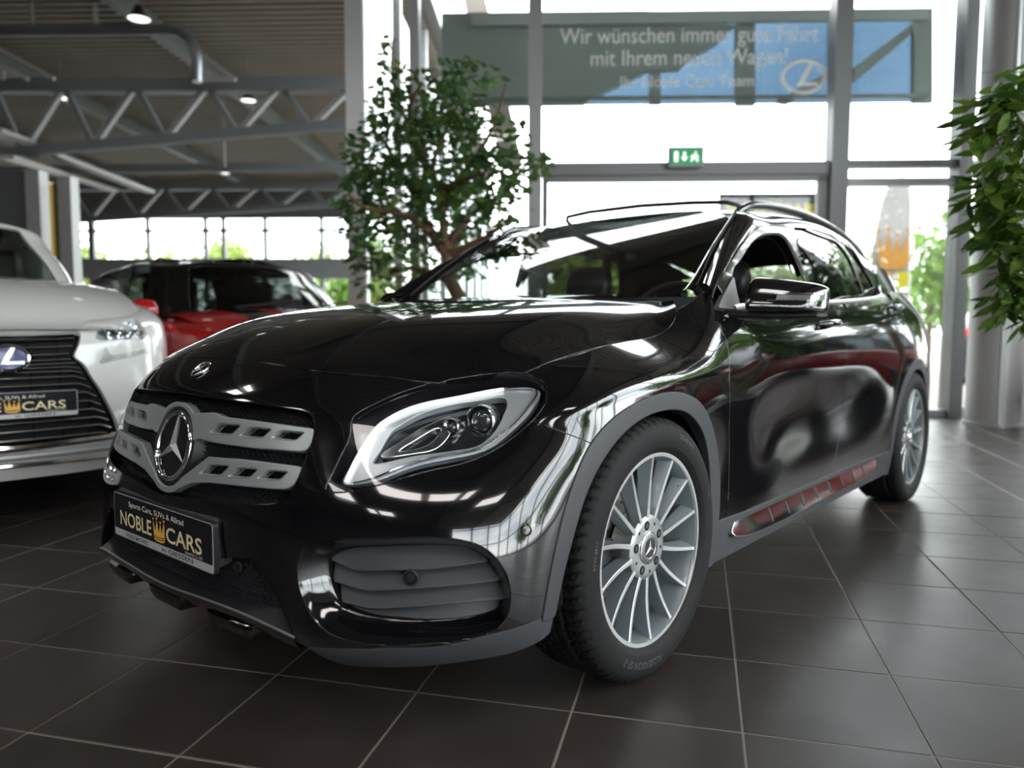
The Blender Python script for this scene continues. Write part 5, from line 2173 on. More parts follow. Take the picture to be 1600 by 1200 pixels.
# small sensor eye in the lower mesh
q = LM.at([LM.hit(379, 884)])[0]
for s in (1, -1):
    M = frame((s * q[0], q[1] - .008, q[2]), (s * .3, -1, .05))
    b = MB().lathe([(.014, -.01), (.014, .006), (.011, .008), (.010, .002), (.0001, .001)], 24)
    b.V = [tuple(M @ Vector(v)) for v in b.V]
    b.build('parking_sensor', DARKPL, CAR, True, 35)
# dark core behind the openings so that no daylight shows through
MB().box((0, -.34, .47), (.96, .60, .46)).build('engine_bay', BLACK, CAR)


# ================================================================== the black car: wheels (axle along x, outer face towards +x)
TYRE_R, RIM_R = .347, .2535
NSP = 14


def make_tyre():
    n = 540
    # profile over (axial a, radius r): from the inner bead over the tread to the outer bead; outer face at a = +.1175
    prof = [(-.100, .246), (-.112, .262), (-.118, .290), (-.114, .318), (-.104, .334), (-.092, .3425)]
    tread = np.linspace(-.084, .084, 29)
    prof += [(a, .3470 - .0022 * (a / .084) ** 2) for a in tread]
    prof += [(.092, .3425), (.099, .338), (.104, .333), (.109, .326), (.1125, .318), (.1155, .306), (.117, .294), (.1165, .282), (.114, .272), (.1135, .2695), (.1125, .268), (.1085, .262), (.104, .256), (.100, .2525), (.094, .250), (.086, .246)]
    prof = np.array(prof)
    A, Rr = prof[:, 0], prof[:, 1]
    th = np.arange(n) * 2 * PI / n
    V = np.zeros((n, len(A), 3))
    grooves = (-.052, -.018, .018, .052)
    for j, (a, r) in enumerate(prof):
        rr = np.full(n, r)
        if abs(a) <= .1051 and r > .33:
            g = min(abs(a - q) for q in grooves)
            if g < .0045 and abs(a) < .085:
                rr -= .008
            else:
                pitch = 72
                # slanted lateral sipes, curved towards the shoulder
                ph = (th * pitch / (2 * PI) + (abs(a) / .084) ** 1.3 * .55 * (1 if a > 0 else -1) + (.5 if a < 0 else 0)) % 1.0
                w = .26 if abs(a) > .052 else .16
                rr = np.where(ph < w, rr - (.0065 if abs(a) < .095 else .0035), rr)
                ph2 = (ph + .5) % 1.0
                rr = np.where((ph2 < .09) & (abs(a) < .088), rr - .003, rr)
        V[:, j, 0] = a
        V[:, j, 1] = rr * np.cos(th)
        V[:, j, 2] = rr * np.sin(th)
    m = len(A)
    F = []
    for i in range(n):
        i2 = (i + 1) % n
        for j in range(m - 1):
            F.append((i * m + j, i * m + j + 1, i2 * m + j + 1, i2 * m + j))
    me = mesh('tyre', V.reshape(-1, 3), F, True, 32)
    bm = bmesh.new()
    bm.from_mesh(me)
    bmesh.ops.recalc_face_normals(bm, faces=bm.faces)
    bm.to_mesh(me)
    bm.free()
    me.polygons.foreach_set('use_smooth', [True] * len(me.polygons))
    me.set_sharp_from_angle(angle=math.radians(32))
    return me


def bend(V, r0, ang0, a_of_r):
    """lettering (x along, y outwards) wrapped round the sidewall; reads clockwise seen from outside"""
    out = []
    for x, y, z in V:
        r = r0 + y
        t = ang0 - x / r0
        out.append((a_of_r(r) + .0006, r * math.cos(t), r * math.sin(t)))
    return out


def side_a(r):
    return float(np.interp(r, [.2695, .272, .282, .294, .306, .318, .326], [.1135, .114, .1165, .117, .1155, .1125, .109]))


def make_wheel(name, loc, full=True):
    root = bpy.data.objects.new(name, None)
    C.objects.link(root)
    root.parent = CAR
    root.location = loc
    link('tyre', make_tyre(), RUBBER, root)
    # lettering on the sidewall: angle measured from +y (rearwards) towards +z
    LT = mat('tyre_lettering', (.05, .05, .052), .5)
    for s, r0, h, ang, fl_, bold in (('235/45 R19', .300, .0135, 62, 1, .012), ('ALLSEASON SF-3', .286, .019, 256, 1, .02), ('XL', .292, .010, 20, 1, .01), ('95W M+S', .292, .012, 170, 1, .01)):
        V, F = text(s, None, h, bold)
        if fl_ < 0:
            V = V * np.array([-1, -1, 1])
            P = bend(V + np.array([0, 0.5 * h, 0]), r0, math.radians(ang), side_a)
        else:
            P = bend(V, r0, math.radians(ang), side_a)
        link('tyre_lettering', mesh('tyre_lettering', P, F, False), LT, root)
    # rim: machined lip and grey barrel
    b = MB().lathe([(.2535, .088), (.2565, .0945), (.2570, .0990), (.2555, .1012), (.2440, .1008), (.2425, .0975), (.2425, .088)], 96, 'x')
    b.build('rim_lip', MACHINED, root, True, 40)
    b = MB().lathe([(.2435, .0965), (.240, .090), (.236, .075), (.232, .05), (.225, .02), (.218, -.03), (.222, -.09), (.246, -.100)], 72, 'x')
    b.build('rim_barrel', WHEELGREY, root, True, 50)
    # spokes
    rs = np.linspace(.080, .2435, 16)
    V, F, mi = [], [], []
    for k, r in enumerate(rs):
        t = k / 15
        ha = .084 + .0125 * t - .004 * math.sin(PI * t)      # axial height of the machined edge
        cv = .0035 * math.sin(PI * t) - .002 * t  # gentle sideways curve
        w = .0036 + .0018 * (1 - t)
        bw = .0050 + .0105 * t
        dp = .020 + .018 * t
        lo = ha - .034 - .010 * t
        row = [(ha - .001, cv + w + .0012), (ha, cv + w), (ha, cv - w), (ha - .0012, cv - w - .001), (ha - dp, cv - w - bw), (lo, cv - w - bw + .003), (lo, cv + w + .003)]
        for a, q in row:
            V.append((a, r, -q))
    n = 7
    for k in range(15):
        for a in range(n):
            F.append((k * n + a, k * n + (a + 1) % n, (k + 1) * n + (a + 1) % n, (k + 1) * n + a))
            mi.append(1 if a in (0, 1, 2) else 0)
    F.append(tuple(reversed(range(n))))
    F.append(tuple(range(15 * n, 16 * n)))
    mi += [0, 0]
    for s in range(NSP):
        t = 2 * PI * s / NSP + math.radians(90)
        c, sn = math.cos(t), math.sin(t)
        if s == 0:
            me0 = None
        Vr = [(v[0], v[1] * c - v[2] * sn, v[1] * sn + v[2] * c) for v in V]
        me = mesh('spoke', Vr, F, True, 25)
        bm = bmesh.new()
        bm.from_mesh(me)
        bmesh.ops.recalc_face_normals(bm, faces=bm.faces)
        bm.to_mesh(me)
        bm.free()
        o = link('spoke', me, [WHEELGREY, MACHINED], root)
        me.polygons.foreach_set('material_index', mi)
        me.polygons.foreach_set('use_smooth', [True] * len(mi))
        me.set_sharp_from_angle(angle=math.radians(25))
    # hub plate with flat black discs as painted bolt-hole shade, cap, bolts
    b = MB().lathe([(.030, .0838), (.036, .0842), (.066, .0842), (.080, .0835), (.0855, .080), (.087, .070), (.084, .02), (.030, .02)], 60, 'x', close=True)
    b.build('hub', mat('hub_silver', (.46, .48, .49), .32, .8), root, True, 35)
    for k in range(5):
        t = math.radians(90 + 72 * k + 8)
        c = (0, .0610 * math.cos(t), .0610 * math.sin(t))
        b = MB().lathe([(.0125, .0840), (.0122, .0849), (.0001, .0849)], 20, 'x', c)
        b.build('bolt_hole_shade', BLACK, root, True, 30)
        b = MB().lathe([(.0070, .0848), (.0068, .0854), (.0001, .0855)], 6, 'x', c)
        b.build('wheel_bolt', mat('bolt_dark', (.10, .10, .105), .35, .8), root)
        t += math.radians(36)
        c = (0, .0655 * math.cos(t), .0655 * math.sin(t))
        MB().lathe([(.0045, 0.0844), (.0040, 0.0846), (.0001, 0.0845)], 14, 'x', c).build('bolt_hole_shade', BLACK, root, True)
    b = MB().lathe([(.0440, 0.0812), (.0425, 0.0877), (.039, 0.0897), (.0275, 0.0902), (.0262, 0.0892)], 48, 'x')
    b.build('hub_cap', CHROME, root, True, 40)
    b = MB().lathe([(.0395, 0.0899), (.0385, 0.0906), (.0285, 0.0908), (.0280, 0.0902)], 48, 'x')
    b.build('laurel_ring', mat('laurel_grey', (.25, .25, .26), .3, .8, bump=(420, .6)), root, True, 40)
    MB().lathe([(.0265, 0.0900), (.0001, 0.0898)], 40, 'x').build('cap_disc', GLOSS, root, True)
    s_ = MB()
    for k in range(3):
        t = PI / 2 + k * 2 * PI / 3
        L, w = .0252, .0045
        P = lambda r, a, h: (h, r * math.cos(a), r * math.sin(a))
        s_.add([P(L, t, 0.0907), P(w, t + PI / 3, 0.0902), P(0, 0, 0.0927), P(w, t - PI / 3, 0.0902)], [(0, 1, 2), (0, 2, 3)])
    s_.build('cap_star', CHROME, root)
    # brake disc and caliper behind the spokes
    b = MB().lathe([(.07, .012), (.155, .012), (.157, .010), (.157, -.012), (.07, -.012)], 60, 'x', close=True)
    b.build('brake_disc', STEEL, root, True, 40)
    holes = MB()  # flat black dots on the disc face, painted shade of drilled holes
    for k in range(36):
        t = 2 * PI * k / 36
        r = (.095, .115, .137)[k % 3]
        holes.lathe([(.004, .0125), (.0001, .0124)], 8, 'x', (0, r * math.cos(t), r * math.sin(t)))
    holes.build('disc_hole_shade', BLACK, root)['kind'] = 'stuff'
    V = []
    cal = MB()
    for i in range(9):
        t = math.radians(160 + 50 * i / 8)
        for r, a in ((.112, .030), (.112, .044), (.165, .046), (.172, .036), (.172, -.03), (.112, -.03)):
            V.append((a, r * math.cos(t), r * math.sin(t)))
    F = [(i * 6 + a, i * 6 + (a + 1) % 6, (i + 1) * 6 + (a + 1) % 6, (i + 1) * 6 + a) for i in range(8) for a in range(6)] + [tuple(range(6)), tuple(reversed(range(48, 54)))]
    cal.add(V, F).build('brake_caliper', mat('caliper_black', (.010, .011, .014), .3, 0, .3), root, True, 40)
    # valve
    t = math.radians(40)
    MB().tube([(.055, .222 * math.cos(t), .222 * math.sin(t)), (.085, .213 * math.cos(t), .213 * math.sin(t))], .0038, 8).build('valve', STEEL, root, True)
    return root


WH = make_wheel('wheel', (.790, 0, .347))
for (x, y) in ((.790, 2.699), (-.790, 0), (-.790, 2.699)):
    c = copy_tree(WH, CAR)
    c.location = (x, y, .347)
    if x < 0:
        c.scale = (-1, 1, 1)
    elif y > 1:
        c.rotation_euler = (math.radians(-9), 0, 0)
# wheel wells
for sx in (1, -1):
    for cy in (0, 2.699):
        m = MB()
        n = 24
        V, F = [], []
        for i in range(n + 1):
            t = math.radians(-8 + 196 * i / n)
            for r, x in ((.372, .87), (.392, .84), (.40, .55), (.10, .55)):
                V.append((sx * x, cy + r * math.cos(t), max(.17, .347 + r * math.sin(t)) if i in (0, n) else .347 + r * math.sin(t)))
        for i in range(n):
            for a in range(3):
                F.append((i * 4 + a, i * 4 + a + 1, (i + 1) * 4 + a + 1, (i + 1) * 4 + a))
        m.add(V, F).build('wheel_well', BLACK, CAR, True, 50)

# ------------------------------------------------------------------ side steps, underbody, interior
STEP = [(.50, .285), (.56, .315), (.75, .315), (1.2, .313), (1.7, .311), (2.0, .310), (2.06, .304), (2.04, .288), (1.98, .268), (1.5, .256), (1.0, .254), (.66, .258), (.53, .270)]
suv = smooth_line(side_uv(W, STEP), 120, True)
V, N, F = cut(W, suv, [], 0)
def tilt(V, N, d):
    V = V.copy()
    V[:, 0] += d - (V[:, 2] - .256) * .50
    N = N + np.array([0, 0, .50])
    return V, N / np.linalg.norm(N, axis=1, keepdims=True)


V, N = tilt(V, N, .030)
sides('running_board', lip(V, N, F, .02, .003), mat('step_chrome', (.80, .81, .82), .07, 1.0), CAR)
# rubber studs / fields across the step
STUD = mat('step_rubber', (.03, .03, .03), .5)
for i in range(8):
    y = .80 + i * .15
    q = smooth_line(side_uv(W, [(y, .306), (y + .012, .306), (y + .012, .268), (y, .268)]), 4)
    V, N, F = cut(W, side_uv(W, [(y, .308), (y + .010, .308), (y + .010, .264), (y, .264)]), [], 0)
    if len(F):
        V, N = tilt(V, N, .033)
        sides('step_stud', lip(V, N, F, .006, .001), STUD, CAR)
MB().box((0, 1.35, .235), (1.5, 3.3, .05)).build('floor_pan', BLACK, CAR)
# door handles
for (px, py), L_ in (((1292, 505), .15), ((1395, 480), .13)):
    uv = W.hit(px, py)
    P, Nn = W.at([uv])[0], W.at([uv], 'N')[0]
    for s in (1, -1):
        b = MB()
        pts = []
        for t in np.linspace(-1, 1, 9):
            pts.append((s * (P[0] + .030 - .026 * t ** 4), P[1] + t * L_ * .7, P[2] + .004 * t))
        rr = [.006, .012, .0135, .014, .014, .014, .0135, .012, .006]
        b.tube(pts, rr, 12)
        o = b.build('door_handle', PAINT, CAR, True, 60)
        c = MB().lathe([(.034, .002), (.03, .0), (.02, -.012), (.0001, -.018)], 24, 'x', (0, 0, 0))
        c.V = [(s * (v[0] + P[0] + .003), v[1] * 1.3 + P[1], v[2] * .8 + P[2] - .004) for v in c.V]
        c.build('handle_cup', GLOSS, o, True, 60)

LEATHER = mat('black_leather', (.016, .016, .018), .38)
DASH = mat('dashboard_black', (.014, .014, .015), .55)
CABIN = mat('cabin_black', (.008, .008, .009), .8)


def seat(x, y):
    r = bpy.data.objects.new('front_seat', None)
    C.objects.link(r)
    r.parent = CAR
    r.location = (x, y, 0)
    def rounded_slab(cs, name):
        rings = []
        for (yy, z, w, d) in cs:
            ring = []
            for a in np.linspace(0, 2 * PI, 20, endpoint=False):
                ca, sa = math.cos(a), math.sin(a)
                ring.append((w * math.copysign(abs(ca) ** .5, ca), yy + d * math.copysign(abs(sa) ** .6, sa), z))
            rings.append(ring)
        Vv, Ff = ring_loft(rings)
        return MB().add(Vv, Ff).build(name, LEATHER, r, True, 60)
    rounded_slab([(.02, .48, .20, .05), (.03, .52, .25, .075), (.08, .70, .25, .075), (.13, .88, .235, .065), (.17, 1.02, .19, .05), (.18, 1.06, .13, .03)], 'backrest')
    rounded_slab([(.165, 1.06, .10, .03), (.165, 1.075, .125, .045), (.175, 1.14, .13, .05), (.185, 1.20, .115, .042), (.188, 1.225, .07, .02)], 'headrest')
    b = MB().box((0, -.20, .47), (.50, .50, .14), None, .05)
    b.build('cushion', LEATHER, r)
    return r


s1 = seat(.36, 1.32)
s2 = copy_tree(s1, CAR)
s2.location.x = -.36
b = MB()
for x in (-.42, 0, .42):
    b.box((x, 2.42, .80), (.40, .13, .50), None, .05)
b.box((0, 2.25, .50), (1.25, .5, .14), None, .05)
rb = b.build('rear_bench', LEATHER, CAR)
rb['kind'] = 'stuff'
for x in (-.42, .42):
    MB().box((x, 2.46, 1.10), (.22, .07, .13), None, .03).build('headrest', LEATHER, CAR)
# dashboard, steering wheel
m = MB()
rows = []
for x in np.linspace(-.72, .72, 15):
    k = 1 - (abs(x) / .74) ** 4 * .3
    hump = .03 * math.exp(-((x - .37) / .18) ** 2)
    rows.append([(x, .50 + .05 * (x / .7) ** 2, .94), (x, .62, .985 * k + .015 * (1 - k) + hump * .4), (x, .80, .975 * k + .02 + hump), (x, .86, .93), (x, .86, .60), (x, .60, .45)])
Vv = [p for r in rows for p in r]
Ff = [(i * 6 + a, i * 6 + a + 1, (i + 1) * 6 + a + 1, (i + 1) * 6 + a) for i in range(14) for a in range(5)]
m.add(Vv, Ff).build('dashboard', DASH, CAR, True, 50)
M = Matrix.Translation((.37, .98, .93)) @ Matrix.Rotation(math.radians(65), 4, 'X')
b = MB()
pts = [(.185 * math.cos(t), .185 * math.sin(t), 0) for t in np.linspace(0, 2 * PI, 40)]
b.tube([tuple(M @ Vector(p)) for p in pts], .014, 10, False)
b.tube([tuple(M @ Vector((-.18, 0, 0))), tuple(M @ Vector((0, 0, -.03))), tuple(M @ Vector((.18, 0, 0)))], .016, 8)
b.tube([tuple(M @ Vector((0, 0, -.03))), tuple(M @ Vector((0, -.18, 0)))], .016, 8)
b.build('steering_wheel', LEATHER, CAR, True, 60)
# inner door cards and pillars
dc = side_uv(W, [(.46, .35), (2.5, .35), (2.5, 1.04), (2.2, 1.02), (1.3, .985), (.8, .965), (.5, .94)])
V, N, F = cut(offset(W, .075), dc, [], 0)
sides('door_card', (V, -N, [f[::-1] for f in F]), CABIN, CAR)
V, N, F = cut(offset(S, .05), np.vstack([p2uv + np.array([.02, -.012]), [S.near((.72, 2.52, 1.20))], [S.near((.77, 2.50, 1.10))], beltS[::-1] - np.array([0, .03])]), [fw, rw, qw], 0)
sides('pillar_trim', (V, -N, [f[::-1] for f in F]), CABIN, CAR)
MB().box((0, 1.5, .30), (1.5, 2.2, .06)).build('cabin_floor', CABIN, CAR)
MB().box((0, .50, .72), (1.4, .04, .40)).build('bulkhead', CABIN, CAR)


# ================================================================== outside: ground, trees, sign, flag
GROUND = mat('pale_paving', (.30, .29, .27), .9, vary=.1, vscale=.4)
gp = BB().box((0, 30, -.16), (160, 130, .1)).build('ground', GROUND)
struct(gp)


def leaf_cloud(name, blobs, n, size, m, parent, seed, squash=1.0):
    rnd = random.Random(seed)
    V, F = [], []
    tot = sum(r ** 2 for *_, r in blobs)
    for (x, y, z, r) in blobs:
        for _ in range(int(n * r * r / tot)):
            while True:
                p = Vector((rnd.uniform(-1, 1), rnd.uniform(-1, 1), rnd.uniform(-1, 1)))
                if .35 < p.length < 1:
                    break
            c = Vector((x, y, z)) + Vector((p.x, p.y, p.z * squash)) * r
            a = Vector((rnd.gauss(0, 1), rnd.gauss(0, 1), rnd.gauss(0, 1))).normalized()
            t = a.cross(Vector((rnd.gauss(0, 1), rnd.gauss(0, 1), rnd.gauss(0, 1)))).normalized()
            s = size * rnd.uniform(.6, 1.3)
            i = len(V)
            V += [c - t * s, c + a.cross(t) * s * .45, c + t * s, c - a.cross(t) * s * .45]
            F.append((i, i + 1, i + 2, i + 3))
    o = link(name, mesh(name, V, F, False), m, parent)
    o['kind'] = 'stuff'
    return o


def foliage_mat(name, c, trans=.35):
    m = mat(name, c, .55, vary=.45, vscale=3.0)
    b = m.node_tree.nodes['Principled BSDF']
    nt = m.node_tree
    tr = nt.nodes.new('ShaderNodeBsdfTranslucent')
    mx = nt.nodes.new('ShaderNodeMixShader')
    mx.inputs[0].default_value = trans
    out = [n for n in nt.nodes if n.type == 'OUTPUT_MATERIAL'][0]
    src = b.inputs['Base Color'].links[0].from_socket
    nt.links.new(src, tr.inputs[0])
    nt.links.new(b.outputs[0], mx.inputs[1])
    nt.links.new(tr.outputs[0], mx.inputs[2])
    nt.links.new(mx.outputs[0], out.inputs[0])
    return m


TREEG = foliage_mat('summer_tree_green', (.10, .19, .022))
TREEL = foliage_mat('pale_tree_green', (.20, .27, .05))
BARK = mat('bark', (.09, .06, .04), .9, bump=(40, .5))


def out_tree(u, v, h, r, m, seed, label, n=1800):
    t = thing('tree', label, 'tree', B(u, v, -.11), 0, 'trees outside the showroom')
    rnd = random.Random(seed)
    blobs = [(rnd.uniform(-.5, .5) * r, rnd.uniform(-.5, .5) * r, h * rnd.uniform(.45, .85), r * rnd.uniform(.45, .7)) for _ in range(7)]
    leaf_cloud('foliage', blobs, n, .20, m, t, seed)
    MB().tube([(0, 0, 0), (.05, 0, h * .3), (0, .05, h * .6)], [.14, .11, .05], 8).build('trunk', BARK, t, True)


for k, (u, v, h, r, m, lab) in enumerate((
        (14.2, 29, 5.0, 2.4, TREEG, 'bright green tree outside, seen right of the white flag'),
        (19.5, 37, 5.4, 2.6, TREEG, 'green tree outside, half hidden by the round column'),
        (18.2, 45, 5.6, 2.6, TREEG, 'green tree outside, seen left of the white flag'),
        (11.0, 38, 4.2, 2.6, TREEL, 'green tree outside behind the black roadside sign'),
        (1.5, 19, 3.0, 1.7, TREEL, 'pale green tree outside, seen through the windscreen around the front headrest'),
        (-4.3, 28, 3.6, 2.0, TREEL, 'pale green tree outside behind the potted tree'),
        (-8.0, 33, 3.4, 2.0, TREEG, 'low tree outside left of the potted tree'),
        (3.6, 25, 2.9, 1.9, TREEG, 'green tree farther out, seen through the windscreen above the steering wheel'),
        (-17.0, 42, 6.0, 2.4, TREEL, 'pale tree beyond the far windows, third from the left'),
        (-26.6, 52, 7.0, 3.2, TREEL, 'pale tree beyond the far windows, second from the left'),
        (-15.5, 52, 7.6, 2.8, TREEL, 'tall pale tree beyond the middle of the far windows'),
        (-9.5, 43, 6.0, 2.4, TREEG, 'green tree beyond the right end of the far windows'),
        (-26, 41, 5.6, 2.4, TREEL, 'pale tree beyond the far windows, leftmost'))):
    out_tree(u, v, h, r, m, 40 + k, lab)
for k, (u, v) in enumerate(((12.5, 14.5), (15.5, 9), (17, 2), (18, -4.5), (17, -11), (17, 20), (22, 14))):
    out_tree(u, v, 5.5, 2.6, TREEG, 80 + k, ('first', 'second', 'third', 'fourth', 'fifth', 'sixth', 'seventh')[k] + ' green tree outside the right glass wall counted from the entrance', 2200)
for k, (u, v) in enumerate(((-4, -24), (2, -25), (9, -24))):
    out_tree(u, v, 4.2, 2.6, TREEG, 90 + k, ('left', 'middle', 'right')[k] + ' one of three green trees outside the rear glass wall', 1500)

# black roadside sign
sg = thing('roadside_sign', 'black board outside with yellow lettering above the car roof', 'sign')
sv = 13.0
a, c = onv(1124, 303, sv), onv(1300, 345, sv)
BB().box(((a[0] + c[0]) / 2, sv, (a[2] + c[2]) / 2 - .1), (c[0] - a[0], .08, a[2] - c[2] + .2)).build('sign_board', mat('sign_anthracite', (.014, .0125, .015), .8, spec=.03), sg)
YEL = mat('sign_yellow', (.30, .26, .005), .8, spec=.05)
def slet(s, cx, yb, w, cap):
    u, v, z = onv(cx, yb, sv)
    V, F = text(s, w * sv / FPX, cap * sv / FPX, .02)
    link('sign_word', mesh('sign_word', [B(u + q[0], sv - .045, z + q[1]) for q in V], F, False), YEL, sg)
slet('CARS', 1250, 334, 60, 15)
slet('NOBLE', 1165, 334, 60, 13)
u, v, z = onv(1209, 332, sv)
crown('sign_crown', 0, 0, 20 * sv / FPX, 18 * sv / FPX, Matrix(((BU[0], 0, -BV[0], B(u, sv - .05, z)[0]), (BU[1], 0, -BV[1], B(u, sv - .05, z)[1]), (0, 1, 0, z), (0, 0, 0, 1))), sg, YEL, .0, False)
for px in (1140, 1275):
    u, v, z = onv(px, 345, sv)
    BB().box((u, sv + .05, z / 2), (.08, .08, z)).build('sign_post', DARKG, sg)

# beach flag
fl_ = thing('beach_flag', 'white beach flag with an orange crown on a pole outside', 'flag')
fv = 12.0
pole = [onv(x, y, fv) for x, y in ((1418, 520), (1420, 420), (1422, 320), (1420, 285), (1410, 278), (1396, 280))]
p0 = onv(1418, 520, fv)
pole = [(p0[0], fv, -.1)] + pole
BB().tube(pole, .022, 8).build('flag_pole', SILVER, fl_, True)
outl = [(1416, 285), (1400, 281), (1388, 290), (1378, 320), (1370, 360), (1364, 400), (1366, 422), (1378, 436), (1396, 440), (1415, 442), (1419, 400), (1420, 330)]
P = [onv(x, y, fv) for x, y in outl]
b = BB()
def wav(p):
    return fv + .04 * math.sin(p[0] * 9) + .01
b.prism([(p[0], p[2]) for p in P], lambda q: (q[0], wav(q) - .006, q[1]), lambda q: (q[0], wav(q) + .006, q[1]))
b.build('flag_cloth', mat('flag_white', (.36, .36, .35), .8), fl_)
u, v, z = onv(1393, 420, fv)
FM = lambda u_, v_, z_: Matrix(((BU[0], 0, -BV[0], B(u_, v_, z_)[0]), (BU[1], 0, -BV[1], B(u_, v_, z_)[1]), (0, 1, 0, z_), (0, 0, 0, 1)))
crown('flag_crown', 0, 0, 46 * fv / FPX, 56 * fv / FPX, FM(u, fv - .06, z), fl_, mat('flag_orange', (.42, .20, .03), .7), 0, False)
u, v, z = onv(1408, 438, fv)
BB().box((u, fv - .06, z), (16 * fv / FPX, .01, 24 * fv / FPX)).build('flag_print', mat('flag_yellow', (.42, .38, .01), .7), fl_)
u, v, z = onv(1383, 432, fv)
BB().box((u, fv - .06, z), (14 * fv / FPX, .01, 14 * fv / FPX)).build('flag_print', mat('flag_amber', (.42, .22, .01), .7), fl_)
# sloping pale pillar of the forecourt outside
sp0 = thing('forecourt_pillar', 'sloping beige pillar outside behind the canopy', 'pillar')
BB().bar(onv(735, -30, 10.2), onv(800, 260, 10.2), .28, .28).build('pillar_shaft', mat('pillar_beige', (.36, .31, .28), .7), sp0)

# ================================================================== plants in the showroom
FIC = foliage_mat('ficus_leaf', (.080, .175, .060), .32)
FICL = foliage_mat('ficus_leaf_light', (.13, .22, .05), .35)
WOOD = mat('ficus_wood', (.16, .085, .05), .8, bump=(60, .4))


def leaf_mesh(name, L, w, m):
    V = [(0, 0, 0), (L * .3, w * .42, .012), (L * .62, w * .46, .012), (L, 0, -.012), (L * .62, -w * .46, .012), (L * .3, -w * .42, .012), (L * .5, 0, -.004)]
    F = [(0, 6, 1), (1, 6, 2), (2, 6, 3), (3, 6, 4), (4, 6, 5), (5, 6, 0)]
    me = mesh(name, V, F, True)
    me.materials.append(m)
    return me


def scatter_leaves(root, pts, mes, nobj, seed, smin, smax, droop=.3, joined_name='foliage', near=None):
    rnd = random.Random(seed)
    spots = []
    for p, d in pts:
        d = Vector(d)
        a = rnd.uniform(0, 2 * PI)
        dirv = (d.normalized() * .5 + Vector((math.cos(a), math.sin(a), rnd.uniform(-.6, .5) - droop))).normalized()
        up = Vector((rnd.gauss(0, .5), rnd.gauss(0, .5), 1))
        x = dirv
        y = up.cross(x).normalized()
        z = x.cross(y)
        s = rnd.uniform(smin, smax)
        M = Matrix(((x.x * s, y.x * s, z.x * s, p[0]), (x.y * s, y.y * s, z.y * s, p[1]), (x.z * s, y.z * s, z.z * s, p[2]), (0, 0, 0, 1)))
        spots.append((p[1] * -1 if near is None else (Vector(p) - Vector(near)).length, M, rnd.randrange(len(mes))))
    spots.sort(key=lambda t: t[0])
    for k, M, q in spots[:nobj]:
        o = bpy.data.objects.new('leaf', mes[q])
        C.objects.link(o)
        o.parent = root
        o.matrix_local = M
    b = [MB() for _ in mes]
    for k, M, q in spots[nobj:]:
        b[q].add([M @ v.co for v in mes[q].vertices], [tuple(p.vertices) for p in mes[q].polygons])
    for q, mb_ in enumerate(b):
        if mb_.V:
            o = link(joined_name, mesh(joined_name, mb_.V, mb_.F, True), mes[q].materials[0], root)
            o['kind'] = 'stuff'


def pot(root, r, h, m):
    MB().lathe([(.0001, 0), (r * .78, 0), (r, h), (r * .93, h), (r * .90, h - .04), (.0001, h - .05)], 36).build('pot', m, root, True, 40)
    MB().lathe([(.0001, h - .045), (r * .9, h - .045)], 24).build('soil', mat('soil', (.03, .02, .015), .95, bump=(60, .8)), root)


# ficus tree behind the car
fx, fvv = -.62, 6.1
ft_ = thing('ficus_tree', 'leafy green indoor tree with a twisted brown trunk behind the car', 'tree', B(fx, fvv, 0), BANG)
pot(ft_, .30, .50, mat('pot_dark', (.05, .05, .055), .4))
rnd = random.Random(3)
sc6 = fvv / FPX
def fp(px, py, dv=0):
    u, v, z = onv(px, py, fvv + dv)
    return Vector((u - fx, dv, z))
trunk = [Vector((.05, 0, .44)), Vector((.10, .02, .8)), fp(705, 440), fp(700, 400), fp(682, 372, .03)]
MB().tube(trunk, [.07, .062, .058, .055, .045], 10).build('trunk', WOOD, ft_, True, 60)
branches = []
for pix, dvs in (([(682, 372), (668, 350), (655, 310), (668, 262), (650, 220), (620, 150), (612, 110), (614, 60)], .05), ([(700, 400), (692, 350), (688, 300), (676, 262), (700, 200), (720, 150)], -.1),
                 ([(682, 372), (640, 340), (600, 330), (560, 320), (545, 300)], -.15), ([(700, 390), (740, 330), (790, 300), (820, 260), (850, 245)], .1), ([(690, 330), (740, 250), (770, 200), (790, 130)], .2),
                 ([(655, 310), (620, 260), (590, 210), (560, 220)], .25), ([(705, 440), (650, 420), (610, 425), (590, 440)], .1), ([(700, 400), (760, 370), (800, 340)], -.25), ([(668, 262), (640, 180), (660, 130)], -.3), ([(688, 300), (730, 280), (760, 270)], -.4)):
    P = [fp(x, y, dvs * i / (len(pix) - 1) * 2) for i, (x, y) in enumerate(pix)]
    P = [Vector(p) for p in smooth_line([tuple(p) for p in P], 16)]
    branches.append(P)
    MB().tube(P, [.036 - .030 * i / 15 for i in range(16)], 7).build('branch', WOOD, ft_, True, 60)
pts = []
CL = [(585, 250, 50), (640, 170, 62), (700, 160, 60), (740, 130, 38), (620, 215, 68), (700, 240, 78), (760, 230, 60), (800, 265, 45), (835, 258, 22), (570, 310, 52), (610, 300, 66), (660, 340, 66), (720, 320, 78), (790, 320, 42), (560, 345, 34), (600, 375, 52), (640, 410, 48), (590, 430, 36), (740, 380, 60), (610, 60, 14), (608, 95, 16), (612, 130, 28), (780, 120, 14), (850, 245, 16), (545, 232, 14), (815, 205, 8), (700, 285, 60), (690, 190, 60), (770, 275, 50), (580, 275, 40), (660, 450, 30), (565, 400, 25)]
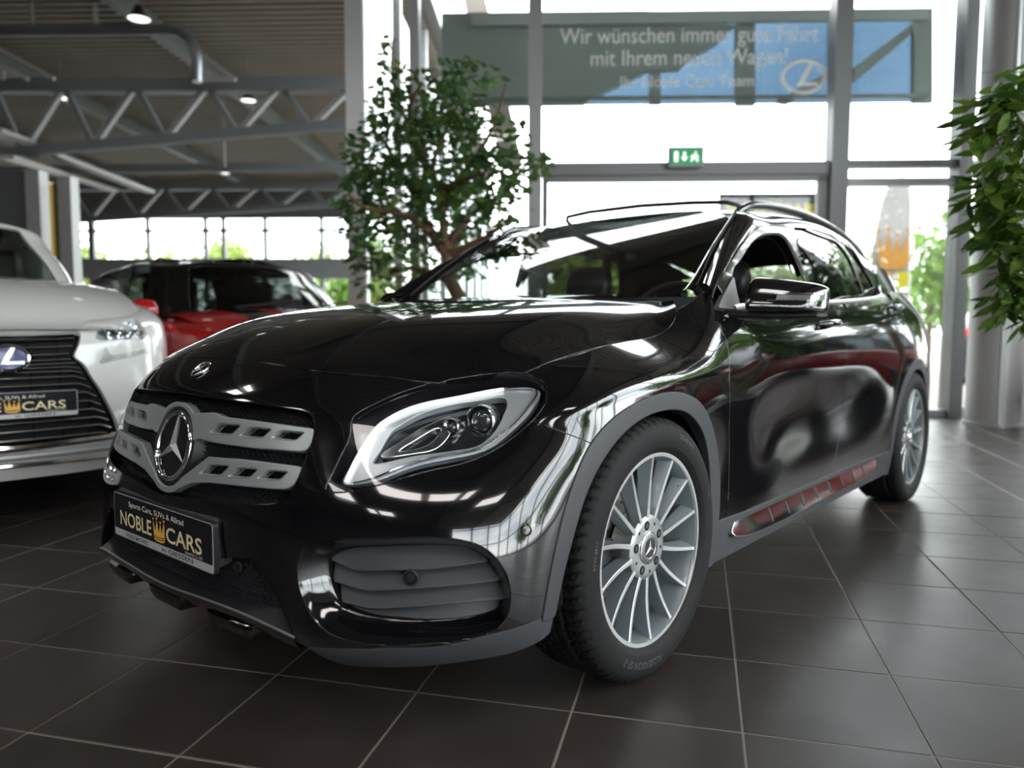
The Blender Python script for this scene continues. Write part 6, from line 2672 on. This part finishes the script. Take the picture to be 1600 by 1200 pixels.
for (x, y, r) in CL:
    c = fp(x, y, rnd.uniform(-.25, .25))
    n_ = int(4 + r * r * .060)
    for _ in range(n_):
        d = Vector((rnd.gauss(0, 1), rnd.gauss(0, 1), rnd.gauss(0, 1))).normalized() * rnd.uniform(.25, 1) ** .6
        pts.append((c + Vector((d.x, d.y * 1.1, d.z)) * r * sc6, d))
scatter_leaves(ft_, pts, [leaf_mesh('leaf', 1, .62, FIC), leaf_mesh('leaf', 1, .62, FIC), leaf_mesh('leaf', 1, .62, FICL)], 300, 5,  .06, .10, .2, near=(.3, -6, 1.5))

# slender plant at the right edge
SCHG = foliage_mat('umbrella_leaf', (.13, .23, .03), .4)
SCHD = foliage_mat('umbrella_leaf_dark', (.06, .14, .025), .35)
sx_, sv_ = 2.52, 3.45
st_ = thing('umbrella_plant', 'tall green indoor plant with long pointed leaves at the right edge', 'plant', B(sx_, sv_, 0), BANG)
pot(st_, .22, .42, mat('pot_grey', (.12, .12, .125), .4))
def sp2(px, py, dv=0):
    u, v, z = onv(px, py, sv_ + dv)
    return Vector((u - sx_, dv, z))
stems = [[Vector((0, 0, .38)), Vector((.02, 0, 1.0)), sp2(1650, 420), sp2(1630, 300), sp2(1600, 200), sp2(1570, 150)],
         [Vector((.03, .03, .38)), Vector((.0, .05, .9)), sp2(1640, 480, .1), sp2(1600, 400, .1), sp2(1560, 330, .1)],
         [Vector((-.03, -.03, .38)), Vector((.02, -.05, .8)), sp2(1650, 520, -.1), sp2(1590, 460, -.1)]]
for s_ in stems:
    P = [Vector(p) for p in smooth_line([tuple(p) for p in s_], 20)]
    MB().tube(P, [.014 - .009 * i / 19 for i in range(20)], 7).build('stem', mat('green_stem', (.10, .12, .04), .6), st_, True, 60)
pts = []
for (x, y, r) in [(1570, 140, 30), (1545, 175, 34), (1590, 190, 40), (1535, 205, 22), (1600, 130, 30), (1560, 255, 40), (1590, 290, 45), (1530, 300, 28), (1555, 330, 42), (1600, 350, 50), (1570, 385, 38), (1590, 430, 40), (1575, 470, 30), (1600, 480, 32), (1640, 200, 60), (1660, 320, 70), (1640, 430, 60), (1545, 355, 26)]:
    c = sp2(x, y, rnd.uniform(-.12, .12))
    for _ in range(int(8 + r * r * .022)):
        d = Vector((rnd.gauss(0, 1), rnd.gauss(0, 1), rnd.gauss(0, 1))).normalized() * rnd.uniform(.2, 1)
        pts.append((c + Vector((d.x, d.y, d.z)) * r * sv_ / FPX, d))
scatter_leaves(st_, pts, [leaf_mesh('leaf', 1, .34, SCHG), leaf_mesh('leaf', 1, .34, SCHG), leaf_mesh('leaf', 1, .34, SCHD)], 300, 9, .09, .15, .5, near=(0, -4, 1.3))

# more plants along the glass to the right (outside the picture, mirrored in the car's side)
for k, (src, r_, f_, sc_, lab) in enumerate(((ft_, 5.0, 5.9, 1.05, 'leafy indoor tree by the glass right of the round column, outside the picture'),
                                              (ft_, 5.9, 8.0, .9, 'second leafy indoor tree further right by the glass, outside the picture'))):
    c = copy_tree(src)
    q = CAM + np.array([RX[0], RX[1], 0]) * r_ + np.array([DX[0], DX[1], 0]) / np.linalg.norm(DX[:2]) * f_
    c.location = (q[0], q[1], 0)
    c.scale = (sc_, sc_, sc_)
    c.rotation_euler = (0, 0, 1.3 + k)
    c['label'] = lab


# ================================================================== the other cars
def tsheet(sh, M):
    o = Sheet.__new__(Sheet)
    A = np.array(M.to_3x3())
    o.u, o.v, o.flip, o._bvh = sh.u, sh.v, sh.flip, None
    o.P = sh.P @ A.T + np.array(M.translation)
    o.N = sh.N @ A.T
    return o


def cam_point(right, fwd, z=0.0):
    d2 = np.array([DX[0], DX[1], 0])
    d2 /= np.linalg.norm(d2)
    r2 = np.array([d2[1], -d2[0], 0])
    p = np.array([CAM[0], CAM[1], z]) + r2 * right + d2 * fwd
    return p, r2, d2


def simple_wheel(parent, x, y, r, w, sx, rimm, spokes=5):
    root = bpy.data.objects.new('wheel', None)
    C.objects.link(root)
    root.parent = parent
    root.location = (sx * x, y, r)
    if sx < 0:
        root.scale = (-1, 1, 1)
    MB().lathe([(r * .66, -w / 2), (r * .9, -w / 2), (r, -w * .36), (r, w * .36), (r * .93, w / 2), (r * .68, w * .47), (r * .66, w * .4)], 40, 'x').build('tyre', RUBBER, root, True, 40)
    MB().lathe([(r * .67, w * .44), (r * .63, w * .44), (r * .60, w * .1), (r * .60, -w * .4), (r * .1, -w * .3), (.001, -w * .3)], 40, 'x').build('rim', rimm, root, True, 40)
    for k in range(spokes):
        t = 2 * PI * k / spokes + .3
        c, s = math.cos(t), math.sin(t)
        MB().bar((w * .36, .04 * c, .04 * s), (w * .34, r * .64 * c, r * .64 * s), .045, .03, (1, 0, 0)).build('spoke', rimm, root)
    MB().lathe([(r * .14, w * .2), (r * .14, w * .40), (.001, w * .42)], 20, 'x').build('hub_cap', rimm, root, True, 40)
    return root


def car_sheets(p):
    w, L = p['w'], p['L']
    plan = p.get('plan') or [(0, 0), (.27, .008), (.5, .035), (.68, .095), (.82, .20), (.92, .36), (.985, .60), (1, 1.0)]
    pts = [(a * w, b) for a, b in plan] + [(w, L * .4), (w, L * .6), (w, L - .75), (.97 * w, L - .36), (.82 * w, L - .13), (.5 * w, L - .03), (.25 * w, L - .005), (0, L)]
    zb, zf = p['belt'], p['nose']
    g = []
    for (x, y) in pts:
        k = min(1, max(0, y / p['cowl'][0]))
        zt = zf + (zb - zf) * (k ** .8 if y < L / 2 else 1)
        col = []
        side = x / w
        fr = 1 if y < L / 2 else -1
        endk = 1 - min(1, min(y, L - y) / .6)
        for q, (z, lean, ins) in enumerate(((.20, .05, .05), (.28, .01, .015), (.40, 0, 0), (.55, 0, 0), (.69, .012, .004), (zt - .13, .03, .012), (zt - .045, .06, .035), (zt, .13, .09), (zt + .02, .22, .17))):
            col.append((max(0, x - ins * side * (1 - .3 * endk)) if x > 0 else 0, y + fr * lean * endk * (1.0), z))
        g.append(col)
    Wl = Sheet(g, res=.012, mirror=3)
    yc, zc = p['cowl']
    hood = []
    for t in (0, .3, .55, .75, .88, 1.0):
        col = []
        for q in (-.08, 0, .12, .35, .65, 1.0, 1.1):
            xw = w * (.80 + .10 * q) * t
            y0 = .13 + .30 * t ** 3 * .9
            y = y0 + (yc + .14 * t * t - y0) * q
            z = zf + (zc - zf) * (1 - (1 - min(1, max(0, q))) ** 2.1) + (q if q < 0 else 0) * .35
            z += p.get('crown', .05) * (1 - t ** 2.2) * min(1, .25 + max(0, q) * 1.8)
            col.append((xw, y, z))
        hood.append(col)
    Hl = Sheet(hood, res=.014, mirror=3)
    yt, zt_ = p['wtop']
    ry_, rz_ = p['rtop']
    rb_, zrb = p['rbase']
    kb = p.get('basew', 1.0)
    base = [(0, yc), (.35 * w * kb, yc + .02), (.66 * w * kb, yc + .08), (.84 * w * kb, yc + .22), (.92 * w * (.5 + .5 * kb), yc + .55), (.93 * w, (yc + rb_) / 2), (.91 * w, rb_ - .5), (.82 * w, rb_ - .16), (.5 * w, rb_ - .03), (.25 * w, rb_), (0, rb_)]
    tw = p.get('topw', .72)
    top = [(0, yt), (.28 * w, yt + .01), (.5 * w, yt + .04), (.64 * w, yt + .11), (tw * w, yt + .42), ((tw + .01) * w, (yt + ry_) / 2), (tw * w, ry_ - .4), (.63 * w, ry_ - .1), (.42 * w, ry_ - .02), (.2 * w, ry_), (0, ry_)]
    zbs = [zc - .02, zc - .02, zc - .025, zb + .01, zb + .005, zb, zb + .01, zb + .02, zrb, zrb, zrb]
    zts = [zt_, zt_ - .003, zt_ - .015, zt_ - .035, zt_ - .02, (zt_ + rz_) / 2 - .01, rz_ - .03, rz_ - .03, rz_ - .01, rz_, rz_]
    gg = []
    for (bx_, by_), (tx, ty), z0, z1 in zip(base, top, zbs, zts):
        col = []
        for q in (-.08, 0, .3, .6, .85, 1.0, 1.12):
            bl = 4 * q * (1 - q) * .022 if 0 < q < 1 else 0
            nrm = Vector((bx_ - 0, (by_ - (yc + rb_) / 2) * .4, 0)).normalized() if bx_ or by_ else Vector((0, 0, 0))
            f = q if q <= 1 else 1
            xx = bx_ + (tx - bx_) * f + nrm.x * bl
            yy = by_ + (ty - by_) * f + nrm.y * bl
            zz = z0 + (z1 - z0) * f
            if q > 1:
                xx *= .86
                yy += (.12 if ty < (yt + ry_) / 2 else -.12) * (1 - xx / w)
                zz += .025
            col.append((max(0, xx), yy, zz))
        gg.append(col)
    Gl = Sheet(gg, res=.012, mirror=3)
    return Wl, Hl, Gl


def car_common(root, p, Wl, Hl, Gl, body, roofm, holes, pillm, glassm, rimm):
    w, L = p['w'], p['L']
    arch = []
    for cy in p['axles']:
        yz = [(cy + p['ar'] * math.cos(t), p['wr'] + p['ar'] * math.sin(t)) for t in np.linspace(-.35, PI + .35, 30)]
        arch.append(side_uv(Wl, [(y, max(.19, z)) for y, z in yz]))
    full = np.array([(-.05, Wl.v[0] + .02), (Wl.u[-1] + .1, Wl.v[0] + .02), (Wl.u[-1] + .1, Wl.v[-1] - .03), (-.05, Wl.v[-1] - .03)])
    V, N, F = cut(Wl, full, arch + holes, 0)
    q = lip(V, N, F, .02, skip=on_center)
    put('body_panels', joined(q, mirrored(*q)), body, root)
    V, N, F = whole(Hl)
    put('hood', joined((V, N, F), mirrored(V, N, F)), body, root)
    # cabin: pillars and windows
    gu, gv = Gl.u[-1], Gl.v
    v0, v1 = Gl.near((0, p['cowl'][0], p['cowl'][1]))[1] + .02, Gl.near((0, p['wtop'][0], p['wtop'][1]))[1] - .035
    def U(x, y, z):
        return Gl.near((x, y, z))[0]
    yc, yt, rb_, ry_ = p['cowl'][0], p['wtop'][0], p['rbase'][0], p['rtop'][0]
    zb, zt = p['belt'], p['wtop'][1]
    wins = []
    ua, ub = U(.70 * w, yc + .10, zb + .05), U(.54 * w, yt + .05, zt - .05)
    wins.append(('windscreen', np.array([(-.05, v0), (ua - .01, v0), (ub - .02, v1), (-.05, v1)])))
    y1 = p['bpillar']
    fa, fb = U(.9 * w, yc + .42, zb + .03), U(.7 * w, yt + .32, zt - .08)
    ba, bb_ = U(.93 * w, y1 - .05, zb + .05), U(.72 * w, y1 - .02, zt - .08)
    v0s, v1s = Gl.near((.92 * w, y1, zb + .03))[1], Gl.near((.72 * w, y1, zt - .06))[1]
    wins.append(('front_side_window', np.array([(fa, v0s), (ba, v0s), (bb_, v1s), (fb, v1s)])))
    ca, cb = U(.93 * w, y1 + .05, zb + .05), U(.72 * w, y1 + .06, zt - .08)
    da, db = U(.9 * w, rb_ - .42, zb + .05), U(.7 * w, ry_ - .36, zt - .08)
    wins.append(('rear_side_window', np.array([(ca, v0s), (da, v0s), (db, v1s), (cb, v1s)])))
    ea, eb = U(.72 * w, rb_ - .10, p['rbase'][1] + .05), U(.52 * w, ry_ - .05, zt - .06)
    wins.append(('rear_window', np.array([(ea, v0s + .02), (gu + .1, v0s + .02), (gu + .1, v1s), (eb, v1s)])))
    fullg = np.array([(-.05, gv[0] + .005), (gu + .1, gv[0] + .005), (gu + .1, gv[-1] - .004), (-.05, gv[-1] - .004)])
    V, N, F = cut(Gl, fullg, [q_[1] for q_ in wins], 0)
    q = lip(V, N, F, .02, .002, skip=on_center)
    put('pillars', joined(q, mirrored(*q)), pillm, root)
    for nm, poly in wins:
        V, N, F = cut(Gl, poly, [], -.002)
        V = V - N * .006
        if 'side' in nm:
            sides(nm, (V, N, F), glassm, root)
        else:
            put(nm, joined((V, N, F), mirrored(V, N, F)), glassm, root)
    # roof skin
    edge = Gl.P[:, -1]
    rows = []
    n = len(edge)
    for k in range(0, n, 4):
        e = edge[k]
        rows.append([(e[0] * t, e[1], e[2] + .035 * (1 - t * t)) for t in (1, .75, .5, .25, 0)])
    e = edge[-1]
    rows.append([(0, e[1], e[2])] * 5)
    Vv = [q_ for r in rows for q_ in r]
    Vv += [(-a, b_, c_) for a, b_, c_ in Vv]
    half = len(rows) * 5
    Ff = []
    for off in (0, half):
        for i in range(len(rows) - 1):
            for j in range(4):
                f = (off + i * 5 + j, off + i * 5 + j + 1, off + (i + 1) * 5 + j + 1, off + (i + 1) * 5 + j)
                Ff.append(f if off == 0 else f[::-1])
    MB().add(Vv, Ff).build('roof', roofm, root, True, 50)
    for cy in p['axles']:
        for sx in (1, -1):
            simple_wheel(root, w - .12, cy, p['wr'], .23, sx, rimm)
    MB().box((0, L / 2, .42), (w * 1.5, L * .86, .40)).build('underbody', BLACK, root)
    MB().box((0, (yc + rb_) / 2, zb - .12), (w * 1.55, (rb_ - yc) * .8, .22)).build('interior', CABIN, root)
    for x in (-.36, .36):
        MB().box((x, yc + 1.25, zb + .10), (.46, .12, .55), None, .05).build('seat', LEATHER, root)
        MB().box((x, yc + 1.30, zb + .46), (.26, .09, .17), None, .04).build('headrest', LEATHER, root)


# ------------------------------------------------------------------ white SUV at the left
WHITE = mat('pearl_white_paint', (.82, .82, .79), .25, 0, 1.0)
p0_, r2, d2 = cam_point(-2.26, 3.42)
a_ = math.radians(44)
lx = r2 * math.cos(a_) + d2 * math.sin(a_)
ly = r2 * -math.sin(a_) + d2 * math.cos(a_)
SM = Matrix(((lx[0], ly[0], 0, p0_[0]), (lx[1], ly[1], 0, p0_[1]), (0, 0, 1, 0), (0, 0, 0, 1)))
suv = thing('car', 'white SUV with a dark hourglass grille and dealer plate at the left edge', 'car')
suv.matrix_world = SM
PS = dict(w=.925, L=4.3, belt=1.10, nose=.925, cowl=(1.34, 1.165), wtop=(2.15, 1.62), rtop=(3.7, 1.60), rbase=(4.15, 1.17), bpillar=2.55, basew=.86, axles=(.92, 3.50), ar=.40, wr=.36, crown=.045,
          plan=[(0, 0), (.25, .012), (.47, .05), (.66, .13), (.81, .25), (.92, .43), (.985, .68), (1, 1.05)])
WL_, HL_, GL_ = car_sheets(PS)
WT = tsheet(WL_, SM)
HOL = []
gpx = [(126, 521), (123, 540), (117, 556), (128, 566), (142, 586), (156, 606), (168, 628), (180, 653), (187, 676)]
gu_ = smooth_line(WT.line(gpx), 40)
gtop_ = WL_.near((0, .06, .905))[1]
gbo_ = gu_[-1][1] - .01
ghole = np.vstack([[(-.05, gtop_)], [(gu_[0][0] - .02, gtop_)], gu_, [(gu_[-1][0], gbo_)], [(-.05, gbo_)]])
hpx = [(150, 529), (153, 517), (172, 507), (196, 499), (210, 497), (221, 506), (229, 522), (229, 528), (205, 531), (180, 531)]
hl_s = smooth_line(WT.line(hpx), 60, True)
car_common(suv, PS, WL_, HL_, GL_, WHITE, WHITE, [ghole, hl_s], WHITE, glass('suv_glass', (.55, .62, .56), 1.5, .03), SILVER)
# grille: backing, frame, slats with hooked ends
GD = offset(WL_, .05)
V, N, F = cut(GD, ghole, [], -.01)
put('grille_backing', joined((V, N, F), mirrored(V, N, F)), BLACK, suv)
Vv, Ff = wall(WL_, ghole, -.002, .05, .0)
ng = len(ghole)
plain('grille_frame', Vv, [f for k, f in enumerate(Ff) if 1 <= (k % ng) <= ng - 4], mat('grille_frame_black', (.02, .02, .022), .25, .3, .5), suv, True, True)
SLAT = mat('grille_slat_black', (.028, .028, .030), .25, .4, .4)
SLATC = mat('grille_slat_edge', (.45, .45, .45), .2, .9)
vs = np.linspace(gtop_ - .035, gbo_ + .02, 15)


def gedge(v):
    return float(np.interp(-v, -np.r_[gtop_, gu_[:, 1]], np.r_[gu_[0][0] - .01, gu_[:, 0]])) - .022


for k, v in enumerate(vs):
    ue = gedge(v)
    uu = np.linspace(0, ue, 16)
    drop = np.where(uu > ue - .05, (uu - (ue - .05)) / .05, 0) * (.022 if k > 4 else .0)
    Pq = WL_.at(np.stack([uu, v - drop], 1)) - WL_.at(np.stack([uu, np.full(16, v)], 1), 'N') * .012
    Pn = WL_.at(np.stack([uu, np.full(16, v)], 1), 'N')
    Pfull = np.vstack([Pq[::-1] * np.array([-1, 1, 1]), Pq[1:]])
    Nfull = np.vstack([Pn[::-1] * np.array([-1, 1, 1]), Pn[1:]])
    rows = [Pfull - Nfull * .03, Pfull + np.array([0, 0, .0045]), Pfull + Nfull * .002, Pfull + np.array([0, 0, -.0045]), Pfull - Nfull * .03 + np.array([0, 0, -.004])]
    n = len(Pfull)
    Vv = np.concatenate(rows)
    Ff = [[q * n + a, q * n + a + 1, (q + 1) * n + a + 1, (q + 1) * n + a] for q in range(4) for a in range(n - 1)]
    sl = MB().add(Vv, Ff).build('grille_slat', [SLAT, SLATC], suv, True, 30)
    sl.data.polygons.foreach_set('material_index', [1 if (n - 1) <= i < 2 * (n - 1) else 0 for i in range(4 * (n - 1))])
for ux in (.09, .21, .33, .45, .57):
    m = MB()
    for s in (1, -1):
        P = []
        for v in np.linspace(gtop_, gbo_, 12):
            if gedge(v) > ux:
                q = WL_.at([(ux, v)])[0] - WL_.at([(ux, v)], 'N')[0] * .035
                P.append((s * q[0], q[1], q[2]))
        if len(P) > 2:
            m = MB().tube(P, .003, 4)
            m.build('grille_rib', SLAT, suv)
# emblem
u_ = WL_.near((0, .03, .775))
eP, eN = WL_.at([(0, u_[1])])[0], WL_.at([(0, u_[1])], 'N')[0]
M = frame(eP + eN * .012, eN)
b = MB()
n = 48
V = []
for k in range(n):
    a = 2 * PI * k / n
    for rx_, ry_, zz in ((.088, .066, 0), (.085, .063, .008), (.076, .054, .010), (.072, .050, .003)):
        V.append(tuple(M @ Vector((rx_ * math.cos(a), ry_ * math.sin(a), zz))))
b.add(V, [(k * 4 + q, ((k + 1) % n) * 4 + q, ((k + 1) % n) * 4 + q + 1, k * 4 + q + 1) for k in range(n) for q in range(3)])
eb = b.build('emblem', CHROME, suv, True, 40)
b = MB().add([tuple(M @ Vector((.074 * math.cos(2 * PI * k / n), .052 * math.sin(2 * PI * k / n), .002))) for k in range(n)], [tuple(range(n))])
b.build('emblem_disc', mat('emblem_blue', (.012, .015, .09), .15, .2, .8), eb)
b = MB()
for poly in ([(-.034, -.030), (.012, .046), (.030, .046), (-.010, -.030)], [(-.034, -.030), (.060, -.030), (.060, -.016), (-.026, -.016)]):
    b.prism(poly, lambda q: M @ Vector((q[0], q[1], .009)), lambda q: M @ Vector((q[0], q[1], .001)))
b.build('emblem_letter', CHROME, eb)
# headlight
Vv, Ff = wall(WL_, hl_s, .0, .05, .004)
plain('headlight_bowl', Vv, Ff, CHROME, suv, True, True)
V, N, F = cut(offset(WL_, .05), hl_s, [], -.004)
sides('headlight_reflector', (V, N, F), mat('suv_reflector', (.60, .62, .64), .35, .4), suv)
V, N, F = cut(WL_, hl_s, [], .001)
sides('headlight_lens', (V, N, F), LENS, suv)
for cx in (172, 190, 207):
    uv = WT.hit(cx, 517)
    for s in (1, -1):
        q, nn_ = GD.at([uv])[0], GD.at([uv], 'N')[0]
        M2 = frame((s * q[0], q[1], q[2]), (s * nn_[0], nn_[1], nn_[2]))
        b = MB().lathe([(.026, 0), (.026, .02), (.022, .022), (.018, .012), (.001, .02)], 20)
        b.V = [tuple(M2 @ Vector(v)) for v in b.V]
        b.build('lamp_projector', CHROME, suv, True, 40)
# arrow shaped daylight lamp under the headlight
ar = WT.line([(165, 541), (173, 556), (238, 543), (230, 549), (180, 562), (154, 568)])
V, N, F = cut(WL_, ar, [], 0)
if len(F):
    sides('daylight_arrow', lip(V + N * .003, N, F, .01, .003), mat('arrow_lamp', (.55, .56, .55), .15, .3, .8), suv)
# plate, chrome skirt
u_ = WL_.near((0, .0, .565))
eP = WL_.at([(0, u_[1])])[0]
number_plate(suv, Matrix(((1, 0, 0, 0), (0, 0, -1, eP[1] - .022), (0, 1, 0, eP[2]), (0, 0, 0, 1))))
for (pa, pb, th, nm, m_) in (((0, 702), (186, 679), .020, 'skirt_chrome', CHROME), ((0, 716), (180, 696), .016, 'skirt_silver', SILVER), ((0, 729), (176, 711), .012, 'skirt_edge', CHROME)):
    qa_, qb_ = WT.hit(*pa), WT.hit(*pb)
    zz = WL_.at([qb_])[0][2]
    z0 = WL_.at([qa_])[0][2]
    P = []
    for u in np.linspace(0, qb_[0] + .12, 14):
        q = WL_.at([(u, float(np.interp(u, [0, qb_[0]], [qa_[1], qb_[1]])))])[0]
        P.append((q[0], q[1] - .012, q[2]))
    P = [(-x, y, z) for x, y, z in P[::-1]] + P[1:]
    MB().tube(P, th, 8).build(nm, m_, suv, True)
# door mirrors
for s in (1, -1):
    rings = [[(s * (.84 + .20 * t), 1.80 + .06 * t + .06 * math.cos(a) * k, 1.17 + .08 * k * math.sin(a) + .01 * t) for a in np.linspace(0, 2 * PI, 14, endpoint=False)] for t, k in ((0, .5), (.15, .95), (.6, 1), (.9, .8), (1, .3))]
    MB().add(*ring_loft(rings)).build('door_mirror', DARKPL, suv, True, 60)

# ------------------------------------------------------------------ red car with the black roof
RED = mat('red_paint', (.42, .008, .008), .25, 0, 1.0)
PM = dict(w=.90, L=4.1, belt=.965, nose=.82, cowl=(1.12, 1.00), wtop=(1.58, 1.425), rtop=(3.6, 1.41), rbase=(3.95, 1.0), bpillar=2.15, axles=(.74, 3.33), ar=.38, wr=.335, crown=.06, topw=.78)


def red_car(label, right, fwd, ang):
    p_, r_, d_ = cam_point(right, fwd)
    a = math.radians(ang)
    x_ = r_ * math.cos(a) + d_ * math.sin(a)
    y_ = r_ * -math.sin(a) + d_ * math.cos(a)
    M = Matrix(((x_[0], y_[0], 0, p_[0]), (x_[1], y_[1], 0, p_[1]), (0, 0, 1, 0), (0, 0, 0, 1)))
    root = thing('car', label, 'car', group=None)
    root.matrix_world = M
    return root


mini = red_car('red car with black roof and red mirror caps behind the white SUV', -1.10, 5.2, 0)
MP = 43
mini.matrix_world = mini.matrix_world @ Matrix.Rotation(math.radians(MP), 4, 'Z')
WM, HM, GMn = car_sheets(PM)
car_common(mini, PM, WM, HM, GMn, RED, GLOSS, [], GLOSS, glass('red_car_glass', (.20, .22, .22), 1.5, .03), SILVER)
for s in (1, -1):
    rings = [[(s * (.84 + .20 * t), 1.25 + .05 * t + .06 * math.cos(a) * k, 1.03 + .085 * k * math.sin(a)) for a in np.linspace(0, 2 * PI, 14, endpoint=False)] for t, k in ((0, .45), (.15, .95), (.6, 1), (.9, .8), (1, .3))]
    mi_ = MB().add(*ring_loft(rings)).build('door_mirror', RED, mini, True, 60)
    MB().box((s * .90, 1.27, .955), (.16, .06, .05), None, .015).build('mirror_foot', DARKPL, mi_)
    # side scuttle with its bright frame
    uv = WM.near((s * .9 if s > 0 else .9, 1.20, .80))
    q = WM.at([uv])[0]
    b = MB().box((s * (q[0] + .004), q[1], q[2]), (.02, .20, .075), None, .012)
    b.build('side_scuttle', CHROME, mini)
    b = MB().box((s * (q[0] + .014), q[1], q[2]), (.006, .16, .045), None, .003)
    b.build('scuttle_insert', DARKPL, mini)
    # round headlight on the hood corner
    uv = WM.near((.66, .1, .74))
    q, nn_ = WM.at([uv])[0], WM.at([uv], 'N')[0]
    M2 = frame((s * q[0], q[1], q[2]), (s * nn_[0], nn_[1], nn_[2]))
    b = MB().lathe([(.105, -.01), (.105, .012), (.09, .016), (.085, .006), (.001, .012)], 30)
    b.V = [tuple(M2 @ Vector(v)) for v in b.V]
    b.build('headlight', CHROME, mini, True, 40)
# hood stripes
for s in (1, -1):
    u0, u1 = .28, .46
    V, N, F = cut(HM, np.array([(u0, .08), (u1, .08), (u1, HM.v[-1] - .1), (u0, HM.v[-1] - .1)]), [], 0)
    q = (V + N * .002, N, F)
    put('hood_stripe', q if s > 0 else mirrored(*q), GLOSS, mini)
for x in (-.32, .18):
    MB().tube([(x, 1.10, 1.065), (x + .25, 1.13, 1.09), (x + .5, 1.17, 1.13)], .010, 6).build('wiper', DARKPL, mini)
red2 = copy_tree(mini)
red2['label'] = 'red car parked outside the picture to the right of the black car'
p_, r_, d_ = cam_point(6.1, 3.2)
red2.matrix_world = Matrix.Translation(Vector(p_)) @ Matrix.Rotation(YAW - math.radians(8), 4, 'Z')
mini['label'] = 'red car with black roof and red mirror caps behind the white SUV'

# dark cars further back
dk = copy_tree(mini)
dk['label'] = 'dark car in the hall, only its roof showing left of the red car'
p_, r_, d_ = cam_point(-6.4, 11.3)
dk.matrix_world = Matrix.Translation(Vector(p_)) @ Matrix.Rotation(YAW + math.radians(160), 4, 'Z')
DARKBLUE = mat('dark_blue_paint', (.02, .025, .035), .25, 0, 1.0)


def repaint(o, m):
    for c in o.children:
        if c.type == 'MESH' and c.data.materials and c.data.materials[0] == RED:
            c.data = c.data.copy()
            c.data.materials[0] = m
        repaint(c, m)


repaint(dk, DARKBLUE)
REDL = mat('tail_lamp_red', (.5, .02, .02), .3, emit=((1, .04, .03), .5))
for s in (1, -1):
    MB().box((s * .72, 4.03, .95), (.18, .12, .12), None, .02).build('tail_lamp', REDL, dk)
dk2 = copy_tree(dk)
dk2['label'] = 'dark car with red tail lamps parked outside behind the rear of the black car'
q = B(9.3, 15.5, -.11)
dk2.matrix_world = Matrix.Translation(q) @ Matrix.Rotation(BANG + math.radians(150), 4, 'Z')
dk4 = copy_tree(dk)
dk4['label'] = 'dark car with red tail lamps far back between red car and silver post'
q = B(-4.9, 17.0, 0)
dk4.matrix_world = Matrix.Translation(q) @ Matrix.Rotation(BANG + math.radians(170), 4, 'Z')
